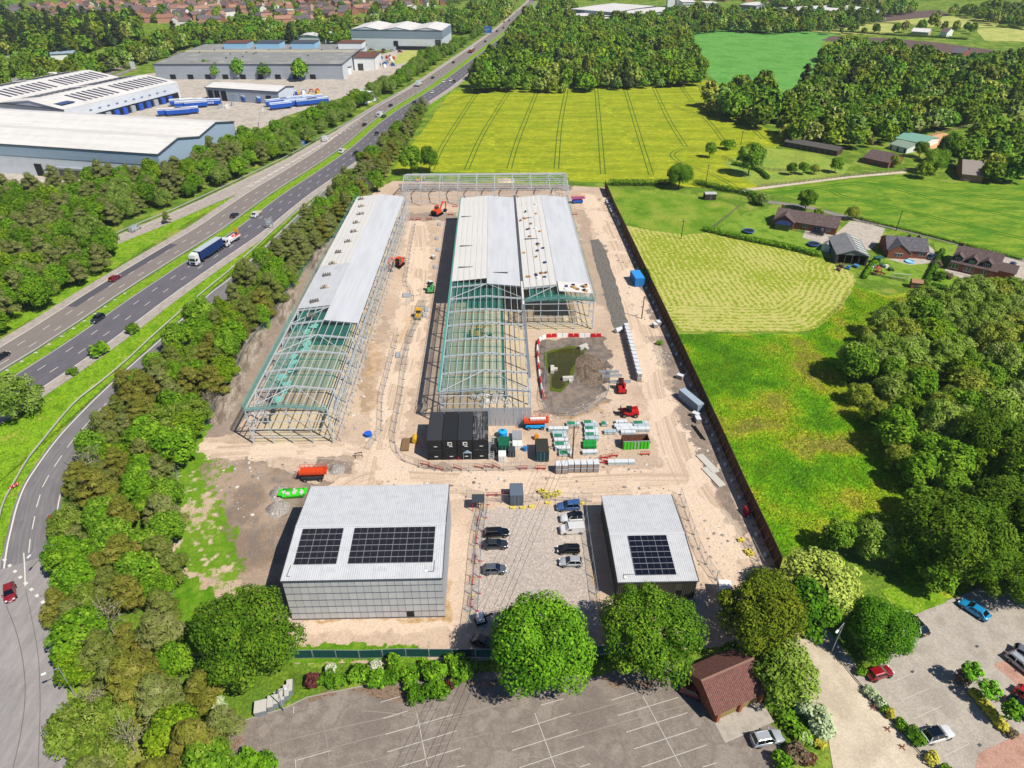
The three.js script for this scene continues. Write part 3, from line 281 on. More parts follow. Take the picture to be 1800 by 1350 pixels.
function broadLobes(seed, R, y0, H, n, k = 0.36) { const r = rng(seed), L = [[0, y0 + H * 0.5, 0, R * 0.6, H / R / 2]]; for (let i = 0; i < n; i++) { const a = i * 2.4 + r(), e = -0.45 + 1.4 * (i + 0.5) / n; const c = Math.cos(e), q = 0.5 + 0.3 * r(); L.push([Math.cos(a) * c * R * q, y0 + H * 0.45 + Math.sin(e) * H * 0.42, Math.sin(a) * c * R * q, R * (k + 0.14 * r())]); } for (let i = 0; i < n * 1.6; i++) { const a = r() * 6.28, e = -0.35 + 1.85 * r(), c = Math.cos(e), q = 0.72 + 0.26 * r(); L.push([Math.cos(a) * c * R * q, y0 + H * 0.48 + Math.sin(e) * H * 0.46, Math.sin(a) * c * R * q, R * (0.12 + 0.12 * r()), 0.6 + 0.5 * r()]); } return L; }
function pineLobes(seed, R, y0, H, n) { const r = rng(seed), L = []; for (let i = 0; i < n; i++) { const t = i / n, a = i * 2.4 + r() * 1.2, q = R * (0.75 - 0.55 * t) * (0.6 + 0.5 * r()); L.push([Math.cos(a) * q, y0 + H * (0.1 + 0.82 * t), Math.sin(a) * q, R * (0.34 + 0.16 * r()) * (1 - 0.35 * t), 0.45 + 0.2 * r()]); } L.push([0, y0 + H * 0.92, 0, R * 0.3, 0.8]); return L; }
const bark = mat(0x5b4a3a, { roughness: 1 }), paleBark = mat(0x9a9082, { roughness: 1 });
function trunkGeo(seed, h, r0, limbs = 6, spread = 2.5) { const r = rng(seed), g = [cyl(r0, r0 * 0.45, h * 0.75, 0, 0, 0, 7)]; for (let i = 0; i < limbs; i++) { const a = i * 2.4 + r(), y = h * (0.3 + 0.4 * r()), e = [Math.cos(a) * spread * (0.6 + 0.5 * r()), y + h * (0.15 + 0.25 * r()), Math.sin(a) * spread * (0.6 + 0.5 * r())]; g.push(tube([[0, y, 0], [e[0] * 0.4, mix(y, e[1], 0.55), e[2] * 0.4], e], r0 * 0.28, 4, 4)); } return mergeAll(g); }
const leafy = (c) => new THREE.MeshPhysicalMaterial({ color: new THREE.Color(c).multiplyScalar(0.93), vertexColors: true, roughness: 0.9, specularIntensity: 0.25, side: THREE.DoubleSide });
// tones multiply the leaf colours of a species
const TONE = [0xffffff, 0xe8f0c8, 0xfff2b8, 0xd8e0cc, 0xd4d8b0, 0xf6ffd8].map(leafy);
const GREEN = ['#587e16', '#648a1c', '#729622', '#4c7214', '#82a02e'], OLIVE = ['#6e7836', '#7a8240', '#626e30', '#848852', '#747444'], WILLOW = ['#748e2e', '#849c3a', '#92a84c', '#66822a', '#9eaa60'], OAK = ['#547418', '#62821c', '#708a22', '#486614', '#80942e'];
const kinds = {}; // species: [crown geometry, trunk geometry, bark]
const addKind = (name, crowns, trunk, bk = bark) => { kinds[name] = crowns.map((c, i) => [c, trunk(i), bk]); };
addKind('big', [1, 2, 3].map(s => leafMesh(100 + s, broadLobes(s, 6.6, 2.6, 10, 16), 26000, { size: 0.18, cols: GREEN, inner: 0.2 })), i => trunkGeo(i, 10, 0.42, 8, 4));
addKind('oak', [1, 2].map(s => leafMesh(120 + s, broadLobes(s + 5, 6.6, 2.2, 9.5, 22, 0.26), 24000, { size: 0.18, slim: 0.6, cols: OAK, inner: 0.25 })), i => trunkGeo(i + 4, 10, 0.42, 9, 4.5));
addKind('broad', [1, 2, 3, 4].map(s => leafMesh(140 + s, broadLobes(s + 10, 3.6, 1.2, 7.4, 11), 5600, { size: 0.215, cols: GREEN })), i => trunkGeo(i + 8, 7.5, 0.2, 5, 2));
addKind('willow', [1, 2, 3].map(s => leafMesh(160 + s, broadLobes(s + 20, 3.8, 0.8, 6.6, 15, 0.3), 5600, { size: 0.25, slim: 0.4, cols: WILLOW, inner: 0.3 })), i => trunkGeo(i + 12, 6.5, 0.2, 6, 2.4));
addKind('pine', [1, 2, 3, 4].map(s => leafMesh(180 + s, pineLobes(s + 30, 3.5, 1.6, 7.6, 15), 4200, { size: 0.36, slim: 0.24, cols: OLIVE, up: 0.6, inner: 0.3, low: -0.35 })), i => trunkGeo(i + 16, 9, 0.2, 8, 2.2));
addKind('bare', [1].map(s => leafMesh(200, broadLobes(41, 3.2, 2, 6, 9, 0.3), 500, { size: 0.2, slim: 0.3, cols: ['#8a8468', '#9a9478', '#747a4a'] })), i => mergeAll([trunkGeo(91, 8, 0.16, 16, 3), trunkGeo(92, 8.6, 0.12, 14, 2.6)]), paleBark);
addKind('shrub', [1, 2, 3].map(s => leafMesh(210 + s, broadLobes(s + 50, 1, 0.05, 1.5, 7, 0.4), 700, { size: 0.14, cols: GREEN })), i => trunkGeo(i + 22, 1, 0.05, 3, 0.5));
addKind('sapling', [1, 2].map(s => leafMesh(220 + s, broadLobes(s + 60, 1.1, 1.5, 2.6, 9, 0.34), 700, { size: 0.17, cols: ['#5f9a1e', '#6fa828', '#82b432', '#558c1a'] })), i => trunkGeo(i + 26, 3, 0.06, 4, 0.6));
const vr = rng(4242); const protos = {};
function tree(kind, [x, z], s, label, group, o = {}) { // one tree: trunk and crown
  const K = kinds[kind], [cg, tg, bk] = K[Math.floor(vr() * K.length)]; const t = thing(o.name ?? 'tree', label, o.category ?? 'tree', [x, z], vr() * 6.28, group);
  part(o.category === 'shrub' ? 'stem' : 'trunk', tg, bk, t); part(o.category === 'shrub' ? 'foliage' : 'crown', cg, o.mat ?? TONE[Math.floor(vr() * TONE.length)], t); const k = s * (0.9 + 0.2 * vr()); t.scale.set(k, (o.tall ?? 1) * s * (0.88 + 0.24 * vr()), k); return t;
}
// foreground trees, one by one
const specimen = [
  ['oak', [-37,-62.2], 1.05, 'large dark spreading tree beside the grey panelled warehouse', leafy(0xcfe0b8)], ['big', [5.4,-59.3], 1.08, 'dense bright green round tree at the edge of the empty car park', leafy(0xe8ffd0)],
  ['oak', [21.5,-61.5], 1.0, 'tall drooping tree in front of the dark olive warehouse', leafy(0xe2f6c4)], ['oak', [38.8,-64.3], 1.0, 'ragged tree with reddish green leaves above the brick garage', leafy(0xf6e0b0)], ['willow', [40.2,-56.7], 1.15, 'loose bushy tree hanging over the access road by the garage', leafy(0xe8f0c8)],
  ['big', [56.1,-62.9], 0.74, 'round deep green tree over the red parked car', leafy(0xc8e8b0)], ['broad', [47,-66.4], 1.2, 'dark green tree squeezed behind the yellow-green blossoming tree', leafy(0xc0dca8)],
];
for (const [k, p, s, l, m] of specimen) tree(k, p, s, l, null, { mat: m });
kinds.yellow = [[leafMesh(333, broadLobes(3, 6.2, 2.4, 10, 18, 0.3), 6500, { size: 0.26, cols: ['#a0b048', '#a8b650'] }), trunkGeo(3, 9, 0.3, 6, 3), bark]]; 
tree('yellow', [50.2,-70.6], 0.86, 'cream flowering tree crown growing next to the deep green tree', null, { mat: leafy(0xffffff) });
for (const [p, l] of [[[67.3,-56.8], 'small bright sapling at the brown bare end of the planted island'], [[68.5,-54.2], 'middle sapling of three on the planted island'], [[69.5,-50.6], 'small sapling at the reddish shrub end of the planted island']]) tree('sapling', p, 1.15, l, null, { name: 'sapling' });
// single field trees
for (const [p, k, s, l] of [[[-37.5,-306.5], 'broad', 1.25, 'round dark tree beside the far steel skeleton and motorway hedge'], [[-29.6,-309], 'broad', 1.2, 'round tree behind the far steel skeleton roof'], [[77.1,-283.3], 'big', 0.72, 'big round tree at the foot of the barley field'], [[112.3,-301.2], 'broad', 1.5, 'spreading tree at the edge of the horse paddock'], [[102.2,-329], 'broad', 0.8, 'small lone tree at the barley field corner'], [[120.5,-256.1], 'broad', 0.95, 'small round tree behind the long brown bungalow'], [[133.8,-245], 'willow', 0.65, 'thin olive tree at the lane bend'], [[-107.7,-126.9], 'willow', 1.45, 'large birch beside the motorway hard shoulder'], [[-122.2,-247.3], 'pine', 0.45, 'tiny conifer on the slip road verge'], [[-102.4,-153.2], 'shrub', 2.3, 'round bush on the bright verge by the hard shoulder'], [[-99.1,-164.4], 'shrub', 1.7, 'small bush on the bright verge nearest the tree belt'], [[-104.9,-144], 'shrub', 1.2, 'low bush on the bright verge beside the large birch'], [[131.3,-300.7], 'broad', 0.6, 'thin paddock tree nearest the double hedge'], [[136.7,-301.4], 'broad', 0.65, 'second thin tree of the paddock row'], [[142.1,-302.2], 'willow', 0.6, 'olive tree in the middle of the paddock row'], [[152.2,-303.7], 'broad', 0.8, 'fuller tree at the stable end of the paddock row'], [[195.4,-301.8], 'big', 0.85, 'broad dark tree beside the stone cottage'], [[202.6,-326.8], 'oak', 0.6, 'dark purple-leaved tree in front of the riding arena'], [[208.8,-315.1], 'broad', 1.5, 'rounded tree between riding arena and stone cottage'], [[224.8,-300.2], 'big', 0.7, 'round tree at the right of the stone cottage'], [[153.6,-554.8], 'big', 0.9, 'large edge tree at the corner of wood and green field'], [[183.2,-311.8], 'willow', 0.7, 'small pale tree by the stable house'], [[105.3,-262.1], 'willow', 0.7, 'grey twiggy tree by the bungalow gable'], [[122.6,-248.7], 'willow', 0.5, 'small dark tree behind the long bungalow roof'], [[115.3,-343.7], 'shrub', 3, 'low bush between barley and horse paddock'], [[192.2,-384.1], 'broad', 1.4, 'bright rounded tree in front of the wood by the stables'], [[47,-197.5], 'shrub', 1.6, 'bush against the brown hoarding by the blue container'], [[42.8,-154.9], 'shrub', 0.8, 'small weed bush beside the haul road']]) tree(k, p, s, l);
// belts of trees, every one its own
function belt(poly, gap, seed, pick, label, group, clear = () => true, size = [0.75, 1.15]) { let n = 0; for (const p of scatter(poly, gap, seed)) { if (!clear(p)) continue; const [k, m] = pick(vr(), p); const NM = { pine: 'pine_tree', broad: 'broadleaf_tree', willow: 'willow_tree', bare: 'bare_tree', oak: 'oak_tree', big: 'broadleaf_tree' }; tree(k, p, mix(size[0], size[1], vr()), label[k] ?? label, group + ', ' + NM[k].replace('_', ' ') + 's', { name: NM[k], mat: m }); n++; } return n; }
const far = (line, d) => (p) => { for (const q of line) if (Math.hypot(q[0] - p[0], q[1] - p[1]) < d) return false; return true; };
const slipMid = offs(slipR, 3.7), offSlip = (p) => far(slipMid, p[1] > -118 ? 6.4 : 4.9)(p), offRoad = far(median, 19.5);
// 
const beltA = [[-61.6,-439.7],[-38.8,-432.8],[-47.8,-325],[-49.5,-281],[-60,-231.4],[-63.9,-193.6],[-64.8,-164.5],[-67.6,-154.7],[-66,-141.5],[-64.9,-122.7],[-64.4,-109],[-62.5,-98.8],[-56.9,-82.8],[-52.4,-70.9],[-48.5,-61.8],[-44.7,-59],[-37,-52.4],[-35.8,-45.3],[-35.3,-40.6],[-50.3,-41],[-54.8,-47.2],[-61.9,-58.5],[-68.6,-69.2],[-73.3,-77.1],[-78.1,-87.3],[-82.5,-96.1],[-88.1,-109.6],[-87.3,-124.3],[-87.1,-147.8],[-85.7,-158.8],[-75.1,-182.1],[-80.4,-211.6],[-73.1,-243],[-63.8,-282.9],[-62.2,-333.2]];
console.log('beltA', belt(beltA, 3.5, 11, (t, p) => t < 0.56 ? ['pine', [TONE[0], TONE[2], TONE[1]][Math.floor(vr() * 3)]] : t < 0.62 ? ['bare', TONE[0]] : t < 0.74 ? ['willow', TONE[4]] : ['broad', TONE[[0, 1, 2, 5][Math.floor(vr() * 4)]]], { pine: 'olive pine in the belt between slip road and building site', broad: 'bright broadleaf tree in the belt between slip road and building site', willow: 'grey-green willow in the belt between slip road and building site', bare: 'thin leafless tree in the belt between slip road and building site' }, 'tree belt beside the building site', p => offSlip(p) && offRoad(p), [0.7, 1.1]));
const beltB = [[-207.7,-268.4],[-187.6,-279.9],[-172.9,-287],[-154.7,-299.3],[-142.4,-325.4],[-121.2,-351.2],[-108.3,-391.4],[-96.8,-419],[-82.5,-463.9],[-65.6,-522.7],[-59.1,-620.1],[-20.5,-731],[3.2,-898.2],[42.7,-1100.3],[27.2,-975.2],[-9.3,-699.4],[-48.5,-509.4],[-79.8,-370.7],[-97.6,-324.3],[-108.1,-290.1],[-130,-241.5],[-133.8,-227.8],[-136.7,-217.8],[-141.2,-195.5],[-148.8,-174.9]];
const offSlipL = far(smooth([[-150,-174],[-143,-195.9],[-138,-217.7],[-135.2,-228],[-130.2,-239.1],[-124.4,-250.4],[-117,-269.9],[-109.1,-288.3],[-97.7,-321.9],[-89,-355.3],[-74.8,-411]], 8), 7.5);
console.log('beltB', belt(beltB, 5, 12, (t, p) => p[1] > -330 && t < 0.4 ? ['pine', TONE[0]] : t < 0.55 ? ['willow', TONE[3]] : ['broad', TONE[Math.floor(vr() * 6)]], { pine: 'olive pine screening the white warehouses from the motorway', broad: 'broadleaf tree screening the warehouses from the motorway', willow: 'grey-green willow screening the warehouses from the motorway' }, 'tree screen between warehouses and motorway', p => offRoad(p) && offSlipL(p), [0.8, 1.25]));
const slipStub = smooth([[-140.9,-212.2],[-138,-217.7],[-135.2,-228],[-130.2,-239.1],[-124.4,-250.4]], 8);
const beltB2 = [[-186.3,-234.5],[-162.3,-233.9],[-143,-222.9],[-133.8,-223.7],[-129.5,-222.6],[-126.7,-210.4],[-123.6,-191],[-124.6,-170.9],[-130.5,-159.8],[-135.7,-154.1]];
console.log('beltB2', belt(beltB2, 3.9, 13, (t) => t < 0.35 ? ['pine', TONE[0]] : t < 0.5 ? ['willow', TONE[4]] : ['broad', TONE[Math.floor(vr() * 6)]], { pine: 'olive pine in the wedge between slip road and motorway', broad: 'broadleaf tree in the wedge between slip road and motorway', willow: 'grey-green willow in the wedge between slip road and motorway' }, 'trees in the motorway wedge', p => far(median, 18.2)(p) && far(slipStub, 5)(p), [0.8, 1.2]));
const woodE = [[87.8,-144.7],[105.7,-160.6],[115.2,-167],[129,-177.3],[141.7,-178.9],[151.5,-173.1],[176.3,-170.7],[97.1,-68.1],[84.9,-71.8],[71.1,-72.1],[66.3,-77.6],[53.1,-81.1],[67.4,-86.2],[75,-88.9],[78.6,-98.1],[81.3,-110.4],[80.5,-125]];
console.log('woodE', belt(woodE, 5, 14, (t, p) => p[1] > -105 && t < 0.35 ? ['oak', leafy(0xd0dcb0)] : t < 0.68 ? ['willow', TONE[[0, 1, 2, 5][Math.floor(vr() * 4)]]] : ['broad', TONE[[0, 2, 5][Math.floor(vr() * 3)]]], { oak: 'dark ragged tree in the thicket beside the right-hand car park', broad: 'broadleaf tree in the thicket beyond the wild meadow', willow: 'grey-green willow in the thicket beyond the wild meadow' }, 'thicket beside the wild meadow', undefined, [0.75, 1.25]));
// woods far off that read as one mass: copies of a few plain trees
const farTrees = [leafMesh(401, broadLobes(71, 4.6, 0.6, 10, 12), 800, { size: 0.75, cols: GREEN }), leafMesh(402, broadLobes(72, 4.2, 0.6, 9, 13, 0.3), 800, { size: 0.7, cols: WILLOW }), leafMesh(403, broadLobes(73, 4.8, 0.6, 11, 11), 800, { size: 0.75, cols: OAK }), leafMesh(404, pineLobes(74, 4, 1, 11, 14), 900, { size: 0.85, slim: 0.4, cols: ['#3c4a24', '#46542a', '#33421e'] })];
const woodMat = leafy(0xffffff);
function wood(label, poly, gap, seed, weights, s = 1, list) { const pts = list ?? scatter(poly, gap, seed), r = rng(seed + 9), by = [[], [], [], []]; for (const p of pts) { let t = r() * weights.reduce((a, b) => a + b), k = 0; while (t > weights[k]) t -= weights[k++]; by[k].push(p); }
  by.forEach((ps, k) => { if (!ps.length) return; const m = new THREE.InstancedMesh(farTrees[k], woodMat, ps.length), M4 = new THREE.Matrix4(), c = new THREE.Color(); ps.forEach(([x, z], i) => { const q = s * (0.55 + 0.8 * r()); M4.makeRotationY(r() * 6.28).scale(V3(q, q * (0.8 + 0.45 * r()), q)).setPosition(x, 0, z); m.setMatrixAt(i, M4); const g = 0.65 + 0.6 * r(); m.setColorAt(i, c.setRGB(g * (0.8 + 0.55 * r()), g, g * (0.7 + 0.5 * r()))); }); m.name = numbered('woodland'); m.castShadow = m.receiveShadow = true; m.userData = { kind: 'stuff', label: label + [' of bright broadleaf trees', ' of grey-green trees', ' of dark broadleaf trees', ' of dark conifers'][k], category: 'woodland' }; scene.add(m); }); }
wood('mixed wood between barley field and white factory', [[-15.2,-482.8],[-9.9,-552.4],[6.1,-662.6],[42.5,-917.5],[74.5,-1037.1],[87.9,-830.2],[176.4,-872.1],[185.4,-755.6],[173.1,-658.5],[160.1,-568.7],[142,-503.2],[108.3,-495.7],[49.1,-481.2]], 6.5, 31, [4, 2, 3, 0.3]);
wood('belt of trees behind the bright green field', [[179.6,-742.7],[173.1,-855.2],[253.4,-945],[312.8,-911],[406.3,-890.2],[518.7,-952.2],[548.1,-994.7],[480.5,-1027.3],[351.5,-1030.4],[453.5,-877],[373.1,-813],[277.7,-766.9],[239.6,-796.2]], 7, 32, [2, 3, 3, 0.5]);
wood('wood behind the stables', [[149,-364.6],[172.6,-425.9],[191.8,-459.1],[225,-507.6],[267.2,-608.2],[305.3,-655.3],[337.1,-637.8],[345.3,-615.4],[352.9,-577.4],[360,-558.6],[424.3,-589.7],[450.2,-561.7],[366,-446.1],[325,-438.5],[276.3,-393.8],[213.1,-364.2],[195.7,-343.9],[169.9,-340.2],[146.4,-352.9]], 6.5, 33, [3, 3, 3, 0.2]);
wood('small copse at the barley field corner', [[123.3,-419.4],[133.9,-446.5],[161.3,-478.5],[176.8,-463.1],[162.2,-410.9],[144.1,-380.9],[136.6,-397.2]], 6, 46, [2, 2, 3, 0]);
wood('dark tree belt below the brick estate', [[-603,-857.6],[-400.5,-874.7],[-339.6,-738.5],[-351.4,-688.8],[-357.6,-632.4],[-440.8,-610.7]], 6.5, 34, [0.6, 1, 2, 4], 1.2);
wood('tree belt behind the grey factory', [[-320.2,-560],[-304.2,-607.4],[-301,-653.2],[-309.3,-781.1],[-263.2,-818.3],[-202.1,-787.8],[-156.7,-825.8],[-132.3,-717.4],[-161.1,-702.7],[-194.5,-711.1],[-242.5,-697.1],[-276.1,-690.6],[-274.7,-612.4],[-282.7,-574.2],[-303.8,-535.9]], 6.5, 35, [3, 2, 3, 0.3]);
wood('tree belt behind the upper white warehouse', [[-164.7,-836.4],[-143.4,-857.3],[-101.3,-940.3],[-43.4,-877.4],[-5.1,-1023.4],[30.3,-1088.1],[19.3,-937.4],[-10.4,-807.2],[-38.2,-761.1],[-41.9,-844],[-156,-857.6]], 6.5, 36, [3, 3, 2, 0.2]);
wood('wood to the right of the motorway', [[75.1,-1104.6],[111.1,-1060.6],[99.8,-948.7],[72.4,-1006.2]], 8, 37, [2, 2, 2, 0]);
wood('far wood on the skyline', [[546.7,-937.9],[708.2,-1021.8],[772.9,-1004.5],[600.8,-768.3],[550,-819],[574.6,-937.2]], 9, 38, [1, 2, 3, 0]);
wood('distant wooded country', [[-985.4,-1186.7],[1041.7,-1137.6],[1435.8,-1589.3],[-1357.1,-1657]], 16, 39, [1, 2, 3, 1], 1.4);
wood('trees among the brick houses', [[-759.8,-1119.7],[-326.4,-1109.2],[-266.3,-892.9],[-400.3,-873.3],[-590.3,-856.2]], 22, 40, [2, 1, 2, 0.5], 0.8);
wood('trees among the terraces', [[-334.5,-1109.4],[-5.6,-1156.7],[-5,-962.2],[-102.5,-951.1],[-172.6,-879.1],[-266.3,-870.1]], 22, 41, [2, 1, 2, 0.2], 0.8);
wood('trees around the left business units', [[-427.4,-603.1],[-372.2,-615.9],[-315.1,-549.2],[-295.5,-476.3],[-329.7,-451.1]], 10, 42, [3, 1, 3, 0], 0.9);
wood('garden trees around the cottages', [[221.5,-326.3],[237.6,-349.2],[272.8,-387.5],[354.6,-429.7],[253.6,-291],[210.2,-285.6],[218,-300.3],[217.4,-309.3],[195.6,-299.2],[185.8,-292.6],[198.7,-314.3]], 9, 43, [3, 2, 3, 0], 0.85);
wood('tall trees in front of the grey factory', null, 0, 44, [1, 0, 0, 0], 0.9, [[-219.5,-544.6],[-210,-549.1],[-200.6,-539.5],[-194.7,-544],[-184.1,-539.1],[-165.3,-538.6],[-146.4,-545.2],[-137.7,-528.9]]);
wood('hedgerow trees along the bright green field', null, 0, 45, [1, 1, 2, 0], 0.9, [[299.1,-794.2],[313.4,-784.3],[324.5,-774.7],[340.1,-769.7],[354.6,-769.3],[368.2,-773.6],[377.7,-768.8],[391.5,-773],[411.8,-772.5],[425.3,-781.6],[447.9,-790.6],[467.7,-804.9],[471.7,-790],[473,-771.1],[495.5,-789.4],[490.4,-770.6]]);
// shrubs and clipped hedges
const shrubTones = { green: leafy(0xf0ffd8), dark: leafy(0xb8d0a0), red: new THREE.MeshStandardMaterial({ color: 0x5a2420, roughness: 0.8, side: THREE.DoubleSide }), pale: new THREE.MeshStandardMaterial({ color: 0xaab888, roughness: 0.8, side: THREE.DoubleSide }), yellow: new THREE.MeshStandardMaterial({ color: 0xb8b030, roughness: 0.8, side: THREE.DoubleSide }), brown: new THREE.MeshStandardMaterial({ color: 0x6d5a40, roughness: 0.8, side: THREE.DoubleSide }), white: new THREE.MeshStandardMaterial({ color: 0xb8bca0, roughness: 0.8, side: THREE.DoubleSide }) };
const shrubs = [[[-27.6,-59.1],1.1,'red'],[[-25.6,-59.3],1.2,'dark'],[[-25.4,-61.1],0.8,'white'],[[-23.6,-59.2],1,'green'],[[-21,-59.9],1.6,'green'],[[-18.7,-61.1],1.1,'white'],[[-18.4,-58.9],1.4,'green'],[[-16.5,-59.2],1.2,'dark'],[[-16,-61.6],1.3,'green'],[[-15.1,-60.3],1.1,'green'],[[-13.5,-59.9],1.4,'green'],[[-12.3,-56.5],1.4,'dark'],[[-10.3,-57],1.3,'dark'],[[-13.3,-58.1],1.2,'green'],[[-9.9,-59.6],1.7,'green'],[[-11,-60.8],1.3,'green'],[[-8.8,-56.9],1.4,'green'],[[-7.3,-58.4],0.8,'red'],[[-5.9,-59.3],1.7,'green'],[[-7,-61.4],1.4,'green'],[[-4.8,-60.8],1.4,'dark'],[[34.7,-62],1.6,'green'],[[37.5,-58.7],1.3,'green'],[[38.1,-54.9],1,'green'],[[42,-53.7],1.6,'pale'],[[43.5,-52],1.8,'pale'],[[43.4,-50],1.7,'pale'],[[41.1,-49.2],1,'pale'],[[38.9,-47],1.4,'brown'],[[36.6,-45.9],1.3,'green'],[[42.7,-48.4],0.8,'yellow'],[[40.2,-46.4],0.9,'red'],[[52.7,-55.8],0.8,'pale'],[[53.1,-54.9],0.9,'pale'],[[53.5,-53.8],0.9,'pale'],[[53.8,-53.1],0.7,'dark'],[[54.1,-52.3],0.8,'yellow'],[[54.9,-50.7],0.8,'green'],[[55.7,-48.9],1.2,'dark'],[[56.7,-46],1,'yellow'],[[57.6,-44.3],1,'green'],[[53,-58.8],0.8,'green'],[[67.3,-57.2],1,'brown'],[[69.4,-49.2],0.7,'brown'],[[142.5,-201.7],1.4,'brown'],[[137.9,-192.4],1.8,'dark'],[[141.4,-193.1],1.4,'brown'],[[152.2,-182.8],2,'brown'],[[132.1,-189.2],1.1,'dark'],[[-33.4,-47.6],1.5,'green'],[[-31.1,-47.2],1.5,'green'],[[-38.7,-50.8],1,'white'],[[-40.2,-55.7],1.1,'pale']];
const SN = { red: 'dark red', dark: 'dark green', green: 'fresh green', pale: 'pale variegated', yellow: 'yellow', brown: 'brown', white: 'white-flowering' };
for (const [p, s, t] of shrubs) { const garden = p[1] < -120; tree('shrub', p, s * (0.95 + 0.1 * vr()), SN[t] + ' shrub ' + (garden ? 'in the bungalow gardens' : p[0] > 25 ? 'in the planting beside the access road' : 'in the bed between green fence and car park'), SN[t] + ' shrubs ' + (garden ? 'in gardens' : p[0] > 25 ? 'by the access road' : 'by the green fence'), { name: 'shrub', category: 'shrub', mat: shrubTones[t] }); }
function hedge(pts, w, h, label, m, seed) { const l = smooth(pts, 4), lobes = []; for (const q of along(l, w * 0.45)) lobes.push([q.p[0] - pts[0][0], h * 0.5, q.p[1] - pts[0][1], w * 0.55, h / w * 0.95]); const t = thing('hedge', label, 'hedge', pts[0]); part('foliage', leafMesh(seed, lobes, Math.min(6000, lobes.length * 90), { size: 0.24, cols: GREEN, inner: 0.1 }), m, t); part('stem', barLine(l.map(p => [p[0] - pts[0][0], p[1] - pts[0][1]]), 0.2, h * 0.5, h * 0.25), bark, t); }
hedge([[76,-235.2],[86.1,-227.3],[99.3,-218.8],[107.9,-210.8]], 2.2, 1.8, 'long clipped bright hedge above the mown hay field', shrubTones.green, 501);
hedge([[150.7,-213.1],[140.4,-199.5],[131.1,-187.3]], 1.6, 1.8, 'clipped hedge between the two right-hand bungalow gardens', shrubTones.dark, 502);
hedge([[133.7,-187.2],[143.7,-180.4],[153.1,-173.6]], 1.4, 1.4, 'dark hedge at the bottom of the dormer bungalow garden', shrubTones.dark, 503);
hedge([[134.3,-244.1],[148.7,-230.1],[161.3,-216.3],[172.8,-203.7]].map(([x, z]) => [x + 1, z - 3.4]), 1, 0.8, 'rough low hedge along the far side of the country lane', shrubTones.green, 504);
hedge([[39.3,-52.9],[40,-50.5],[41,-48.9]], 2.2, 1.5, 'clipped green hedge beside the silver parked car', shrubTones.green, 505);
hedge([[67.9,-55.1],[68.5,-52.2],[68.9,-49.8]], 1.3, 1, 'clipped yellowish hedge on the planted island', shrubTones.yellow.clone(), 506);
hedge([[311.9,-810.5],[364.7,-790.3],[399.4,-762.6],[436.4,-744.7],[460.9,-727.7]], 3, 2.5, 'dark boundary hedge of the bright green field', shrubTones.dark, 507);
hedge([[49.6,-289],[58,-288],[67.7,-287.8],[75.2,-288.4]], 3, 2.6, 'scrubby hedge at the foot of the barley field', shrubTones.dark, 508);
hedge([[86.1,-288.1],[95,-280.3],[104.6,-272.8],[103.6,-262.5]], 3, 2.4, 'overgrown hedge below the horse paddock', shrubTones.dark, 509);
hedge([[127.2,-208.9],[120.8,-201.3],[115.2,-193.7]], 1.4, 1.4, 'narrow hedge beside the grey barn', shrubTones.green, 510);
hedge([[110.6,-316.8],[118.3,-307.8],[119.2,-295.2]], 2, 1.6, 'short hedge at the paddock corner', shrubTones.dark, 511);
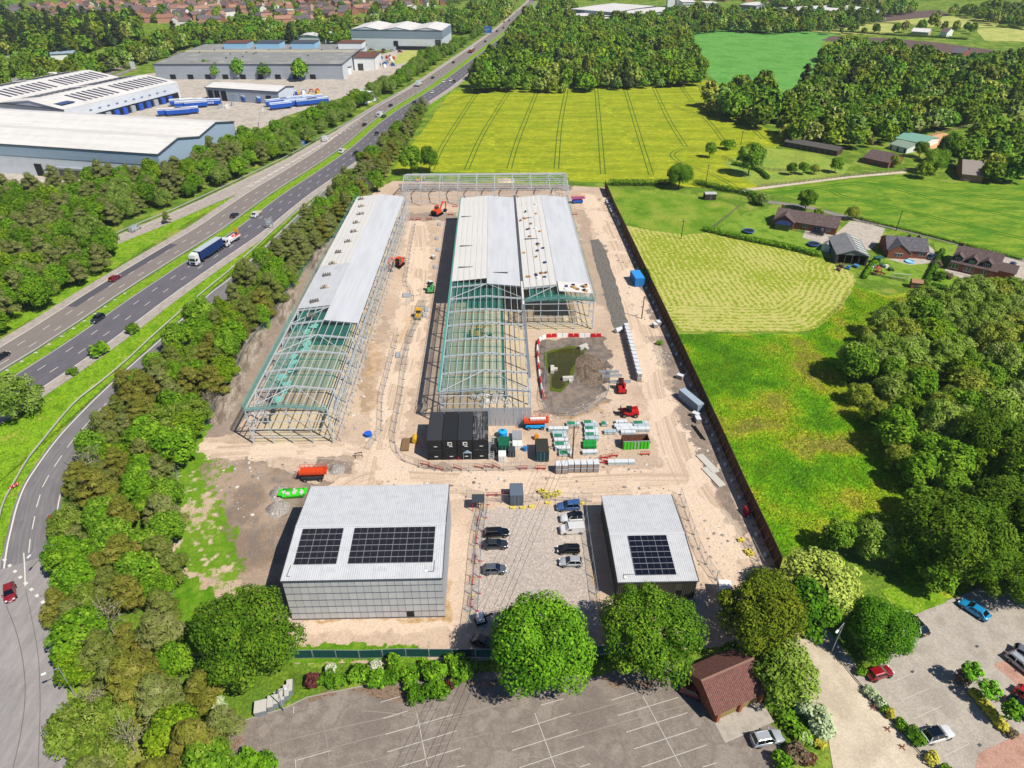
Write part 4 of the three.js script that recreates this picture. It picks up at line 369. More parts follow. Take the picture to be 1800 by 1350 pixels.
// rough grass nobody could count
{ const blades = (seed, cols, n, s, h) => { const r = rng(seed), P = [], C = []; for (let i = 0; i < n; i++) { const a = r() * 6.28, x = (r() - 0.5) * s, z = (r() - 0.5) * s, c = new THREE.Color(cols[Math.floor(r() * cols.length)]), w = 0.07 + 0.06 * r(), y = h * (0.5 + r()), lx = (r() - 0.5) * h, lz = (r() - 0.5) * h; P.push(x - Math.cos(a) * w, 0, z - Math.sin(a) * w, x + Math.cos(a) * w, 0, z + Math.sin(a) * w, x + lx, y, z + lz); for (let k = 0; k < 3; k++) C.push(c.r, c.g, c.b); } const g = new THREE.BufferGeometry(); g.setAttribute('position', new THREE.BufferAttribute(new Float32Array(P), 3)); g.setAttribute('color', new THREE.BufferAttribute(new Float32Array(C), 3)); g.computeVertexNormals(); return g; };
  const put = (label, geo, pts, seed, tones) => { const r = rng(seed), m = new THREE.InstancedMesh(geo, woodMat, pts.length), M4 = new THREE.Matrix4(), c = new THREE.Color(); pts.forEach(([x, z], i) => { const q = 0.45 + 0.6 * r(); M4.makeRotationY(r() * 6.28).scale(V3(q, q * 0.8, q)).setPosition(x, 0.02, z); m.setMatrixAt(i, M4); const n = fbm(x / 9 + 3, z / 9, 3), k = clamp(n * 2.4 - 0.7) * (tones.length - 1), a = tones[Math.floor(k)], b = tones[Math.min(tones.length - 1, Math.floor(k) + 1)], f = 0.8 + 0.4 * r(); m.setColorAt(i, c.setRGB(mix(a[0], b[0], k % 1) * f, mix(a[1], b[1], k % 1) * f, mix(a[2], b[2], k % 1) * f)); }); m.name = numbered('wild_grass'); m.receiveShadow = m.castShadow = true; m.userData = { kind: 'stuff', label, category: 'grass' }; scene.add(m); };
  const tuft = blades(1, ['#4f8416', '#5f941a', '#74a424', '#86a02c'], 18, 1.1, 0.28);
  put('rough grass and yellow flowers in the wild meadow', tuft, scatter([[48.2,-159.5],[83.6,-158],[109.3,-187.8],[116,-179.9],[131.6,-183.3],[125.2,-154.6],[77.3,-83.3],[68.8,-82.8],[52.8,-83.6],[49.1,-80.7]], 0.5, 61, 42000), 62, [[0.8, 1, 0.5], [0.95, 1.1, 0.5], [1.2, 1.15, 0.45], [1.6, 1.3, 0.4], [1.3, 1.0, 0.7]]);
  put('tall grass on the motorway verge', tuft, scatter([...offs(median, 17.2).slice(0, 60), ...[[-83.8,-203.7],[-87.4,-189.8],[-92,-160.5],[-93,-151.2],[-94.4,-142],[-95.6,-131.7],[-96.3,-122.6],[-96.5,-118.5],[-95.9,-111.7],[-95,-105.3],[-93.3,-99.1],[-93.4,-96],[-98.8,-96.1]]], 0.7, 63, 14000), 64, [[1.1, 1.25, 0.5], [1.4, 1.3, 0.6], [0.8, 1, 0.5]]);
  put('weeds at the left edge of the building site', tuft, [...scatter([[-66.7,-106.7],[-64,-112],[-58.3,-109.1],[-54,-103],[-49,-81.2],[-40.4,-74.9],[-42.8,-62.5],[-49.6,-62.6]], 0.8, 65, 2500).filter(p => fbm(p[0] / 5, p[1] / 5) > 0.47), ...scatter([[-33.4,-65.4],[-10.7,-64.8],[-10.5,-62.5],[-32.6,-62.4]], 0.6, 67, 1500)], 66, [[0.9, 1, 0.5], [1.3, 1.15, 0.6]]);
}

// ---------------------------------------------------------------- buildings
const roofN = tex(512, 512, (u, v, i, j) => { const k = 0.9 + 0.1 * fbm(u * 10, v * 10, 3, 10) + 0.06 * fbm(u * 60, v * 4, 3, 60) - 0.05 * (vn(u * 90, v * 90, 90) > 0.93 ? 1 : 0) + 0.02 * (HT[(i * 17 + j * 331) & 65535] - 0.5); return [k, k, k]; });
const B = {
  roof: mat(0xbebfc2, { roughness: 0.6, map: roofN }), roofWhite: mat(0xd2cec9, { roughness: 0.6, map: roofN }), trim: mat(0x4a4d52, { roughness: 0.6 }), panel: mat(0xa8a6a6, { roughness: 0.5, map: roofN }), olive: mat(0x45443a, { roughness: 0.55 }), cream: mat(0xb8ad8c, { roughness: 0.9 }), steel: mat(0xb2b7ba, { roughness: 0.55 }), darkSteel: mat(0x70777c, { roughness: 0.6 }), teal: mat(0x4a9286, { roughness: 0.8 }), cell: new THREE.MeshPhysicalMaterial({ color: 0x12131d, roughness: 0.22, clearcoat: 0.5 }), alu: mat(0xa8acb2, { roughness: 0.4, metalness: 0.4 }), black: mat(0x0e0f11, { roughness: 0.6 }), door: mat(0x1b1d20, { roughness: 0.7 }), cladWhite: mat(0xc6c9ce, { roughness: 0.6, map: roofN }), cladGrey: mat(0x9ba0a8, { roughness: 0.6, map: roofN }), cladBlue: mat(0x93a4b4, { roughness: 0.55, map: roofN }), oldRoof: mat(0xffffff, { roughness: 0.95, map: tex(512, 512, (u, v, i, j) => { const k = 0.85 + 0.25 * fbm(u * 6, v * 40, 4, 40) + 0.12 * (vn(u * 30, v * 8, 30) > 0.75 ? 1 : 0); return [0.53 * k, 0.53 * k, 0.52 * k]; }) }), paleBlue: mat(0x8fb4cc, { roughness: 0.7 }), brown: mat(0x6b4a3e, { roughness: 0.9 }), glass: new THREE.MeshPhysicalMaterial({ color: 0x1a2228, roughness: 0.1, clearcoat: 1 }), white: mat(0xd8d8d6, { roughness: 0.6 }),
  netLight: new THREE.MeshStandardMaterial({ color: 0x6fb3a6, roughness: 0.9, transparent: true, opacity: 0.3, side: THREE.DoubleSide }),
  net: new THREE.MeshStandardMaterial({ color: 0x1f7f70, roughness: 0.9, transparent: true, opacity: 0.42, side: THREE.DoubleSide }),
};
function corrRoof(w, z0, y0, z1, y1, pitch = 0.34, h = 0.03) { // ribbed sheet from (z0,y0) to (z1,y1), ribs run down the slope
  const P = [], U = [], n = Math.round(w / pitch), p = w / n; const q = (xa, ya, xb, yb) => { P.push(xa, y0 + ya, z0, xb, y0 + yb, z0, xb, y1 + yb, z1, xa, y0 + ya, z0, xb, y1 + yb, z1, xa, y1 + ya, z1); U.push(xa / 8, z0 / 8, xb / 8, z0 / 8, xb / 8, z1 / 8, xa / 8, z0 / 8, xb / 8, z1 / 8, xa / 8, z1 / 8); };
  for (let i = 0; i < n; i++) { const x = -w / 2 + i * p; q(x, 0, x + p * 0.55, 0); q(x + p * 0.55, 0, x + p * 0.68, h); q(x + p * 0.68, h, x + p * 0.87, h); q(x + p * 0.87, h, x + p, 0); }
  const g = new THREE.BufferGeometry(); g.setAttribute('position', new THREE.BufferAttribute(new Float32Array(P), 3)); g.setAttribute('uv', new THREE.BufferAttribute(new Float32Array(U), 2)); g.computeVertexNormals(); return g;
}
function slab(w, z0, y0, z1, y1, t = 0.12, x = 0) { const g = new THREE.BoxGeometry(w, t, Math.hypot(z1 - z0, y1 - y0)); g.rotateX(-Math.atan2(y1 - y0, z1 - z0)); g.translate(x, (y0 + y1) / 2, (z0 + z1) / 2); return g; }
const panelGeo = new THREE.BoxGeometry(2.18, 0.05, 1.1), cellGeo = new THREE.BoxGeometry(1.05, 0.02, 1.02);
function solar(t, x0, x1, nx, z0, z1, nz, yAt, pitch) { for (let i = 0; i < nx; i++) for (let j = 0; j < nz; j++) { const x = mix(x0, x1, (i + 0.5) / nx), z = mix(z0, z1, (j + 0.5) / nz), p = part('solar_panel', panelGeo, B.alu, t); p.position.set(x, yAt(z) + 0.14, z); p.rotation.x = pitch; p.scale.set((x1 - x0) / nx / 2.21, 1, (z1 - z0) / nz / 1.13); for (const s of [-1, 1]) { const c = part('cell_field', cellGeo, B.cell, p); c.position.set(s * 0.537, 0.028, 0); } } }
// small finished warehouses at the front
function unit(label, cx, cz, w, d, eave, ridge, wallM, side, front) {
  const t = thing('warehouse', label, 'warehouse', [cx, cz]); const hw = w / 2, hd = d / 2;
  part('wall', prism([[-hd, 0], [hd, 0], [hd, eave - 0.05], [0, ridge - 0.05], [-hd, eave - 0.05]], 0.2, 'x').translate(-hw + 0.1, 0, 0), side, t); part('wall', prism([[-hd, 0], [hd, 0], [hd, eave - 0.05], [0, ridge - 0.05], [-hd, eave - 0.05]], 0.2, 'x').translate(hw - 0.1, 0, 0), side, t); part('wall', box(w - 0.42, eave - 0.06, 0.2, 0, eave / 2 - 0.03, -hd + 0.1), side, t);
  const rf = part('roof', [corrRoof(w + 0.3, 0, ridge, hd + 0.15, eave), corrRoof(w + 0.3, -hd - 0.15, eave, 0, ridge)], B.roof, t); part('ridge_cap', mergeAll([slab(w + 0.3, 0, ridge + 0.07, 0.35, ridge + 0.04, 0.03), slab(w + 0.3, -0.35, ridge + 0.04, 0, ridge + 0.07, 0.03)]), B.roof, rf);
  part('gutter', box(w + 0.3, 0.18, 0.16, 0, eave - 0.1, hd + 0.2), B.trim, t); for (const s of [-1, 1]) part('verge_trim', [beam([s * (hw + 0.17), eave, hd + 0.12], [s * (hw + 0.17), ridge + 0.02, 0], 0.06, 0.26), beam([s * (hw + 0.17), eave, -hd - 0.12], [s * (hw + 0.17), ridge + 0.02, 0], 0.06, 0.26)], B.trim, t);
  front(t, hw, hd); return t;
}
const pitchL = Math.atan2(0.9, 10.4);
unit('grey panelled warehouse with two solar arrays on its ribbed roof', -21.2, -80.8, 24.3, 20.8, 9.4, 10.3, B.panel, B.cladWhite === 0 ? B.panel : B.cladGrey, (t, hw, hd) => {
  part('backing_wall', box(24.0, 9.3, 0.1, 0, 4.65, hd - 0.15), B.cream, t); const doorC = 14; const nc = 20, nr = 6, pw = 24.3 / nc, ph = 9.3 / nr, g = new THREE.BoxGeometry(pw - 0.06, ph - 0.1, 0.1), rr = rng(8), ms = [0xbab8b7, 0xb6b4b4, 0xbebcbb].map(c => mat(c, { roughness: 0.85, map: roofN }));
  for (let i = 0; i < nc; i++) for (let j = 0; j < nr; j++) { if (i === 15 && j === 0) continue; const p = part('cladding_panel', g, ms[Math.floor(rr() * 3)], t); p.position.set(-hw + (i + 0.5) * pw, (j + 0.5) * ph, hd - 0.03); }
  for (let j = 1; j < nr; j++) part('joint_rail', box(24.3, 0.07, 0.05, 0, j * ph, hd + 0.03), mat(0x3d4450), t); part('door', box(pw - 0.1, ph, 0.08, -hw + 15.5 * pw, ph / 2 - 0.03, hd - 0.04), B.door, t); part('base_trim', box(24.3, 0.2, 0.1, 0, 0.1, hd + 0.06), B.trim, t);
  const yAt = (z) => 10.3 - z * 0.9 / 10.55; solar(t, -10.95, -4.3, 3, 0.7, 7.75, 6, yAt, pitchL); solar(t, -2.55, 10.65, 6, 0.7, 7.75, 6, yAt, pitchL);
  part('conduit', [beam([-11.3, yAt(7.8) + 0.1, 7.8], [-11.5, yAt(9.8) + 0.1, 9.8], 0.06), beam([-11.5, yAt(9.8) + 0.1, 9.8], [-11, yAt(9.8) + 0.1, 9.8], 0.06), beam([10.9, yAt(7.4) + 0.1, 7.4], [10.9, yAt(9.4) + 0.1, 9.4], 0.06), beam([10.9, yAt(9.4) + 0.1, 9.4], [9.8, yAt(9.4) + 0.1, 9.4], 0.06)], B.trim, t); part('vent', box(0.5, 0.15, 0.4, 9.7, yAt(9.3) + 0.1, 9.3), B.white, t);
});
unit('low dark olive warehouse with one solar array', 25.3, -82.9, 12.8, 19.8, 4.5, 5.0, B.olive, B.olive, (t, hw, hd) => {
  const P = []; for (let i = 0; i < 40; i++) { if (i > 29 && i < 33) continue; P.push(box(0.2, 4.4, 0.06, -hw + (i + 0.5) * 0.32, 2.2, hd + 0.03)); } part('cladding', [box(12.5, 4.4, 0.16, 0, 2.2, hd - 0.09)], B.olive, t); part('cladding_rib', mergeAll(P), B.olive, t).userData.kind = 'stuff'; part('door', box(0.95, 2.1, 0.08, -hw + 31.5 * 0.32, 1.06, hd + 0.03), B.black, t);
  const yAt = (z) => 5.0 - z * 0.5 / 10; solar(t, -3.45, 3.2, 3, 0.6, 8.9, 7, yAt, Math.atan2(0.5, 10)); part('vent', box(0.5, 0.12, 0.4, -5.2, yAt(9.2) + 0.1, 9.2), B.white, t); part('conduit', [beam([-5.4, yAt(8.6) + 0.08, 8.6], [-3.6, yAt(8.6) + 0.08, 8.6], 0.05), beam([-5.4, yAt(8.6) + 0.08, 8.6], [-5.4, yAt(9.5) + 0.08, 9.5], 0.05)], B.trim, t);
});
// steel skeletons: frames every bay, purlins along, nets below, roof sheets over the finished part
function skeleton(t, { x0, x1, z0, z1, bays, eave, ridge, purl = 10, rails = 4, gable = 3, left = true, right = true, nets = [], netA = 0.1, netB = 0.9, braces = [] }) { // z0 near, z1 far; x across
  const xm = (x0 + x1) / 2, zs = Array.from({ length: bays + 1 }, (_, i) => mix(z0, z1, i / bays)), yx = (x) => mix(ridge, eave, Math.abs(x - xm) / (x1 - xm));
  for (const z of zs) { if (left) part('column', box(0.22, eave, 0.34, x0, eave / 2, z), B.steel, t); if (right) part('column', box(0.22, eave, 0.34, x1, eave / 2, z), B.steel, t); part('rafter', beam([x0, eave - 0.2, z], [xm, ridge - 0.2, z], 0.18, 0.42), B.steel, t); part('rafter', beam([xm, ridge - 0.2, z], [x1, eave - 0.2, z], 0.18, 0.42), B.steel, t); }
  for (const z of [zs[0], zs[bays]]) for (let i = 1; i <= gable; i++) { const x = mix(x0, x1, i / (gable + 1)); part('gable_post', box(0.18, yx(x) - 0.4, 0.24, x, yx(x) / 2 - 0.2, z), B.steel, t); }
  for (let i = 0; i <= purl; i++) { const x = mix(x0, x1, i / purl); part('purlin', box(0.11, 0.2, Math.abs(z1 - z0), x, yx(x) + 0.06, (z0 + z1) / 2), B.steel, t); }
  for (let k = 1; k <= rails; k++) { const y = eave * k / (rails + 0.3); if (left) part('side_rail', box(0.1, 0.18, Math.abs(z1 - z0), x0 - 0.2, y, (z0 + z1) / 2), B.steel, t); if (right) part('side_rail', box(0.1, 0.18, Math.abs(z1 - z0), x1 + 0.2, y, (z0 + z1) / 2), B.steel, t); part('gable_rail', box(x1 - x0, 0.16, 0.1, xm, y * 0.96, z0 + 0.22), B.steel, t); }
  for (const [b, y0] of braces) { const za = zs[b], zb = zs[b + 1]; part('brace', beam([x0, eave, za], [xm, ridge, zb], 0.13), B.steel, t); part('brace', beam([x1, eave, za], [xm, ridge, zb], 0.13), B.steel, t); part('brace', beam([x0, 0.2, za], [x0, eave, zb], 0.13), B.steel, t); part('brace', beam([x1, 0.2, za], [x1, eave, zb], 0.13), B.steel, t); }
  for (const b of nets) { const za = zs[b], zb = zs[b + 1], xa = mix(x0, x1, netA), xb = mix(x0, x1, netB), g = new THREE.PlaneGeometry(xb - xa, Math.abs(zb - za) - 0.3, 8, 4); g.rotateX(-PI / 2); const p = g.attributes.position; for (let i = 0; i < p.count; i++) { const u = p.getX(i) / (xb - xa) * 2; p.setY(i, eave - 0.35 - 0.6 * (1 - u * u) * 0.5 + 0.12 * vn(p.getX(i) + b * 3, p.getZ(i))); } g.computeVertexNormals(); g.translate((xa + xb) / 2, 0, (za + zb) / 2); part('safety_net', g, B.net, t); }
  return { zs, yx, xm };
}
function roofStrip(t, xa, ya, xb, yb, za, zb, n, m, gap = 0.06) { for (let i = 0; i < n; i++) { const a = i / n, b = (i + 1) / n, A = [mix(xa, xb, a) + gap / 2, mix(ya, yb, a)], C = [mix(xa, xb, b) - gap / 2, mix(ya, yb, b)]; part('roof_sheet', beam([ (A[0] + C[0]) / 2, (A[1] + C[1]) / 2, za], [(A[0] + C[0]) / 2, (A[1] + C[1]) / 2, zb], Math.hypot(C[0] - A[0], C[1] - A[1]), 0.1).applyMatrix4(new THREE.Matrix4().makeTranslation(-(A[0] + C[0]) / 2, -(A[1] + C[1]) / 2, 0)).applyMatrix4(new THREE.Matrix4().makeRotationZ(Math.atan2(C[1] - A[1], C[0] - A[0]))).translate((A[0] + C[0]) / 2, (A[1] + C[1]) / 2, 0), m, t); } }
function guard(t, pts, m = B.steel) { for (let i = 0; i + 1 < pts.length; i++) { const a = pts[i], b = pts[i + 1], L = Math.hypot(b[0] - a[0], b[2] - a[2]), n = Math.max(1, Math.round(L / 2.4)), g = []; for (let k = 0; k <= n; k++) { const q = [0, 1, 2].map(j => mix(a[j], b[j], k / n)); g.push(box(0.06, 1.1, 0.06, q[0], q[1] + 0.55, q[2])); } for (const h of [0.55, 1.1]) g.push(beam([a[0], a[1] + h, a[2]], [b[0], b[1] + h, b[2]], 0.06)); part('guard_rail', mergeAll(g), m, t); } }
{ // left skeleton
  const t = thing('steel_frame_building', 'half roofed steel skeleton beside the tree belt, open end facing the haul road', 'building', [-44, -115.5], -0.012); const L = 133, w = 8.5;
  skeleton(t, { x0: -w, x1: w, z0: 0, z1: -L, bays: 18, eave: 8.9, ridge: 9.9, purl: 10, rails: 4, gable: 3, nets: [1, 2, 3, 4, 5, 6, 7, 8], braces: [[0], [3], [5], [12], [17]], netA: 0.05, netB: 0.95 });
  roofStrip(t, 0, 10.12, 8.7, 9.12, -36.5, -L, 1, B.roof); roofStrip(t, -8.7, 9.12, 0, 10.12, -44.5, -71, 1, B.roof); roofStrip(t, -8.7, 9.1, 0, 10.1, -71.2, -L, 6, B.roofWhite, 0.1);
  const steel2 = [], sc = thing('scaffold', 'dense tube scaffold along the road side of the left steel skeleton', 'scaffold', [-35.1, -115.5], -0.012); for (let k = 0; k <= 55; k++) { const z = -k * 2.4; part('standard', box(0.07, 9.6, 0.07, 1.3, 4.8, z), B.steel, sc); if (k < 55) part('brace', beam([1.3, (k % 2) * 4.5, z], [1.3, 4.5 + (k % 2) * 4.5 - (k % 2 ? 9 : 0) + (k % 2 ? 4.5 : 0), z - 2.4], 0.06), B.steel, sc); part('transom', beam([0.2, 8.6, z], [1.5, 8.6, z], 0.07), B.steel, sc); part('strut', beam([0.2, 7.2, z], [1.4, 8.6, z], 0.06), B.steel, sc); }
  for (const y of [2.2, 4.4, 6.6, 8.6, 9.6]) part('ledger', box(0.07, 0.07, 132, 1.3, y, -66), B.steel, sc); part('toe_board', box(0.5, 0.05, 132, 0.9, 8.66, -66), B.cladGrey, sc);
  guard(t, [[-8.9, 9.1, 0], [-8.9, 9.1, -44], [-8.9, 9.1, -90], [-8.9, 9.1, -L]], B.teal); for (const [za, zb] of [[0, -22], [-22, -44]]) part('side_net', box(0.03, 1.6, za - zb, -8.85, 9.5, (za + zb) / 2), B.netLight, t); part('front_net', beam([-8.5, 9.3, 0.4], [0, 10.2, 0.4], 0.03, 0.9), B.netLight, t); part('front_net', beam([0, 10.2, 0.4], [8.5, 9.3, 0.4], 0.03, 0.9), B.netLight, t);
  guard(t, [[-8.5, 9, 0.3], [0, 9.9, 0.3], [8.5, 9, 0.3]], B.teal);
  // bunched green netting waiting at the left
  const r = rng(31); for (let k = 0; k < 12; k++) { const z = -4 - k * 2.9, x = -4.2 + r() * 2.5, g = new THREE.IcosahedronGeometry(1, 2), p = g.attributes.position; for (let i = 0; i < p.count; i++) { const f = 0.15 + 1.7 * vn(p.getX(i) * 4 + k * 5, p.getZ(i) * 4 + p.getY(i)); p.setXYZ(i, p.getX(i) * 0.8 * f, p.getY(i) * 0.15 * f, p.getZ(i) * 1.2 * f); } g.computeVertexNormals(); part('bunched_net', g.translate(x, 8.8, z), B.netLight.clone(), t).material.opacity = 0.8; }
  // packs and offcuts on the unfinished slope
  const pk = mat(0xa89a86), dk = mat(0x6b6660), tan = mat(0x9c8258); for (let k = 0; k < 14; k++) { const z = -196 - 115.5 + 115.5 - k * 0 + 0, zz = -120 - k * 8.2, x = -47.5 + (r() - 0.5) * 3.4; const y = 9.12 + (1 - Math.abs(x + 44) / 8.7) * 1 + 0.05; const th = thing('sheet_pack', 'pack of grey roofing strips on the unfinished left roof slope', 'material pack', [x, zz - 75 + 40], r() * 0.4, 'packs on the left roof', y); const n = 3 + Math.floor(r() * 2); for (let i = 0; i < n; i++) part('bundle', box(0.35, 0.3, 1.6, i * 0.6 - 0.9, 0.22, 0), r() < 0.5 ? pk : dk, th); part('bearer', box(2.4, 0.1, 0.3, 0, 0.05, 0.5), tan, th); if (zz - 35 < -246) scene.remove(th); }
}
{ // twin centre skeleton
  const t = thing('steel_frame_building', 'twin span steel skeleton with white roofs, low grey cladding at its open end', 'building', [-2.8, -121], 0); const w = 9.75, L = 125;
  skeleton(t, { x0: -w, x1: w, z0: 0, z1: -L, bays: 17, eave: 9, ridge: 9.9, purl: 12, rails: 4, gable: 3, nets: [0, 1, 2, 3, 4, 5, 6, 7, 8], netA: 0.02, netB: 0.72, braces: [[0], [6], [12]] });
  skeleton(t, { x0: w, x1: w + 19, z0: -42.5, z1: -L - 0.5, bays: 11, eave: 9, ridge: 9.9, purl: 10, rails: 4, gable: 3, left: false, nets: [0, 1], braces: [[0], [6]] });
  roofStrip(t, -w - 0.2, 9.2, 0, 10.1, -54.5, -L, 6, B.roofWhite, 0.05); roofStrip(t, 0, 10.12, w - 0.4, 9.22, -51, -L, 1, B.roof); roofStrip(t, w + 0.4, 9.22, w + 9.5, 10.1, -50, -L, 5, B.roofWhite, 0.09); roofStrip(t, w + 9.5, 10.12, w + 19.2, 9.22, -52, -L, 1, B.roof); roofStrip(t, w + 9.8, 10.05, w + 19.2, 9.2, -46, -52, 1, B.roofWhite);
  part('valley_gutter', box(0.7, 0.1, 78, w, 9.12, -50 - 39), B.trim, t); part('valley_beam', box(0.6, 0.15, 44, w, 9.1, -27), B.darkSteel, t); part('flashing', box(0.5, 0.06, 14, w, 9.25, -47), B.roofWhite, t);
  const cg = new THREE.BoxGeometry(0.92, 4.8, 0.12); for (let i = 0; i < 20; i++) { const p = part('cladding_panel', cg, [B.panel, B.cladGrey][i % 7 === 3 ? 1 : 0], t); p.position.set(-w + 0.5 + i * 0.985, 2.4, 0.5); } part('cladding_rail', box(19.6, 0.12, 0.1, 0, 4.86, 0.5), B.alu, t);
  guard(t, [[-w - 0.3, 9.1, 0.2], [-w - 0.3, 9.1, -60], [-w - 0.3, 9.1, -L]], B.teal); guard(t, [[-w, 9, 0.4], [0, 9.9, 0.4], [w, 9, 0.4]], B.steel); guard(t, [[w, 9, -42], [w + 9.5, 9.9, -42], [w + 19, 9, -42]], B.teal); guard(t, [[w + 19.4, 9.1, -42], [w + 19.4, 9.1, -L]], B.teal);
  part('edge_strip', box(0.5, 0.1, L, -w - 0.35, 9.05, -L / 2), B.teal, t); for (const [xa, za, zb] of [[-w - 0.1, 0, -26], [-w - 0.1, -26, -54], [w + 19.2, -43, -60]]) part('side_net', box(0.03, 2.2, za - zb, xa, 7.8, (za + zb) / 2), B.netLight, t); for (const [a, b] of [[w, w + 9.5], [w + 19, w + 9.5]]) part('front_net', beam([a, 9.2, -42.3], [b, 10.1, -42.3], 0.03, 1.1), B.netLight, t);
  const r = rng(77); const junk = [mat(0x23262b), mat(0xb98a4c), mat(0x8a6a44), mat(0xd0d0cc), mat(0x2a3a66)]; for (let k = 0; k < 42; k++) { const side = k < 26; const x = side ? w + 0.8 + r() * 8 : w + 11 + r() * 7, z = side ? -54 - r() * 68 : -46.5 - r() * 4.5, y = side ? 9.24 + (x - w) / 9.5 * 0.88 : 10.05 - (x - w - 9.5) / 9.7 * 0.85; single('site_item', mergeAll([box(0.5 + r() * 0.6, 0.25 + 0.3 * r(), 0.4 + 0.5 * r(), 0, 0.2, 0), box(0.3, 0.2, 0.7, 0.35, 0.12, 0.2)]), junk[Math.floor(r() * 5)], side ? 'tool bag or timber offcut left on the seamed right-hand roof slope' : 'carton of fixings at the front edge of the right-hand roof', 'site item', side ? 'loose items on the roof slope' : 'cartons at the roof edge', [x - 2.8, z - 121, y], r() * 6); }
  for (const [x, z, l] of [[-6, -79, 5], [-5.5, -63, 5.5], [3, -58.5, 6], [w + 5, -84, 6], [w + 4, -103, 4], [-7, -105, 4]]) part('ridge_strip', box(l, 0.12, 0.35, x, (x < w ? 9.25 + (1 - Math.abs(x) / w) * 0.9 : 9.24 + (x - w) / 9.5 * 0.88) + 0.08, z), B.trim, t);
}
{ // far skeleton, ridge across
  const t = thing('steel_frame_building', 'bare steel skeleton without roof standing across the far end of the site', 'building', [-4, -264.5], PI / 2); // its length runs along world x
  skeleton(t, { x0: 0, x1: 18.5, z0: 32.5, z1: -32.5, bays: 9, eave: 7, ridge: 9.4, purl: 12, rails: 3, gable: 2, nets: [], braces: [[0], [8]] });
}
// distant warehouses from three corners at eave height
function shed(name, label, A, Bp, C, o) { const dx = Bp[0] - A[0], dz = Bp[1] - A[1], w = Math.hypot(dx, dz), turn = Math.atan2(-dz, dx), ux = dx / w, uz = dz / w, nx = uz, nz = -ux; const d = Math.abs((C[0] - Bp[0]) * nx + (C[1] - Bp[1]) * nz), cx = (A[0] + Bp[0]) / 2 + nx * d / 2, cz = (A[1] + Bp[1]) / 2 + nz * d / 2; const t = thing(name, label, 'warehouse', [cx, cz], turn), hw = w / 2, hd = d / 2, e = o.eave, rise = o.rise ?? 1.5, n = o.spans ?? 1;
  part('wall', box(w - 0.1, e, 0.3, 0, e / 2, hd - 0.15), o.wall, t); part('wall', box(w - 0.1, e, 0.3, 0, e / 2, -hd + 0.15), o.wall, t);
  if (o.axis === 'x') { // ridges run along x, gables at the ends
    for (let i = 0; i < n; i++) { const za = mix(hd, -hd, i / n), zb = mix(hd, -hd, (i + 1) / n), zm = (za + zb) / 2; part('roof', [slab(w + 0.6, zm, e + rise, za, e + 0.1, 0.2), slab(w + 0.6, zb, e + 0.1, zm, e + rise, 0.2)], o.roof, t); }
    for (const s of [-1, 1]) { const pr = [[hd, 0]]; for (let i = 0; i < n; i++) pr.push([mix(hd, -hd, i / n), e], [mix(hd, -hd, (i + 0.5) / n), e + rise]); pr.push([-hd, e], [-hd, 0]); part('gable_wall', prism(pr.map(([z, y]) => [-z, y]), 0.3, 'x').translate(s * (hw - 0.2), 0, 0), o.side ?? o.wall, t); const g = []; for (let i = 0; i < n; i++) { g.push(beam([s * (hw + 0.4), e + 0.1, mix(hd, -hd, i / n)], [s * (hw + 0.4), e + rise, mix(hd, -hd, (i + 0.5) / n)], 0.3, 0.5), beam([s * (hw + 0.4), e + rise, mix(hd, -hd, (i + 0.5) / n)], [s * (hw + 0.4), e + 0.1, mix(hd, -hd, (i + 1) / n)], 0.3, 0.5)); } part('verge_trim', mergeAll(g), B.trim, t); }
  } else { for (let i = 0; i < n; i++) { const xa = mix(-hw, hw, i / n), xb = mix(-hw, hw, (i + 1) / n), xm = (xa + xb) / 2; const g = [slab(d + 0.6, 0, e + rise, xm - xa, e + 0.1, 0.2), slab(d + 0.6, -(xm - xa), e + 0.1, 0, e + rise, 0.2)].map(q => q.rotateY(PI / 2).translate(xm, 0, 0)); part('roof', mergeAll(g), o.roof, t); }
    const pr = [[-hw, e - 0.02]]; for (let i = 0; i < n; i++) pr.push([mix(-hw, hw, (i + 0.5) / n), e + rise], [mix(-hw, hw, (i + 1) / n), e - 0.02]); for (const s of [-1, 1]) { part('gable_wall', prism(pr, 0.3).translate(0, 0, s * (hd - 0.15)), o.wall, t); part('wall', box(0.3, e, d - 0.7, s * (hw - 0.2), e / 2, 0), o.side ?? o.wall, t); } }
  part('eaves_trim', box(w + 0.8, 0.5, 0.3, 0, e + (o.axis === 'x' ? 0 : 0), hd + 0.3), B.trim, t); return { t, hw, hd, e }; }
{ const s = shed('distribution_warehouse', 'long white warehouse with pale blue band and pale roof behind the pines', [-300, -331.5], [-140.6,-292.9], [-122.5,-348.7], { eave: 13, rise: 3, spans: 2, axis: 'x', wall: B.cladWhite, side: B.cladBlue, roof: B.roofWhite }); part('band', box(s.hw * 2 + 0.1, 4.4, 0.2, 0, 10.6, s.hd + 0.1), B.cladBlue, s.t); const X = (f) => s.hw - f; part('door', box(3.6, 5.4, 0.2, X(62), 2.7, s.hd + 0.12), B.door, s.t); part('door', box(1, 2.2, 0.2, X(56.5), 1.1, s.hd + 0.12), B.door, s.t); part('canopy', box(17, 0.8, 1.6, X(44), 4.6, s.hd + 0.8), B.cladGrey, s.t); part('glazed_front', box(16, 4.1, 0.2, X(44), 2.05, s.hd + 0.12), B.glass, s.t); }
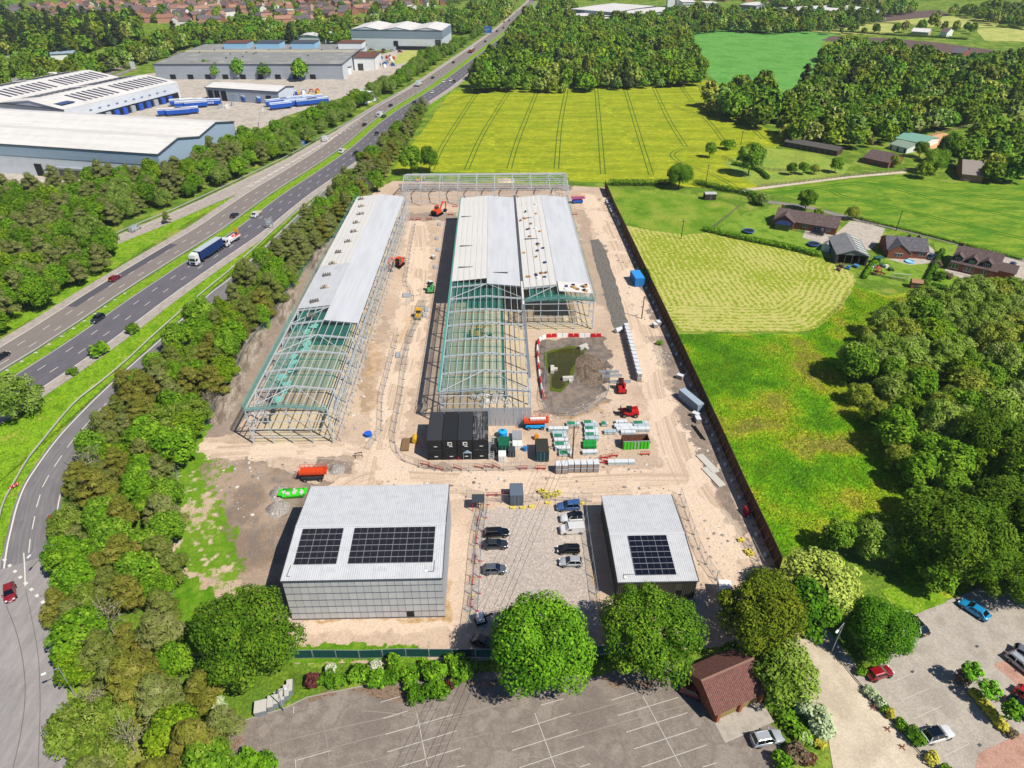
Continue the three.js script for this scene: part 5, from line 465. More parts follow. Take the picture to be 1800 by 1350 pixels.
{ const s = shed('distribution_warehouse', 'white warehouse with strips of roof solar panels and a row of blue docks', [-322, -429.3], [-231.5,-392.5], [-205.3,-471.8], { eave: 10, rise: 3, spans: 2, axis: 'y', wall: B.cladWhite, side: B.cladWhite, roof: B.roofWhite }); const r = s.hd * 2; // strips of panels
  const st = new THREE.BoxGeometry(8, 0.08, 1.1), sm = mat(0x4a4656, { roughness: 0.3 }); const sl = 3 / (s.hw / 2); for (let k = 0; k < 20; k++) for (const span of [-1, 1]) for (const side of [-1, 1]) { if (k % 10 === 9 || (span > 0 && side > 0 && k > 16)) continue; const p = part('solar_strip', st, sm, s.t); const xr = s.hw / 2; p.position.set(span * xr + side * xr * 0.5, 10.1 + 1.5 + 0.2, -s.hd + 4 + k * (r - 8) / 20); p.scale.x = xr * 0.62 / 8; p.scale.z = 1.5; p.rotation.z = -side * Math.atan(sl); p.visible = true; } part('solar_block', box(s.hw * 0.36, 0.1, 9, s.hw * 0.72, 11.5, s.hd - 8).translate(0, 0, 0), mat(0x23406c, { roughness: 0.25 }), s.t); part('dark_bay', box(0.3, 4.4, r - 16, s.hw + 0.05, 2.2, -6), B.door, s.t); for (let k = 0; k < 10; k++) { part('dock_shelter', box(1.2, 3.6, 3, s.hw + 0.7, 1.9, s.hd - 20 - k * (r - 24) / 10), [mat(0x2a4fa8), B.cladGrey, mat(0x2a4fa8)][k % 3], s.t); part('sign', box(0.1, 0.7, 1.8, s.hw + 0.12, 6.8, s.hd - 16 - k * (r - 22) / 10), mat(0x6a7a9a), s.t); } part('door', box(6, 5, 0.2, -s.hw * 0.55, 2.5, s.hd + 0.1), B.door, s.t); }
{ const s = shed('factory', 'wide grey roofed factory with four boxy roof lights', [-243.4,-538.2], [-108.6,-534.9], [-79.6,-633.1], { eave: 10, rise: 0.3, spans: 1, axis: 'x', wall: B.cladGrey, side: B.cladWhite, roof: B.oldRoof }); for (const [f, m, top] of [[0.26, B.paleBlue, B.brown], [0.45, B.paleBlue, B.trim], [0.66, B.paleBlue, B.trim], [0.94, B.white, B.brown]]) { const b = part('roof_monitor', box(19, 4, 16, mix(-s.hw, s.hw, f), 12.3, -s.hd * 0.62), m, s.t); part('flat_roof', box(19.6, 0.4, 16.6, mix(-s.hw, s.hw, f), 14.5, -s.hd * 0.62), top, b); } part('roof_step', box(s.hw * 1.96, 1, 1, 0, 10.9, -s.hd * 0.12), mat(0xc9bda0), s.t); for (let k = 0; k < 9; k++) part('dock_door', box(4, 3, 0.2, mix(-s.hw + 12, s.hw - 22, k / 8), 1.8, s.hd + 0.1), B.door, s.t); part('roof_vent', mergeAll(Array.from({ length: 12 }, (_, k) => box(1, 0.8, 1, (HT[k * 7] - 0.5) * s.hw * 1.8, 10.7, (HT[k * 11] - 0.3) * s.hd))), B.trim, s.t).userData.kind = 'stuff';
  const bx2 = shed('factory', 'white boiler house with brown flat roof beside the grey factory', [-106.8,-571], [-90.8,-570.6], [-88.4,-601.4], { eave: 9, rise: 0.2, axis: 'x', wall: B.white, roof: B.brown }); part('door', box(4, 5, 0.2, -3, 2.5, bx2.hd + 0.1), B.glass, bx2.t); }
{ const s = shed('distribution_warehouse', 'big white triple-ridged warehouse with a grey-blue upper band', [-126.4,-678.9], [-45,-669], [-40.9,-714.6], { eave: 16, rise: 2.4, spans: 3, axis: 'y', wall: B.cladWhite, side: B.cladWhite, roof: B.roofWhite }); part('band', box(s.hw * 2 + 0.1, 6.5, 0.2, 0, 13, s.hd + 0.1), mat(0x7d8a94), s.t); part('band', box(0.2, 6.5, s.hd * 2, s.hw, 13, 0), mat(0x7d8a94), s.t); part('dock_wall', box(30, 3, 0.3, 14, 2, s.hd + 0.15), B.door, s.t); part('glazing', box(5, 6, 0.3, s.hw - 4, 6, s.hd + 0.15), B.glass, s.t); part('door', box(4, 4, 0.3, -1, 5.6, s.hd + 0.15), B.door, s.t); }
{ const s = shed('depot_shed', 'white vehicle workshop with open bays in the lorry yard', [-182.4,-466.5], [-132.8,-451], [-128.8,-468.9], { eave: 7.5, rise: 1.6, axis: 'x', wall: B.cladGrey, side: B.cladWhite, roof: B.roofWhite }); for (const x of [0.06, 0.15, 0.245]) part('bay_door', box(3.6, 6, 0.2, mix(-s.hw, s.hw, x), 3, s.hd + 0.1), B.door, s.t); part('bay_door', box(3.4, 5, 0.2, mix(-s.hw, s.hw, 0.86), 2.5, s.hd + 0.1), B.door, s.t); part('bay_door', box(3.4, 5, 0.2, mix(-s.hw, s.hw, 0.4), 2.5, s.hd + 0.1), B.cladBlue, s.t); }
shed('depot_shed', 'small white gabled unit left of the big triple-ridged warehouse', [-181.1,-705.6], [-160.3,-701.2], [-158.5,-733.5], { eave: 8, rise: 1.2, axis: 'y', wall: B.cladWhite, roof: B.roofWhite });
for (const [a, b, c, l, w, r] of [[[-364.3,-620.5], [-346,-626], [-349.7,-644.7], 'pale blue roofed unit among trees above the left warehouses', B.white, B.cladBlue], [[-385.7,-600.9], [-370.2,-609], [-376.1,-623.7], 'low grey roofed unit at the foot of the dark tree belt', B.white, B.oldRoof], [[-332,-543.5], [-316.8,-545.5], [-326.7,-567.6], 'white roofed unit with cars parked outside', B.white, B.roofWhite], [[-331.1,-494.3], [-320.1,-496], [-331.6,-514.7], 'flat grey unit half hidden by a tree beside the solar warehouse', B.cladGrey, B.oldRoof], [[-322,-525.2], [-309.6,-531.5], [-314,-538.4], 'orange fronted unit above the dual carriageway', mat(0xb05a30), B.roofWhite], [[-91.9,-457.2], [-80.5,-451.7], [-78.3,-465.7], 'small pale shed among the motorway trees by the trailers', B.white, B.white], [[-138.6,-545.9], [-116,-535.9], [-118.1,-562.5], 'white flat shed with a red edge below the factory', B.white, B.roofWhite]]) shed('small_unit', l, a, b, c, { eave: 5, rise: 0.8, axis: 'x', wall: w, roof: r });
for (const [a, b, c, e, l, m] of [[[93.1,-931.5], [140,-891.3], [213.3,-956.5], 9, 'white flat-roofed factory beyond the mixed wood', B.cladBlue], [[140,-871.2], [164.4,-846.5], [222.8,-907.9], 11, 'grey-walled factory hall with a teal strip beyond the wood', B.cladGrey], [[89.5,-899.6], [117.6,-869.2], [126.7,-898.7], 6, 'low white annexe in front of the far factory', B.white], [[347.7,-939.1], [366.8,-885.8], [442.5,-980.4], 9, 'large white shed behind the bright green field hedge', B.cladWhite], [[251.4,-1028.6], [270.3,-1028.2], [287,-1078.9], 8, 'white hall behind the far factory chimney', B.white], [[284.1,-1036], [300.8,-1035.6], [313.1,-1068.7], 6, 'small pale hall on the skyline between trees', B.white], [[324.9,-1019.1], [342.5,-1003.2], [365.6,-1050.5], 6, 'grey skyline unit with small windows right of the chimney', B.cladGrey]]) { const s = shed('far_factory', l, a, b, c, { eave: e, rise: 0.6, axis: 'x', wall: m, roof: B.roofWhite }); const g = []; for (let k = 0; k < 8; k++) part('window', box(s.hw * 0.13, 1.8, 0.2, mix(-s.hw * 0.85, s.hw * 0.85, k / 7), e * 0.6, s.hd + 0.1), B.glass, s.t); }
{ const p = [255.9,-1059.7]; const t = thing('chimney', 'slender white chimney stack of the far factory', 'chimney', p); part('stack', cyl(1.6, 1.4, 26, 0, 0, 0, 12), B.white, t); part('cap', cyl(1.7, 1.7, 0.8, 0, 26, 0, 12), B.cladGrey, t); const q = [242.6,-1060.1], s = thing('silo', 'square white plant tower beside the far chimney', 'tower', q); part('tower', box(10, 16, 8, 0, 8, 0), B.white, s); part('roof', box(10.6, 0.6, 8.6, 0, 16.3, 0), B.cladGrey, s); }
struct('lorry_yard', sheet([[-311.3,-409.9],[-269.5,-408.9],[-251.1,-422.3],[-244,-496.3],[-274.3,-538],[-256.9,-565.1],[-214.6,-578.9],[-129,-545.6],[-118.2,-602.8],[-77.2,-695.5],[-35.4,-694.4],[-38.9,-660.5],[-73.2,-568],[-88,-496.4],[-108.7,-449.2],[-122.2,-419.2],[-131.7,-374.2],[-147.8,-337.2],[-159.5,-307.7],[-188.9,-297.1],[-226.5,-280.9]], 0.05, 30), M.yard);
{ const r = rng(66), cm = [mat(0xb05a3a), B.white, mat(0x3a5a9a), mat(0xc8a040), B.cladGrey, mat(0x7a7a72)]; for (const [q, n, w, l] of [[[[-138.5,-484.4],[-117.2,-489.5],[-107.8,-471.1],[-126.4,-464.6]], 14, 3, 'stacked crate near the white workshop'], [[[-115.5,-613.9],[-80.9,-636.4],[-79.6,-585.9],[-100.4,-576.1]], 26, 3, 'pallet stack behind the boiler house'], [[[-193.9,-462.9],[-159.5,-455.4],[-156.1,-433.2],[-188.9,-440.1]], 9, 2.4, 'roll cage stack in the middle of the lorry yard'], [[[-137.7,-587.3],[-112.7,-571.4],[-112.7,-547.5],[-133.5,-557.4]], 10, 2.4, 'pallet stack below the flat shed'], [[[-119.4,-733.9],[-79.4,-717.5],[-80.6,-702.7],[-116,-710.9]], 10, 3, 'goods stacked before the triple-ridged warehouse']]) for (const p of scatter(q, 3.6, n, n)) single('goods_stack', [box(w * (0.6 + r() * 0.6), 1.2 + r(), w * 0.7, 0, 0.9, 0), box(w * 0.5, 0.8, w * 0.5, 0.2, 2, 0)], cm[Math.floor(r() * 6)], l, 'goods', l.replace('stack', 'stacks'), p, r() * 3); }
struct('dry_grass', sheet([[-82.7,-652],[-75.8,-681.4],[-49.8,-674],[-60.4,-621.1],[-80.6,-593.8]], 0.08, 30), M.paleField);
struct('dual_carriageway', ribbon(smooth([[-287.2,-458.5],[-286,-497.4],[-288.7,-542.8],[-291.8,-591],[-289.1,-632.5],[-273.4,-666.2]]), -4, 4, 0.09, 12), M.tar); struct('dual_carriageway', ribbon(smooth([[-274,-453.2],[-279.3,-506.9],[-280.5,-551.6],[-279.5,-588.1]]), -3, 3, 0.09, 12), M.tar); struct('dual_carriageway', ribbon(smooth([[-279.9,-810.6],[-283.1,-860.1],[-301.6,-978.7],[-326.5,-1106.5],[-351.5,-1227.8]]), -4, 4, 0.09, 12), M.tar);

// ---------------------------------------------------------------- vehicles (front is +x)
function loft(st, ring) { // stations -> closed shell; ring(station) = list of [y,z]
  const P = [], n = ring(st[0]).length, I = []; st.forEach(s => ring(s).forEach(([y, z]) => P.push(s[0], y, z))); for (let i = 0; i + 1 < st.length; i++) for (let k = 0; k < n; k++) { const a = i * n + k, b = i * n + (k + 1) % n, c = a + n, d = b + n; I.push(a, b, c, b, d, c); } for (let k = 1; k + 1 < n; k++) { I.push(0, k + 1, k); const o = (st.length - 1) * n; I.push(o, o + k, o + k + 1); }
  const g = new THREE.BufferGeometry(); g.setAttribute('position', new THREE.BufferAttribute(new Float32Array(P), 3)); g.setIndex(I); g.computeVertexNormals(); const ng = g; ng.setAttribute('uv', new THREE.BufferAttribute(new Float32Array(P.length / 3 * 2), 2)); return ng;
}
const bodyRing = ([x, top, w]) => [[0.26, -w * 0.92], [0.5, -w], [top * 0.82, -w * 0.99], [top, -w * 0.88], [top + 0.015, 0], [top, w * 0.88], [top * 0.82, w * 0.99], [0.5, w], [0.26, w * 0.92]];
const VM = { glass: new THREE.MeshPhysicalMaterial({ color: 0x0d1216, roughness: 0.06, clearcoat: 1 }), tyre: mat(0x141414, { roughness: 0.95 }), rim: mat(0x8d9094, { roughness: 0.35, metalness: 0.7 }), head: mat(0xd8dce0, { roughness: 0.15 }), tail: mat(0x7a0c0c, { roughness: 0.25 }), plate: mat(0xc8c26a), plateW: mat(0xd2d2cc), trim: mat(0x1c1d1f, { roughness: 0.7 }) };
const paints = {}; const paint = (c) => paints[c] ??= new THREE.MeshPhysicalMaterial({ color: c, roughness: 0.35, metalness: 0.2, clearcoat: 0.8, clearcoatRoughness: 0.1 });
const wheelG = new THREE.CylinderGeometry(0.33, 0.33, 0.22, 14).rotateX(PI / 2), rimG = new THREE.CylinderGeometry(0.2, 0.2, 0.235, 10).rotateX(PI / 2);
function wheel(t, x, z, r = 1) { const w = part('wheel', wheelG, VM.tyre, t); w.position.set(x, 0.33 * r, z); w.scale.setScalar(r); part('rim', rimG, VM.rim, w); }
const STY = {
  hatch: { st: [[-1.98, 0.72, 0.72], [-1.9, 0.9, 0.8], [-1.2, 0.95, 0.86], [0, 0.93, 0.87], [1.05, 0.9, 0.85], [1.7, 0.8, 0.8], [1.95, 0.66, 0.7], [2.02, 0.5, 0.6]], cab: [-1.85, 0.95, -1.45, 0.15, 1.45], wh: 1.25 },
  saloon: { st: [[-2.25, 0.72, 0.72], [-2.15, 0.92, 0.82], [-1.4, 0.96, 0.89], [0, 0.94, 0.9], [1.2, 0.92, 0.88], [1.9, 0.82, 0.83], [2.2, 0.66, 0.72], [2.27, 0.5, 0.62]], cab: [-1.9, 1.05, -1.2, 0.2, 1.42], wh: 1.38 },
  estate: { st: [[-2.3, 0.75, 0.74], [-2.2, 0.94, 0.83], [-1.4, 0.97, 0.9], [0, 0.95, 0.91], [1.2, 0.92, 0.89], [1.9, 0.82, 0.84], [2.25, 0.66, 0.72], [2.32, 0.5, 0.62]], cab: [-2.18, 1.05, -1.8, 0.2, 1.47], wh: 1.4 },
  suv: { st: [[-2.2, 0.85, 0.76], [-2.1, 1.02, 0.86], [-1.3, 1.07, 0.92], [0, 1.06, 0.93], [1.1, 1.03, 0.91], [1.8, 0.95, 0.87], [2.15, 0.78, 0.76], [2.22, 0.55, 0.66]], cab: [-2.05, 0.95, -1.7, 0.15, 1.68], wh: 1.36 },
};
function car(style, color, [a, b], label, o = {}) { // a rear end, b front end on the ground
  const S = STY[style], t = thing('car', label, o.category ?? 'car', [(a[0] + b[0]) / 2, (a[1] + b[1]) / 2], Math.atan2(-(b[1] - a[1]), b[0] - a[0]), o.group, o.y ?? 0.1), m = paint(color), [c0, c1, r0, r1, h] = S.cab, yb = S.st[3][1] - 0.03, wb = 0.82 * S.st[3][2] / 0.9, wt = wb * 0.76;
  part('body', loft(S.st, bodyRing), m, t); part('window', hexa(rectPts(c0, c1, -wb, wb, yb), rectPts(r0, r1, -wt, wt, h - 0.05)), VM.glass, t);
  part('roof', hexa(rectPts(r0 - 0.06, r1 + 0.04, -wt - 0.02, wt + 0.02, h - 0.06), rectPts(r0 + 0.12, r1 - 0.1, -wt * 0.86, wt * 0.86, h)), o.blackRoof ? VM.glass : m, t);
  for (const s of [-1, 1]) { part('pillar', [beam([c0 + 0.02, yb, s * wb], [r0, h - 0.04, s * wt], 0.12, 0.09), beam([(c0 + c1) / 2 - 0.2, yb, s * (wb + 0.01)], [(r0 + r1) / 2 - 0.1, h - 0.04, s * (wt + 0.01)], 0.07), beam([c1, yb, s * wb], [r1, h - 0.04, s * wt], 0.07)], m, t); part('mirror', box(0.16, 0.13, 0.2, c1 - 0.35, yb + 0.12, s * (wb + 0.16)), m, t); const xf = S.st[6][0], xr = S.st[1][0]; part('headlight', box(0.28, 0.13, 0.32, xf - 0.06, 0.66, s * 0.54), VM.head, t); part('tail_light', box(0.12, 0.2, 0.26, xr - 0.06, 0.78, s * 0.6), VM.tail, t); wheel(t, S.wh, s * 0.8); wheel(t, -S.wh, s * 0.8); }
  part('number_plate', box(0.03, 0.11, 0.5, S.st[0][0] - 0.02, 0.55, 0), VM.plate, t); part('number_plate', box(0.03, 0.11, 0.5, S.st[7][0] + 0.02, 0.42, 0), VM.plateW, t); if (o.rails) for (const s of [-1, 1]) part('roof_rail', beam([r0 + 0.1, h + 0.05, s * wt * 0.85], [r1 - 0.1, h + 0.05, s * wt * 0.85], 0.05), VM.rim, t); return t;
}
function van(color, [a, b], label, o = {}) { const t = thing('van', label, 'van', [(a[0] + b[0]) / 2, (a[1] + b[1]) / 2], Math.atan2(-(b[1] - a[1]), b[0] - a[0]), o.group, 0.1), m = paint(color), k = o.k ?? 1; const prof = [[-2.3, 0.3], [2.3, 0.3], [2.38, 0.75], [2.2, 1.0], [1.35, 1.1], [0.75, 1.8], [-2.25, 1.85], [-2.32, 1.0]]; part('body', (() => { const s = new THREE.Shape(prof.map(p => new THREE.Vector2(p[0] * k, p[1] * k))); const g = new THREE.ExtrudeGeometry(s, { depth: 1.6 * k, bevelEnabled: true, bevelSize: 0.06, bevelThickness: 0.1, bevelSegments: 2 }); g.translate(0, 0, -0.8 * k); return norm(g); })(), m, t); part('windscreen', hexa(rectPts(1.36 * k, 1.42 * k, -0.78 * k, 0.78 * k, 1.1 * k), rectPts(0.8 * k, 0.84 * k, -0.72 * k, 0.72 * k, 1.8 * k)), VM.glass, t); for (const s of [-1, 1]) { part('side_window', hexa([[0.2, 1.12, s * 0.91], [1.15, 1.12, s * 0.91], [1.15, 1.12, s * 0.89], [0.2, 1.12, s * 0.89]].map(p => p.map(v => v * k)), [[0.2, 1.6, s * 0.91], [0.7, 1.6, s * 0.91], [0.7, 1.6, s * 0.89], [0.2, 1.6, s * 0.89]].map(p => p.map(v => v * k))), VM.glass, t); part('headlight', box(0.2, 0.2, 0.3, 2.24 * k, 0.8 * k, s * 0.62 * k), VM.head, t); part('tail_light', box(0.06, 0.4, 0.14, -2.36 * k, 0.95 * k, s * 0.76 * k), VM.tail, t); wheel(t, 1.5 * k, s * 0.8 * k, k); wheel(t, -1.5 * k, s * 0.8 * k, k); } return t; }
const BLACK = 0x101114, GREY = 0x565d66, SILVER = 0xa9adb2, RED = 0x8e0f1e, WHITE = 0xdadada, NAVY = 0x1a2233, BLUE = 0x1b8fc4, STEELB = 0x3d5f94;
// cars in the site's gravel car park: [rear, front]
car('estate', BLACK, [[-3,-87.7],[1.7,-87.9]], 'black estate car next to a dark grey saloon in the gravel car park', { rails: true }); car('saloon', 0x2e3338, [[-3,-85],[1.2,-85]], 'dark grey saloon between the black estate and a blue-grey hatchback'); car('hatch', GREY, [[-3.1,-79.3],[1,-79.4]], 'blue-grey hatchback standing alone nearest the panelled warehouse front');
{ const [a, b] = [[15.6,-94.4],[10.3,-94.1]]; const t = car('suv', STEELB, [a, b], 'metallic blue pick-up with a hard top at the gravel car park corner', { category: 'pick-up' }); part('hard_top', box(1.3, 0.06, 1.3, -1.5, 1.72, 0), paint(STEELB), t); }
car('suv', WHITE, [[15.5,-91.3],[11.3,-91.1]], 'white car with black roof beside the blue pick-up', { blackRoof: true }); van(WHITE, [[15.2,-88.4],[11,-88.2]], 'small white van with blue mark parked beside the white car', { k: 0.92 }); car('hatch', BLACK, [[14.1,-83.5],[9.9,-83.6]], 'black hatchback parked beside the silver hatchback'); car('hatch', SILVER, [[14.2,-80.6],[10.1,-80.7]], 'silver hatchback at the end of the right-hand row'); car('saloon', 0x1c2024, [[-3.9,-65.6],[-1.2,-64.4]], 'dark car in the shade of the bright green round tree');
// foreground and right car park
car('suv', SILVER, [[33.4,-48.8],[38,-49.5]], 'silver estate with black roof bars near the garage', { rails: true }); car('saloon', BLUE, [[77.2,-67.6],[75,-70.8]], 'bright blue car alone on the pale car park'); car('saloon', 0x12151c, [[65.7,-65.1],[64.7,-68.4]], 'black car half under the deep green tree'); car('hatch', RED, [[53.9,-58],[57.3,-58.9]], 'red hatchback under the deep green tree'); car('suv', WHITE, [[57.1,-48.7],[61.1,-49.6]], 'white car with black glass roof beside the dark oval bush', { blackRoof: true }); car('estate', SILVER, [[76.8,-60.7],[78.2,-57.7]], 'silver estate on the pink brick bay', { rails: true }); car('hatch', 0xc01020, [[74.5,-55.2],[75.8,-52.9]], 'bright red car beside the sapling island'); car('saloon', BLACK, [[72.3,-53.8],[73.7,-50.9]], 'black car between the red car and the saplings'); car('estate', 0x6d7278, [[78.5,-61.7],[80.7,-59.5]], 'grey car with roof box at the brick bays'); car('hatch', 0x7e1024, [[27,-56.4],[28.2,-55.8]], 'dark red car in the garage shadow');
car('hatch', 0x8a1020, [[-82.4,-78.5],[-79.8,-74.3]], 'dark red hatchback driving on the junction road');
car('saloon', 0x20242c, [[114.2,-232.6],[117.2,-229.8]], 'dark car on the terrace of the long brown bungalow'); car('suv', 0x3a5064, [[142.6,-207.1],[146.9,-210.8]], 'blue-grey car beside the red brick bungalow'); car('suv', 0x24364e, [[164.9,-198.9],[169.8,-204.2]], 'dark blue car on the drive of the dormer bungalow');
// motorway traffic: lane offset and position along the line
function onRoad(p, len, away) { let best = 1e9, F = frames(median), f; for (const q of F) { const d = Math.hypot(q.p[0] - p[0], q.p[1] - p[1]); if (d < best) { best = d; f = q; } } const s = away ? 1 : -1; return [[p[0] - f.d[0] * len / 2 * s, p[1] - f.d[1] * len / 2 * s], [p[0] + f.d[0] * len / 2 * s, p[1] + f.d[1] * len / 2 * s]]; }
for (const [p, st, c, away, l] of [[[-119.4,-198.6], 'hatch', RED, 1, 'red hatchback on the patched lane of the motorway'], [[-127,-152], 'saloon', BLACK, 1, 'black saloon on the carriageway beside the birch'], [[-99.5,-254], 'saloon', NAVY, 1, 'dark blue saloon level with the white pick-up on the motorway'], [[-111.9,-171.7], 'suv', 0x1c2a30, 0, 'black car beside the central reservation grass'], [[-63.7,-444.9], 'saloon', BLACK, 1, 'black car ahead of the caravan on the motorway'], [[-72.2,-396.2], 'saloon', BLACK, 1, 'black car behind the caravan on the motorway'], [[-63.9,-415], 'suv', BLACK, 1, 'dark car overtaking the caravan'], [[-67.4,-337.2], 'suv', BLACK, 0, 'dark car beside the white flatbed half behind trees'], [[-62.8,-376.1], 'saloon', BLACK, 0, 'dark car half hidden by the pines by the reservation'], [[-50,-451.1], 'suv', NAVY, 0, 'dark car next to the lone pine by the motorway'], [[-44.5,-536.8], 'saloon', BLACK, 1, 'dark car ahead of the white box van'], [[-41,-483.9], 'hatch', WHITE, 0, 'white car behind the lone motorway pine'], [[-35.7,-521.4], 'suv', WHITE, 0, 'white car leading a pair on the near carriageway'], [[-31.1,-525.6], 'suv', WHITE, 0, 'white car next to a black one on the near carriageway'], [[-28.5,-521.2], 'hatch', BLACK, 0, 'black car next to a white one on the near carriageway'], [[-32.7,-603.5], 'saloon', BLACK, 1, 'lone dark car behind the red lorry'], [[-8,-723.4], 'saloon', BLACK, 1, 'lone dark car beyond the red lorry'], [[3.9,-799.1], 'suv', BLACK, 1, 'dark car on the far stretch of motorway near the blue sign'], [[10.8,-827.6], 'suv', NAVY, 1, 'navy car on the far stretch of motorway near the blue sign'], [[12.2,-879.9], 'hatch', RED, 1, 'red car on the far stretch of motorway'], [[18.4,-896.7], 'saloon', BLACK, 1, 'black car just beyond the red one on the far stretch'], [[29.8,-991], 'hatch', WHITE, 1, 'white car on the far motorway bend'], [[32.7,-925.9], 'suv', WHITE, 0, 'white car coming round the far motorway bend'], [[40,-1049.3], 'saloon', RED, 1, 'dark red car at the very end of the motorway']]) car(st, c, onRoad(p, 4, away), l, { y: 0.12 });
van(SILVER, onRoad([-131.3,-240.8], 4, 1), 'silver van on the slip road'); van(WHITE, onRoad([-87.3,-365.1], 4, 1), 'large white van on the slip lane beside the motorway', { k: 1.25 });
function bigTruck(p, away, label, build, y = 0.12) { const [a, b] = onRoad(p, 4, away); const t = thing('lorry', label, 'lorry', p, Math.atan2(-(b[1] - a[1]), b[0] - a[0]), null, y); build(t); return t; }
function cab(t, x, m, h = 3.4) { part('cab', hexa(rectPts(x - 1.1, x + 1.15, -1.22, 1.22, 0.6), rectPts(x - 1.1, x + 0.85, -1.15, 1.15, h)), m, t); part('windscreen', hexa(rectPts(x + 1.02, x + 1.1, -1.05, 1.05, 1.75), rectPts(x + 0.92, x + 0.98, -1.0, 1.0, 2.6)), VM.glass, t); part('grille', box(0.06, 0.7, 1.7, x + 1.15, 1.05, 0), VM.trim, t); for (const s of [-1, 1]) { part('side_window', box(0.9, 0.7, 0.05, x + 0.3, 2.1, s * 1.2), VM.glass, t); part('headlight', box(0.08, 0.2, 0.35, x + 1.16, 0.8, s * 0.95), VM.head, t); part('mirror', box(0.12, 0.6, 0.2, x + 0.9, 2.1, s * 1.42), VM.trim, t); } }
const axle = (t, x) => { for (const s of [-1, 1]) wheel(t, x, s * 1.05, 1.5); };
const curtain = mat(0xffffff, { roughness: 0.6, map: tex(256, 64, (u, v) => { const k = 0.85 + 0.15 * Math.sin(u * 2 * PI * 12) * 0.4 + 0.1 * vn(u * 40, v * 10); return [0.08 * k, 0.2 * k, 0.42 * k]; }) });
bigTruck([-96.4,-215.7], 0, 'articulated lorry with white cab and blue curtain trailer', t => { cab(t, 6.9, paint(0xe4e4e4), 3.7); part('chassis', box(15, 0.4, 1.2, 0, 0.9, 0), VM.trim, t); const b = part('trailer', box(12.6, 2.75, 2.46, -1.3, 2.6, 0), curtain, t); part('trailer_roof', box(12.65, 0.08, 2.5, -1.3, 4.02, 0), mat(0xa8b0b8), b); part('roof_fairing', hexa(rectPts(5.9, 7.4, -1.1, 1.1, 3.7), rectPts(5.9, 6.3, -1.05, 1.05, 4.1)), paint(0xe4e4e4), t); part('side_skirt', box(7, 0.5, 2.4, -2, 0.9, 0), VM.trim, t); for (const x of [7, 3.9, -4.6, -5.9, -7.1]) axle(t, x); });
bigTruck([-92.6,-227.5], 0, 'white traffic maintenance lorry with cones and a yellow arrow board', t => { cab(t, 3, paint(0xe4e4e4), 2.9); part('chassis', box(8.4, 0.4, 1.2, -0.4, 0.9, 0), VM.trim, t); part('flatbed', box(6, 0.2, 2.4, -1.6, 1.2, 0), paint(0xe4e4e4), t); for (const s of [-1, 1]) part('dropside', box(6, 0.5, 0.08, -1.6, 1.55, s * 1.2), paint(0xe4e4e4), t); for (let k = 0; k < 5; k++) part('cone_stack', cyl(0.3, 0.08, 0.9, -2.4 - (k % 3) * 0.7, 1.3, (k % 2 - 0.5) * 1.2, 8), mat(0xc8352a), t); part('arrow_board', box(0.15, 1.4, 1.8, -4.2, 3.2, 0), mat(0xd8a520), t); part('mast', box(0.15, 1.6, 0.15, -4.2, 2, 0), VM.trim, t); part('tailboard', box(0.2, 1, 2.3, -4.7, 1.4, 0), mat(0xc86a28), t); for (const x of [3, -2.2, -3.5]) axle(t, x); });
for (const [p, l] of [[[-91.4,-254.5], 'white pick-up with open back on the motorway'], [[-74.7,-342.4], 'white flatbed pick-up beside the end of the reservation grass']]) bigTruck(p, 0, l, t => { part('cab', hexa(rectPts(-0.2, 2.6, -0.95, 0.95, 0.4), rectPts(0, 1.5, -0.85, 0.85, 1.9)), paint(WHITE), t); part('windscreen', hexa(rectPts(2.0, 2.2, -0.8, 0.8, 1.15), rectPts(1.5, 1.56, -0.75, 0.75, 1.8)), VM.glass, t); part('bonnet', box(0.9, 0.7, 1.7, 2.4, 0.85, 0), paint(WHITE), t); part('bed', box(2.9, 0.5, 1.95, -1.7, 0.8, 0), mat(0xb8a888), t); for (const s of [-1, 1]) { part('headlight', box(0.06, 0.16, 0.3, 2.87, 0.85, s * 0.65), VM.head, t); wheel(t, 1.8, s * 0.85); wheel(t, -2, s * 0.85); } });
bigTruck([-66.6,-417.9], 1, 'white caravan towed on the motorway', t => { part('body', hexa(rectPts(-2.8, 2.2, -1.1, 1.1, 0.5), rectPts(-2.6, 1.7, -1.05, 1.05, 2.6)), paint(WHITE), t); part('window', box(0.06, 0.7, 1.4, -2.75, 1.8, 0), VM.glass, t); for (const s of [-1, 1]) { part('tail_light', box(0.06, 0.3, 0.2, -2.8, 0.9, s * 0.9), VM.tail, t); wheel(t, -0.3, s * 1.0); } part('drawbar', box(1.4, 0.1, 0.15, 2.7, 0.5, 0), VM.trim, t); });
bigTruck([-52.3,-509.4], 1, 'white box van lorry on the hard shoulder side of the motorway', t => { cab(t, 3, paint(WHITE), 2.8); part('box_body', box(5.6, 2.6, 2.4, -1.1, 2.2, 0), paint(WHITE), t); part('chassis', box(7, 0.3, 1.2, 0, 0.8, 0), VM.trim, t); for (const x of [3, -2.6]) axle(t, x); });
bigTruck([-19.4,-660], 1, 'red and white car transporter on the far motorway', t => { cab(t, 6, paint(0x9a2a20), 3.2); part('deck', box(11, 0.3, 2.4, -0.6, 1.2, 0), mat(0x9a3a28), t); part('load', box(4, 1.3, 2.1, 2, 3.6, 0), paint(WHITE), t); part('load', box(4, 1.3, 2.1, -3, 2, 0), paint(0x8a3a2a), t); part('frame', box(10.5, 0.25, 2.3, -0.6, 2.9, 0), mat(0xa0a0a0), t); for (const x of [6, -3, -4.4]) axle(t, x); });
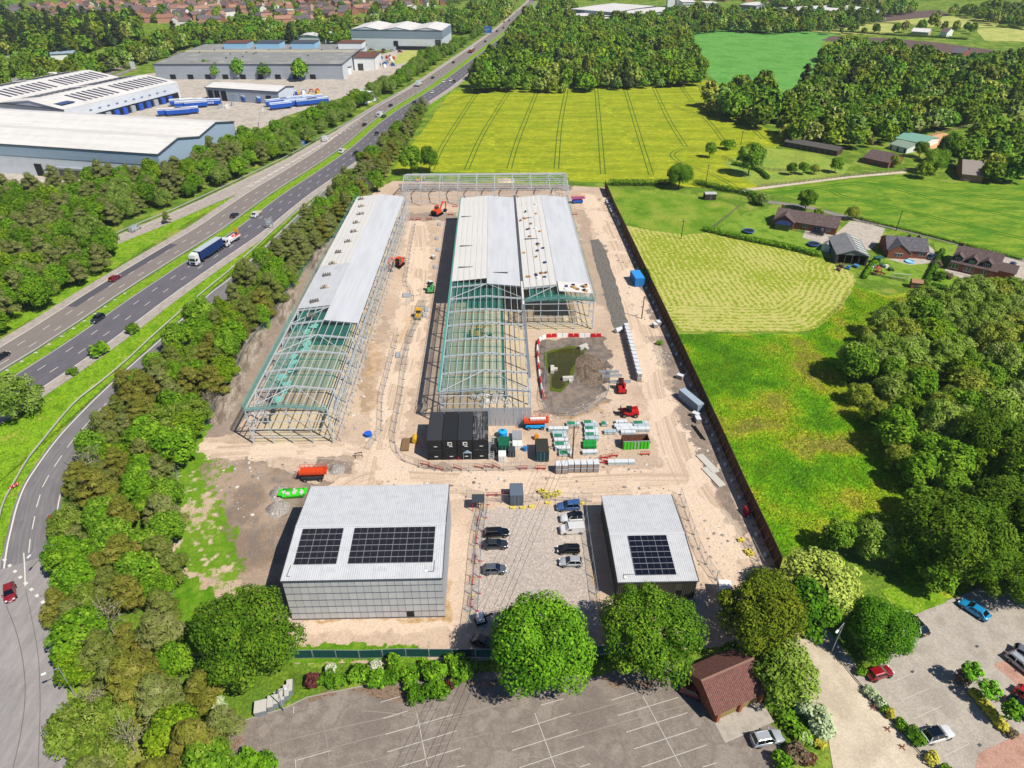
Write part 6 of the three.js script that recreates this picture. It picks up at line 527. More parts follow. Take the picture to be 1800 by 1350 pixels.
// box trailers in the lorry yard
const trailerSide = (() => { const c = document.createElement('canvas'); c.width = 512; c.height = 128; const x = c.getContext('2d'); x.fillStyle = '#1d4fa6'; x.fillRect(0, 0, 512, 128); x.fillStyle = '#dfe6f2'; x.fillRect(0, 14, 512, 18); x.font = 'bold 76px sans-serif'; x.textAlign = 'center'; x.fillText('TESCO', 256, 112); const t = new THREE.CanvasTexture(c); t.colorSpace = THREE.SRGBColorSpace; return t; })();
const tBlue = mat(0x1d4fa6, { roughness: 0.5 }), tWhite = mat(0xd4d6da, { roughness: 0.5 }), lettered = mat(0xffffff, { map: trailerSide, roughness: 0.5 });
function trailer([x, z], turn, label, group, o = {}) { const t = thing('trailer', label, 'trailer', [x, z], turn, group, 0.05); part('box_body', box(13, 2.9, 2.5, 0, 2.55, 0), o.body ?? tBlue, t); part('roof', box(13.05, 0.1, 2.55, 0, 4.05, 0), o.roof ?? mat(0xc8d4e8), t); part('stripe', box(13.02, 0.35, 2.53, 0, 3.5, 0), tWhite, t); if (o.sign) part('lettering_panel', new THREE.PlaneGeometry(12.4, 2.6).translate(0, 2.5, 1.275), lettered, t); part('chassis', box(12, 0.3, 1.2, 0, 0.95, 0), VM.trim, t); for (const a of [-3, -4.2, -5.4]) axle(t, a); return t; }
for (const [p, a] of [[[-141.9,-458.2], 0.5], [[-134,-448.2], 0.55], [[-141.3,-466.7], 0.5], [[-133.6,-464.8], 0.5], [[-126.4,-452.9], 0.5], [[-122,-446.4], 0.5], [[-121.2,-457.7], 0.5], [[-133.5,-471.7], 0.5], [[-115.4,-447.8], 0.5], [[-114,-457.6], 0.5], [[-109.1,-450.9], 0.5], [[-128.8,-438.7], 0.5]]) trailer(p, a, 'blue box trailer with white stripe in the packed row beside the motorway trees', 'packed blue trailers');
trailer([-175,-449.2], 0.15, 'blue trailer with large white lettering in the middle of the lorry yard', null, { sign: true }); trailer([-154.1,-463.6], 1.0, 'blue trailer standing alone in front of the white workshop'); trailer([-215.2,-480.8], 0.3, 'blue trailer at the dock end of the solar warehouse');
for (const [p, a] of [[[-192.5,-449.7], 0.35], [[-186.7,-443.2], 0.35], [[-186.2,-449.5], 0.35], [[-181.1,-443.1], 0.35], [[-189.4,-423.7], 0.35], [[-184.4,-423.6], 0.35], [[-180.5,-426.4], 0.35]]) trailer(p, a, 'white roofed trailer in the row behind the long white warehouse', 'white roofed trailers', { body: tBlue, roof: mat(0xd8d8d4) });
for (const p of [[-94.7,-733.3],[-85,-729.1],[-76.2,-728.9]]) trailer(p, 1.5, 'trailer backed onto the docks of the triple-ridged warehouse', 'trailers at far docks', { body: p[0] % 2 > 1 ? tWhite : tBlue }); trailer([-65.7,-713.4], 0, 'dark blue curtain trailer parked along the far hedge', null); trailer([-50.9,-716.8], 0, 'blue curtain trailer at the end of the far yard hedge', null);
for (const [p, c] of [[[-248.7,-574.7], WHITE], [[-243.5,-574.6], WHITE], [[-238.3,-574.5], WHITE], [[-185.4,-568.3], WHITE]]) van(c, [[p[0], p[1] + 2], [p[0], p[1] - 2]], 'white delivery van backed up to the grey factory', { k: 1.5, group: 'vans at the grey factory' });
{ const r = rng(92); for (const [q, n, l] of [[[[-352.9,-592.5],[-337.7,-581.9],[-333.3,-567],[-348.1,-577.1]], 10, 'car outside the white roofed units'], [[[-115.8,-675.6],[-86.9,-688.6],[-81.3,-661.5],[-106.8,-649.4]], 8, 'car parked beside the grey factory end'], [[[-267.2,-590.4],[-262.5,-600.9],[-253.8,-590.1],[-256.6,-574.9]], 4, 'car at the factory corner']]) for (const p of scatter(q, 4.5, 7, n)) car(['hatch', 'saloon', 'suv'][Math.floor(r() * 3)], [WHITE, BLACK, SILVER, RED, GREY][Math.floor(r() * 5)], [[p[0] - 2, p[1]], [p[0] + 2, p[1] - 0.5]], l, { group: l }); }

// ---------------------------------------------------------------- building site equipment
const S = { orange: mat(0xc8431c, { roughness: 0.5 }), red: mat(0xb51a1e, { roughness: 0.5 }), yellow: mat(0xc79a1a, { roughness: 0.6 }), lemon: mat(0xd0c04a, { roughness: 0.7 }), blue: mat(0x1c74b8, { roughness: 0.5 }), green: mat(0x1f8a3a, { roughness: 0.6 }), lime: mat(0x4fae2a, { roughness: 0.55 }), bright: mat(0x35c41c, { roughness: 0.5 }), teal: mat(0x124048, { roughness: 0.5 }), wood: mat(0x9c8258, { roughness: 0.95 }), rust: mat(0xffffff, { roughness: 1, map: grainTex(128, ['#6a4636', '#7d5644', '#5a3c30'], 12, 64, 5, 0.3) }), brownB: mat(0x4a2f20, { roughness: 0.8 }), wrap: mat(0xc9ccd0, { roughness: 0.35 }), block: mat(0x8f8f93, { roughness: 0.95 }), conc: mat(0xb8b4ac, { roughness: 0.95 }), cabin: mat(0xffffff, { roughness: 0.65, map: grainTex(256, ['#17181a', '#1e1f22', '#26282b', '#1a1b1e'], 6, 64, 44, 0.2) }), slate: mat(0x505a66, { roughness: 0.6 }), mesh: new THREE.MeshStandardMaterial({ color: 0x9aa0a6, roughness: 0.6, transparent: true, opacity: 0.16, side: THREE.DoubleSide }), greenMesh: mat(0x1d4a44, { roughness: 0.9 }) };
function ribbed(w, h, l, pitch = 0.3, d = 0.05) { const g = [box(w, h, l, 0, h / 2, 0)]; for (let i = 0; i < Math.floor(l / pitch); i++) for (const s of [-1, 1]) g.push(box(d, h * 0.86, pitch * 0.5, s * (w / 2 + d / 2), h / 2, -l / 2 + (i + 0.5) * pitch)); return mergeAll(g); }
function ribTop(w, l, y, pitch = 0.45) { const g = []; for (let i = 0; i < Math.floor(l / pitch); i++) g.push(box(w * 0.96, 0.05, pitch * 0.5, 0, y + 0.025, -l / 2 + (i + 0.5) * pitch)); return mergeAll(g); }
// stacked black cabins
for (let i = 0; i < 4; i++) for (let k = 0; k < 2; k++) { const x = -13.2 + i * 3.12, t = thing('site_cabin', ['black site cabin with a pale streaked roof', 'black site cabin with a white window, beside the streaked one', 'black site cabin with a pale window, beside the battered one', 'black site cabin with a battered roof by the stair'][i] + (k ? ', upper storey' : ', ground storey'), 'site cabin', [x, -114], 0, null, 0.04 + k * 2.62); part('body', ribbed(2.98, 2.5, 9.7, 0.6, 0.04), S.cabin, t); const tex1 = [mat(0x33353a), mat(0x202226), mat(0x2a2e33), mat(0xffffff, { roughness: 0.8, map: tex(128, 256, (u, v) => { const q = fbm(u * 14, v * 8, 4, 14) > 0.56 ? 0.5 : 0.1; return [q, q, q * 1.03]; }) })][i]; part('roof', [box(3.02, 0.08, 9.8, 0, 2.55, 0), ribTop(3.0, 9.6, 2.57)], tex1, t); for (const s of [-1, 1]) part('corner_post', box(0.14, 2.5, 0.14, s * 1.45, 1.25, 4.86), VM.trim, t); part('label_plate', box(0.7, 0.16, 0.03, 0.2, 0.9, 4.88), B.white, t); if (k && (i === 1 || i === 2)) { const w = part('window', box(0.9, 0.8, 0.06, 0, 1.6, 4.88), B.white, t); part('pane', box(0.55, 0.45, 0.04, 0.05, 1.62, 4.9), B.glass, w); } if (!k) part('door', box(0.9, 2, 0.06, -0.7, 1.05, 4.87), VM.trim, t); }
{ const t = thing('ladder_stair', 'grey metal stair beside the cabin stack', 'stair', [-1.6, -112.5], 0); for (let k = 0; k < 12; k++) part('tread', box(0.9, 0.05, 0.26, 0, 0.25 + k * 0.21, 3.2 - k * 0.4), B.alu, t); for (const s of [-0.5, 0.5]) part('stringer', beam([s, 0.1, 3.5], [s, 2.75, -1.6], 0.1, 0.2), B.alu, t); }
single('fire_point', [box(0.6, 1.5, 0.3, 0, 0.75, 0), box(0.7, 0.2, 0.4, 0, 1.55, 0)], S.red, 'red fire point stand in front of the black cabins', 'fire point', null, [-13.9,-109.7]); single('water_butt', [cyl(0.5, 0.42, 0.8), cyl(0.3, 0.3, 0.2, 0, 0.8)], S.red, 'red bin in front of the black cabins', 'bin', null, [-8.5,-109.5]); single('porch', [prism([[-0.9, 1.9], [0.9, 1.9], [0, 2.5]], 1.2), box(0.08, 1.9, 0.08, -0.8, 0.95, 0.5), box(0.08, 1.9, 0.08, 0.8, 0.95, 0.5)], mat(0x8fa4b4), 'small pale porch roof at the cabin door', 'porch', null, [-6.6,-109.5]);
function container(p, turn, w, l, h, m, roofM, label, cat = 'container') { const t = thing('container', label, cat, p, turn, null, 0.04); part('body', ribbed(w, h, l, 0.32, 0.05), m, t); part('roof', [box(w + 0.04, 0.08, l + 0.04, 0, h + 0.04, 0), ribTop(w, l, h + 0.07, 0.5)], roofM, t); for (const s of [-1, 1]) { part('door', box(w / 2 - 0.06, h - 0.25, 0.06, s * w / 4, h / 2, l / 2 + 0.03), m, t); part('lock_bar', box(0.05, h - 0.3, 0.06, s * 0.35, h / 2, l / 2 + 0.08), B.alu, t); } return t; }
container([8.9,-110.2], 0, 2.6, 4.4, 2.6, S.teal, mat(0x33332c), 'dark teal container with a yellow flank near the stacked panels'); part('safety_board', box(0.1, 1.8, 1.6, 1.38, 1, 0.8), S.yellow, scene.children.at(-1)); container([43.4,-192.6], 0.1, 2.9, 6, 2.8, S.blue, mat(0x2f8ad0), 'bright blue container against the brown hoarding'); container([3.2,-97], 0, 2.5, 3.4, 2.6, S.slate, mat(0x5b6674), 'slate grey container by the gravel car park gate'); container([1,-112.3], 0, 2.3, 3, 2.2, mat(0x0e4a38), mat(0x0f5c44), 'dark green plant box beside the blue tank'); container([0.6,-109.1], 0, 1.5, 1.8, 1.5, B.white, B.white, 'small white box in front of the green plant box', 'box'); container([44.3,-127.6], 0.42, 1.7, 7, 2.2, mat(0x8a97a4), mat(0x93a2b0), 'pale grey container in the shade of the hoarding'); container([36.7,-73.5], -0.1, 2, 2.2, 2.4, B.white, B.white, 'small white gatehouse cabin by the road corner', 'cabin'); container([-0.9,-112.3], 0, 1.2, 3.6, 1.6, VM.trim, mat(0x222426), 'black generator beside the green plant box', 'generator'); container([2.6,-110.4], 0, 1.4, 1.6, 1.6, mat(0x33373c), mat(0x3a3f46), 'grey toilet pod right of the white box', 'cabin');
{ const t = thing('sheet_stack', 'tall pale stack of white roof sheets beside the green plant box', 'material pack', [3.9,-114.5], 0, null, 0.04); for (let k = 0; k < 6; k++) part('sheet', box(2.1, 0.16, 2.6, 0, 0.1 + k * 0.2, -1.4), [B.white, B.alu][k % 2], t); for (const s of [-0.52, 0.52]) part('lid', box(1, 0.9, 1.8, s, 0.45, 1.3), B.white, t); single('bin', [box(0.9, 0.9, 0.9, 0, 0.45, 0), box(0.7, 0.5, 0.7, 0, 1.1, 0)], mat(0xd08a20), 'orange and blue bin behind the teal container', 'bin', null, [8.1,-115.6]); single('gas_drum', cyl(0.45, 0.45, 1, 0, 0, 0, 12), S.blue, 'dark blue drum beside the white sheet stack', 'drum', null, [5.4,-111.8]); single('fuel_bowser', [new THREE.CylinderGeometry(0.5, 0.5, 1.8, 12).rotateX(PI / 2).translate(0, 0.9, 0), box(0.8, 0.4, 1.6, 0, 0.3, 0)], S.yellow, 'yellow bowser behind the mesh fence at the shaded cabin side', 'bowser', null, [-18.1,-115.4]); single('spoil_patch', [box(1.6, 0.5, 4, 0, 0.25, 0)], mat(0x7a5f45), 'brown timber crate strip at the compound fence bend', 'crate', null, [-19.9,-114.1]); }
{ const t = thing('water_tank', 'round bright blue tank behind the green plant box', 'tank', [0.8,-116.6], 0, null, 0.04); part('drum', cyl(1, 1, 1.5, 0, 0, 0, 18), mat(0x1591d6, { roughness: 0.5 }), t); part('lid', new THREE.SphereGeometry(1, 18, 6, 0, 6.28, 0, 1.2).scale(1, 0.35, 1).translate(0, 1.4, 0), mat(0x1ba0e6, { roughness: 0.5 }), t); part('valve', cyl(0.2, 0.2, 0.2, 0, 1.7), VM.trim, t); }
{ const t = thing('cable_drum', 'blue cable reel lying beside the haul road', 'reel', [-28.4,-117.7], 0, null, 0.04); part('flange', cyl(0.85, 0.85, 0.1, 0, 0, 0, 18), S.blue, t); part('core', cyl(0.5, 0.5, 0.5, 0, 0.1, 0, 14), mat(0x184a9a), t); part('flange', cyl(0.85, 0.85, 0.1, 0, 0.6, 0, 18), mat(0x2458c0), t); }
// skips
{ const t = thing('skip', 'long open lime green roll-off skip with rusty inside', 'skip', [28.9,-112.8], 0.03, null, 0.04); for (const s of [-1, 1]) part('side', box(5.6, 2.1, 0.1, 0, 1.1, s * 1.15), s > 0 ? S.lime : S.rust, t); for (const s of [-1, 1]) part('end', box(0.1, 2.1, 2.2, s * 2.75, 1.1, 0), S.rust, t); part('floor', box(5.4, 0.1, 2.2, 0, 0.15, 0), S.rust, t); for (let i = 0; i < 8; i++) part('rib', box(0.22, 1.9, 0.14, -2.5 + i * 0.715, 1.05, 1.25), i === 3 || i === 4 ? mat(0x9aa89a) : S.bright, t); part('rim', [box(5.7, 0.1, 0.16, 0, 2.18, 1.18), box(5.7, 0.1, 0.16, 0, 2.18, -1.18)], B.alu, t); }
{ const t = thing('skip', 'bright green boat-shaped skip beside the rubble heaps', 'skip', [-40,-99], 0.05, null, 0.04); part('hull', loft([[-2, 0.95, 0], [-1.9, 1, 0], [1.9, 1, 0], [2, 0.95, 0]], ([x]) => [[0.1, -0.7], [1.2, -0.95], [1.2, 0.95], [0.1, 0.7]]).scale(1, 1, 1), S.bright, t); part('prow', hexa([[-2, 0.5, 0.7], [-1.9, 0.5, 0.7], [-1.9, 0.5, -0.7], [-2, 0.5, -0.7]], [[-2.7, 1.2, 0.95], [-1.9, 1.2, 0.95], [-1.9, 1.2, -0.95], [-2.7, 1.2, -0.95]]), S.bright, t); part('prow', hexa([[1.9, 0.5, 0.7], [2, 0.5, 0.7], [2, 0.5, -0.7], [1.9, 0.5, -0.7]], [[1.9, 1.2, 0.95], [2.7, 1.2, 0.95], [2.7, 1.2, -0.95], [1.9, 1.2, -0.95]]), S.bright, t); const r = rng(6); for (let k = 0; k < 14; k++) part('rubble_piece', new THREE.DodecahedronGeometry(0.25 + 0.2 * r()).translate((r() - 0.5) * 3.6, 1.25, (r() - 0.5) * 1.4), S.conc, t); }
// lifting platforms
function scissor(p, turn, chassis, deckM, label, raise = 0) { const t = thing('scissor_lift', label, 'scissor lift', p, turn, null, 0.04); part('chassis', box(4.2, 0.6, 1.7, 0, 0.85, 0), chassis, t); for (const x of [-1.5, 1.5]) for (const s of [-1, 1]) wheel(t, x, s * 0.85, 1.3); for (let k = 0; k < 3; k++) { part('scissor_arm', beam([-1.8, 1.2 + k * 0.2, 0.5], [1.8, 1.35 + k * 0.2, 0.5], 0.12), S.orange, t); part('scissor_arm', beam([1.8, 1.2 + k * 0.2, -0.5], [-1.8, 1.35 + k * 0.2, -0.5], 0.12), S.orange, t); } const y = 1.95; part('platform', box(5.4, 0.14, 1.9, 0.2, y, 0), deckM, t); const g = []; for (let i = 0; i <= 6; i++) for (const s of [-1, 1]) g.push(box(0.06, 1.1, 0.06, -2.45 + i * 0.88, y + 0.6, s * 0.92)); for (const h of [0.55, 1.1]) for (const s of [-1, 1]) g.push(box(5.3, 0.06, 0.06, 0.2, y + h, s * 0.92)); for (const x of [-2.45, 2.84]) for (const h of [0.55, 1.1]) g.push(box(0.06, 0.06, 1.84, x, y + h, 0)); part('guard_rail', mergeAll(g), S.orange, t); part('toe_board', [box(5.3, 0.25, 0.04, 0.2, y + 0.2, 0.95), box(5.3, 0.25, 0.04, 0.2, y + 0.2, -0.95)], S.orange, t); return t; }
scissor([-37.2,-103.9], 0.03, mat(0x33353a), S.orange, 'orange scissor lift parked near the rubble heaps'); { const t = scissor([8,-119.6], 0.02, mat(0x1f9fe0), S.orange, 'blue and orange scissor lift loaded with white panels'); part('load', box(3.4, 0.3, 0.8, 0.6, 2.3, -0.2), B.white, t); } scissor([32.6,-266.3], 0.1, mat(0x1860c0), mat(0x1860c0), 'blue scissor lift at the far end of the haul road');
// excavators and loaders
function excavator(p, turn, m, label, s = 1) { const t = thing('excavator', label, 'excavator', p, turn, null, 0.04); for (const q of [-1, 1]) part('track', box(3.4, 0.75, 0.55, 0, 0.4, q * 1.05), VM.tyre, t); part('house', hexa(rectPts(-1.9, 1.2, -1.2, 1.2, 0.95), rectPts(-1.8, 1.0, -1.1, 1.1, 2.0)), m, t); part('cab', hexa(rectPts(-0.1, 1.4, -1.2, -0.2, 1.2), rectPts(0, 1.2, -1.15, -0.25, 2.9)), VM.glass, t); part('cab_roof', box(1.5, 0.1, 1.05, 0.6, 2.95, -0.7), m, t); part('counterweight', box(0.6, 1, 2.2, -1.9, 1.4, 0), VM.trim, t); part('boom', [beam([1, 1.7, 0.3], [3, 3.9, 0.3], 0.35, 0.5), beam([3, 3.9, 0.3], [4.8, 3.2, 0.3], 0.32, 0.42)], m, t); part('stick', beam([4.8, 3.2, 0.3], [4.3, 0.9, 0.3], 0.28, 0.36), m, t); part('bucket', hexa(rectPts(3.5, 4.4, -0.2, 0.8, 0.1), rectPts(3.9, 4.6, -0.2, 0.8, 0.95)), VM.trim, t); t.scale.setScalar(s); return t; }
excavator([-32.1,-206.8], -1.9, S.orange, 'orange and black excavator digging beside the left scaffold', 1.15); excavator([-22.4,-254], 1.0, S.orange, 'orange excavator on the grey trench behind the red barriers', 1.1); excavator([-5.6,-160.2], 0.1, S.yellow, 'yellow excavator inside the netted centre skeleton', 0.9); excavator([-44.5,-157.5], 0.3, S.yellow, 'small yellow machine under the left skeleton net', 0.6); excavator([-33.6,-295.7], 0.4, S.yellow, 'yellow machine at the far left corner of the site', 0.6);
{ const t = thing('roller', 'yellow tandem roller on the central haul road', 'roller', [-22.1,-171.5], 1.45, null, 0.04); for (const x of [-1.3, 1.3]) part('drum', new THREE.CylinderGeometry(0.6, 0.6, 1.5, 16).rotateX(PI / 2).translate(x, 0.6, 0), B.darkSteel, t); part('body', hexa(rectPts(-1.9, 1.9, -0.75, 0.75, 0.9), rectPts(-1.7, 1.7, -0.6, 0.6, 1.6)), S.yellow, t); part('cab', box(1.3, 1.2, 1.3, 0, 2, 0), VM.glass, t); part('cab_roof', box(1.6, 0.12, 1.5, 0, 2.65, 0), S.yellow, t); }
function handler(p, turn, m, label, mast) { const t = thing('telehandler', label, 'telehandler', p, turn, null, 0.04); part('body', hexa(rectPts(-2.1, 1.7, -0.95, 0.95, 0.7), rectPts(-2, 1.2, -0.8, 0.8, 1.5)), m, t); part('cab', hexa(rectPts(-0.4, 1, -0.85, 0.1, 1.4), rectPts(-0.3, 0.8, -0.8, 0.05, 2.5)), VM.glass, t); part('cab_roof', box(1.3, 0.08, 1, 0.25, 2.55, -0.4), VM.trim, t); for (const x of [-1.3, 1.2]) for (const s of [-1, 1]) wheel(t, x, s * 0.95, 1.6); part('boom', beam([-1.8, 2, 0.55], [2.6, 1.2, 0.55], 0.3, 0.36), m, t); part('carriage', box(0.15, 1.6, 1.3, mast ? 2 : 2.7, mast ? 1.4 : 0.9, 0.1), VM.trim, t); for (const s of [-0.4, 0.4]) part('fork', box(1.2, 0.07, 0.14, mast ? 2.6 : 3.3, 0.3, 0.1 + s), VM.trim, t); return t; }
handler([29.3,-133.8], 1.5, S.red, 'red telehandler below the pond pipes'); handler([29.5,-123.7], 3.1, S.red, 'red rough-terrain forklift facing the stacked panels', true); handler([-20.1,-188.2], 1.6, mat(0x4a9a5a), 'small green dumper by the shaded wall of the centre skeleton');
// panel stacks
const gTop = mat(0x2a7a58, { roughness: 0.6 }), stackMats = [mat(0xb9c0c4), mat(0x9fb4ae), mat(0xc4c8cc), mat(0x8aa39c)];
const stacks = [[[13.1,-116.9],3,0],[[13.2,-115.9],3,1],[[13.3,-114.5],3,2],[[13.3,-113.1],3.2,1],[[13.4,-111.8],3.2,2],[[13.9,-110.1],2.8,1],[[16.4,-120.2],2.9,1],[[13,-118.5],4.4,2],[[20.1,-120.6],2.8,1],[[20.4,-119.5],3,0],[[20.2,-118.3],3,1],[[20.2,-117.3],3,2],[[20.1,-116.3],3,1],[[19.9,-114.9],3,0],[[19.3,-113.6],2.8,3],[[19.2,-112.4],2.8,3],[[19,-110.4],3.2,2],[[23.4,-120.1],1.4,1],[[27.2,-120.6],2.6,2],[[27.4,-119.2],4,2],[[27.7,-118.1],4,2],[[31.3,-120.1],3.4,1],[[31.4,-119.1],3.4,0],[[31.3,-118],3.4,2],[[28.1,-116.9],3.2,2],[[25.1,-107.1],5.6,2],[[24.2,-117.2],2.6,0]];
const SL = ['pale blue-grey panel pack in the material yard', 'panel pack with green wrapping in the material yard', 'white insulation pack in the material yard', 'fully green wrapped pack in the material yard'], sr = rng(55);
for (const [p, w, k] of stacks) { const t = thing('panel_stack', SL[k], 'material pack', p, (sr() - 0.5) * 0.08, SL[k].replace('pack', 'packs'), 0.04); for (const s of [-1, 1]) part('bearer', box(0.12, 0.12, 1.1, s * w * 0.35, 0.06, 0), S.wood, t); for (let i = 0; i < 4; i++) part('panel', box(w, 0.14, 1.05, (sr() - 0.5) * 0.08, 0.2 + i * 0.155, (sr() - 0.5) * 0.06), k === 3 ? S.green : stackMats[(i + k) % 4], t); part('wrap', box(w * (k === 1 ? 0.6 : 0.98), 0.02, 1.07, k === 1 ? -w * 0.15 : 0, 0.76, 0), k === 3 ? S.green : k === 1 ? gTop : k === 0 ? mat(0x9fb0b8) : S.wrap, t); for (const s of [-0.25, 0.25]) part('strap', box(0.06, 0.7, 1.09, s * w, 0.42, 0), VM.trim, t); }
function blockPack(p, label, group, h = 2, turn = 0, y = 0.04) { const t = thing('block_pallet', label, 'pallet', p, turn, group, y); part('pallet', [box(1.1, 0.04, 1.6, 0, 0.12, 0), ...[-0.45, 0, 0.45].map(x => box(0.1, 0.1, 1.6, x, 0.05, 0))], S.wood, t); for (let k = 0; k < h; k++) { for (let i = 0; i < 3; i++) part('block_column', box(0.33, 0.95, 1.5, -0.37 + i * 0.37, 0.62 + k * 1.08, 0), S.block, t); part('band', box(1.1, 0.12, 1.53, 0, 0.62 + k * 1.08, 0), mat(0xb08a5a), t); part('cap', box(1.12, 0.06, 1.56, 0, 1.13 + k * 1.08, 0), S.wrap, t); } return t; }
for (let i = 0; i < 7; i++) for (let j = 0; j < 1; j++) blockPack([11.9 + i * 1.28, -104.9 - j * 1.7 - (i > 1 ? 0.3 : 0)], 'tall wrapped block pack in the row of seven beside the haul road', 'row of seven block packs', 2, (sr() - 0.5) * 0.06);
for (let i = 0; i < 14; i++) { const a = [35,-162], b = [34.2,-138.1], f = i / 13; blockPack([mix(a[0], b[0], f), mix(a[1], b[1], f)], 'white topped block pack in the long line between pond and haul road', 'line of block packs by the pond', 2, 0.1 + (sr() - 0.5) * 0.1); }
for (let i = 0; i < 16; i++) { const a = [44.7,-269.4], b = [46.1,-240.4], f = i / 15; blockPack([mix(a[0], b[0], f) + (sr() - 0.5) * 1.6, mix(a[1], b[1], f)], 'wrapped pallet in the crowd against the far hoarding', 'pallets against the far hoarding', 1, sr()); }
for (const [p, l] of [[[43.4,-164.3], 'wrapped cube pair against the hoarding bend'], [[44.6,-165.6], 'silver wrapped pack behind the wrapped cube'], [[44.4,-138.4], 'lone wrapped pack in the hoarding shadow'], [[44.3,-122.7], 'torn wrapped pack below the pale grey container'], [[44.4,-121], 'sagging tarpaulin pack below the pale grey container'], [[-20.5,-192.9], 'wrapped blocks by the shaded wall'], [[-21,-212.5], 'wrapped blocks stacked on the slab edge by the shade']]) blockPack(p, l, null, 1, sr());
{ const t = thing('bundle', 'long round insulation roll above the pond packs', 'roll', [33.8,-162.3], 0.5, null, 0.04); part('roll', new THREE.CylinderGeometry(0.7, 0.7, 4, 14).rotateZ(PI / 2).translate(0, 0.7, 0), S.wrap, t); part('end', new THREE.CylinderGeometry(0.6, 0.6, 0.06, 14).rotateZ(PI / 2).translate(2.02, 0.7, 0), S.wood, t); }
for (const [p, a, l] of [[[27.4,-141.6], 0, 'bundle of grey pipes beside the telehandler'], [[27.9,-139.8], 0.05, 'white beam bundle above the telehandler'], [[29.6,-137.2], 0, 'single steel beam behind the telehandler']]) { const t = thing('beam_bundle', l, 'beams', p, a, null, 0.04); for (let i = 0; i < 4; i++) part('beam', box(5, 0.22, 0.25, 0, 0.2 + (i % 2) * 0.24, (i >> 1) * 0.4), [B.steel, B.alu][i % 2], t); for (const s of [-1.5, 1.5]) part('bearer', box(0.15, 0.1, 1, s, 0.05, 0.2), S.wood, t); }
for (const [p, l] of [[[43.1,-102.6], 'pale kerb strip laid along the haul road'], [[43,-106.7], 'short pale kerb strip beside the orange clay patch']]) single('kerb_strip', [box(1.4, 0.15, 6, 0, 0.1, 0), box(0.3, 0.25, 6, -0.8, 0.12, 0)], S.conc, l, 'kerb strip', null, p, 0.35); for (const p of [[43.3,-117.1],[43.8,-116.7]]) single('pipe', new THREE.CylinderGeometry(0.16, 0.16, 5, 10).rotateX(PI / 2).translate(0, 0.2, 0), VM.trim, 'black pipe lying on the ground by the hoarding', 'pipe', 'black pipes by the hoarding', p, 0.2);
for (const [p, a] of [[[22.4,-153.5], 0.6], [[13.5,-142.7], 1.5], [[17,-138.5], 0.05]]) single('headwall', [box(2.6, 0.9, 0.9, 0, 0.5, 0), box(0.8, 0.5, 1.4, 0.5, 0.3, 0.6)], S.conc, 'white concrete block at the pond edge', 'concrete block', 'concrete blocks round the pond', p, a);
// feet and blocks, yellow
{ const y = (p, n, l) => { const t = thing('fence_foot_stack', l, 'fence feet', p, 0, 'yellow fence feet', 0.04); for (let k = 0; k < n; k++) part('fence_foot', box(0.7, 0.16, 0.3, (k % 3 - 1) * 0.22, 0.1 + Math.floor(k / 3) * 0.18, (k % 2) * 0.34), S.lemon, t); }; for (const p of [[8.6,-98.5],[9.6,-97.8],[10.7,-98],[11.3,-98.3],[8.1,-98.8],[9,-97.4]]) y(p, 15, 'stack of yellow fence feet by the car park gate'); for (const p of [[4.4,-94.8],[6.1,-95.1],[2.5,-94.9],[9.3,-96],[15.7,-95.8]]) y(p, 4, 'loose yellow fence feet on the gravel edge'); for (const p of [[43.3,-85.5],[43.7,-82.8],[44,-82.2]]) y(p, 9, 'yellow feet beside the hoarding end'); }
// red and white water barrier round the pond
{ const L = smooth([[27.2,-159.4],[22.3,-159.5],[16.1,-159.7],[12.7,-159.1],[11.1,-157.4],[10.4,-153.8],[10.2,-146],[10.2,-139.4],[10.4,-133.3],[10.6,-129.6]], 8), gb = hexa(rectPts(-0.7, 0.7, -0.28, 0.28, 0), rectPts(-0.62, 0.62, -0.12, 0.12, 0.95)); let k = 0; for (const q of along(L, 1.5)) { const red = Math.floor(k / 2) % 2 === 0; single('water_barrier', gb, red ? S.red : B.white, (red ? 'red' : 'white') + ' plastic barrier block in the curved line round the pond', 'barrier', (red ? 'red' : 'white') + ' pond barriers', [q.p[0], q.p[1], 0.04], q.a - PI / 2); k++; } }
// open mesh site fences
const postG = mergeAll([box(0.05, 2, 0.05, -1.7, 1.05, 0), box(0.05, 2, 0.05, 1.7, 1.05, 0), box(3.4, 0.05, 0.05, 0, 2.05, 0), box(3.4, 0.05, 0.05, 0, 0.12, 0)]), meshG = new THREE.PlaneGeometry(3.36, 1.9).translate(0, 1.08, 0), footG = box(0.22, 0.12, 0.6, -1.75, 0.06, 0);
function heras(pts, label, o = {}) { const l = smooth(pts, 6), t = thing(o.name ?? 'mesh_fence', label, 'fence', pts[0], 0, null, 0.04), fm = o.frame ?? B.alu, mm = o.mesh ?? S.mesh, ft = o.foot ?? B.darkSteel; for (const q of along(l, 3.5, 1.7)) { const f = part('fence_panel', postG, fm, t); f.position.set(q.p[0] - pts[0][0], 0, q.p[1] - pts[0][1]); f.rotation.y = q.a - PI / 2; part('mesh_infill', meshG, mm, f); if (!o.noFoot) part('foot', footG, ft, f); } return t; }
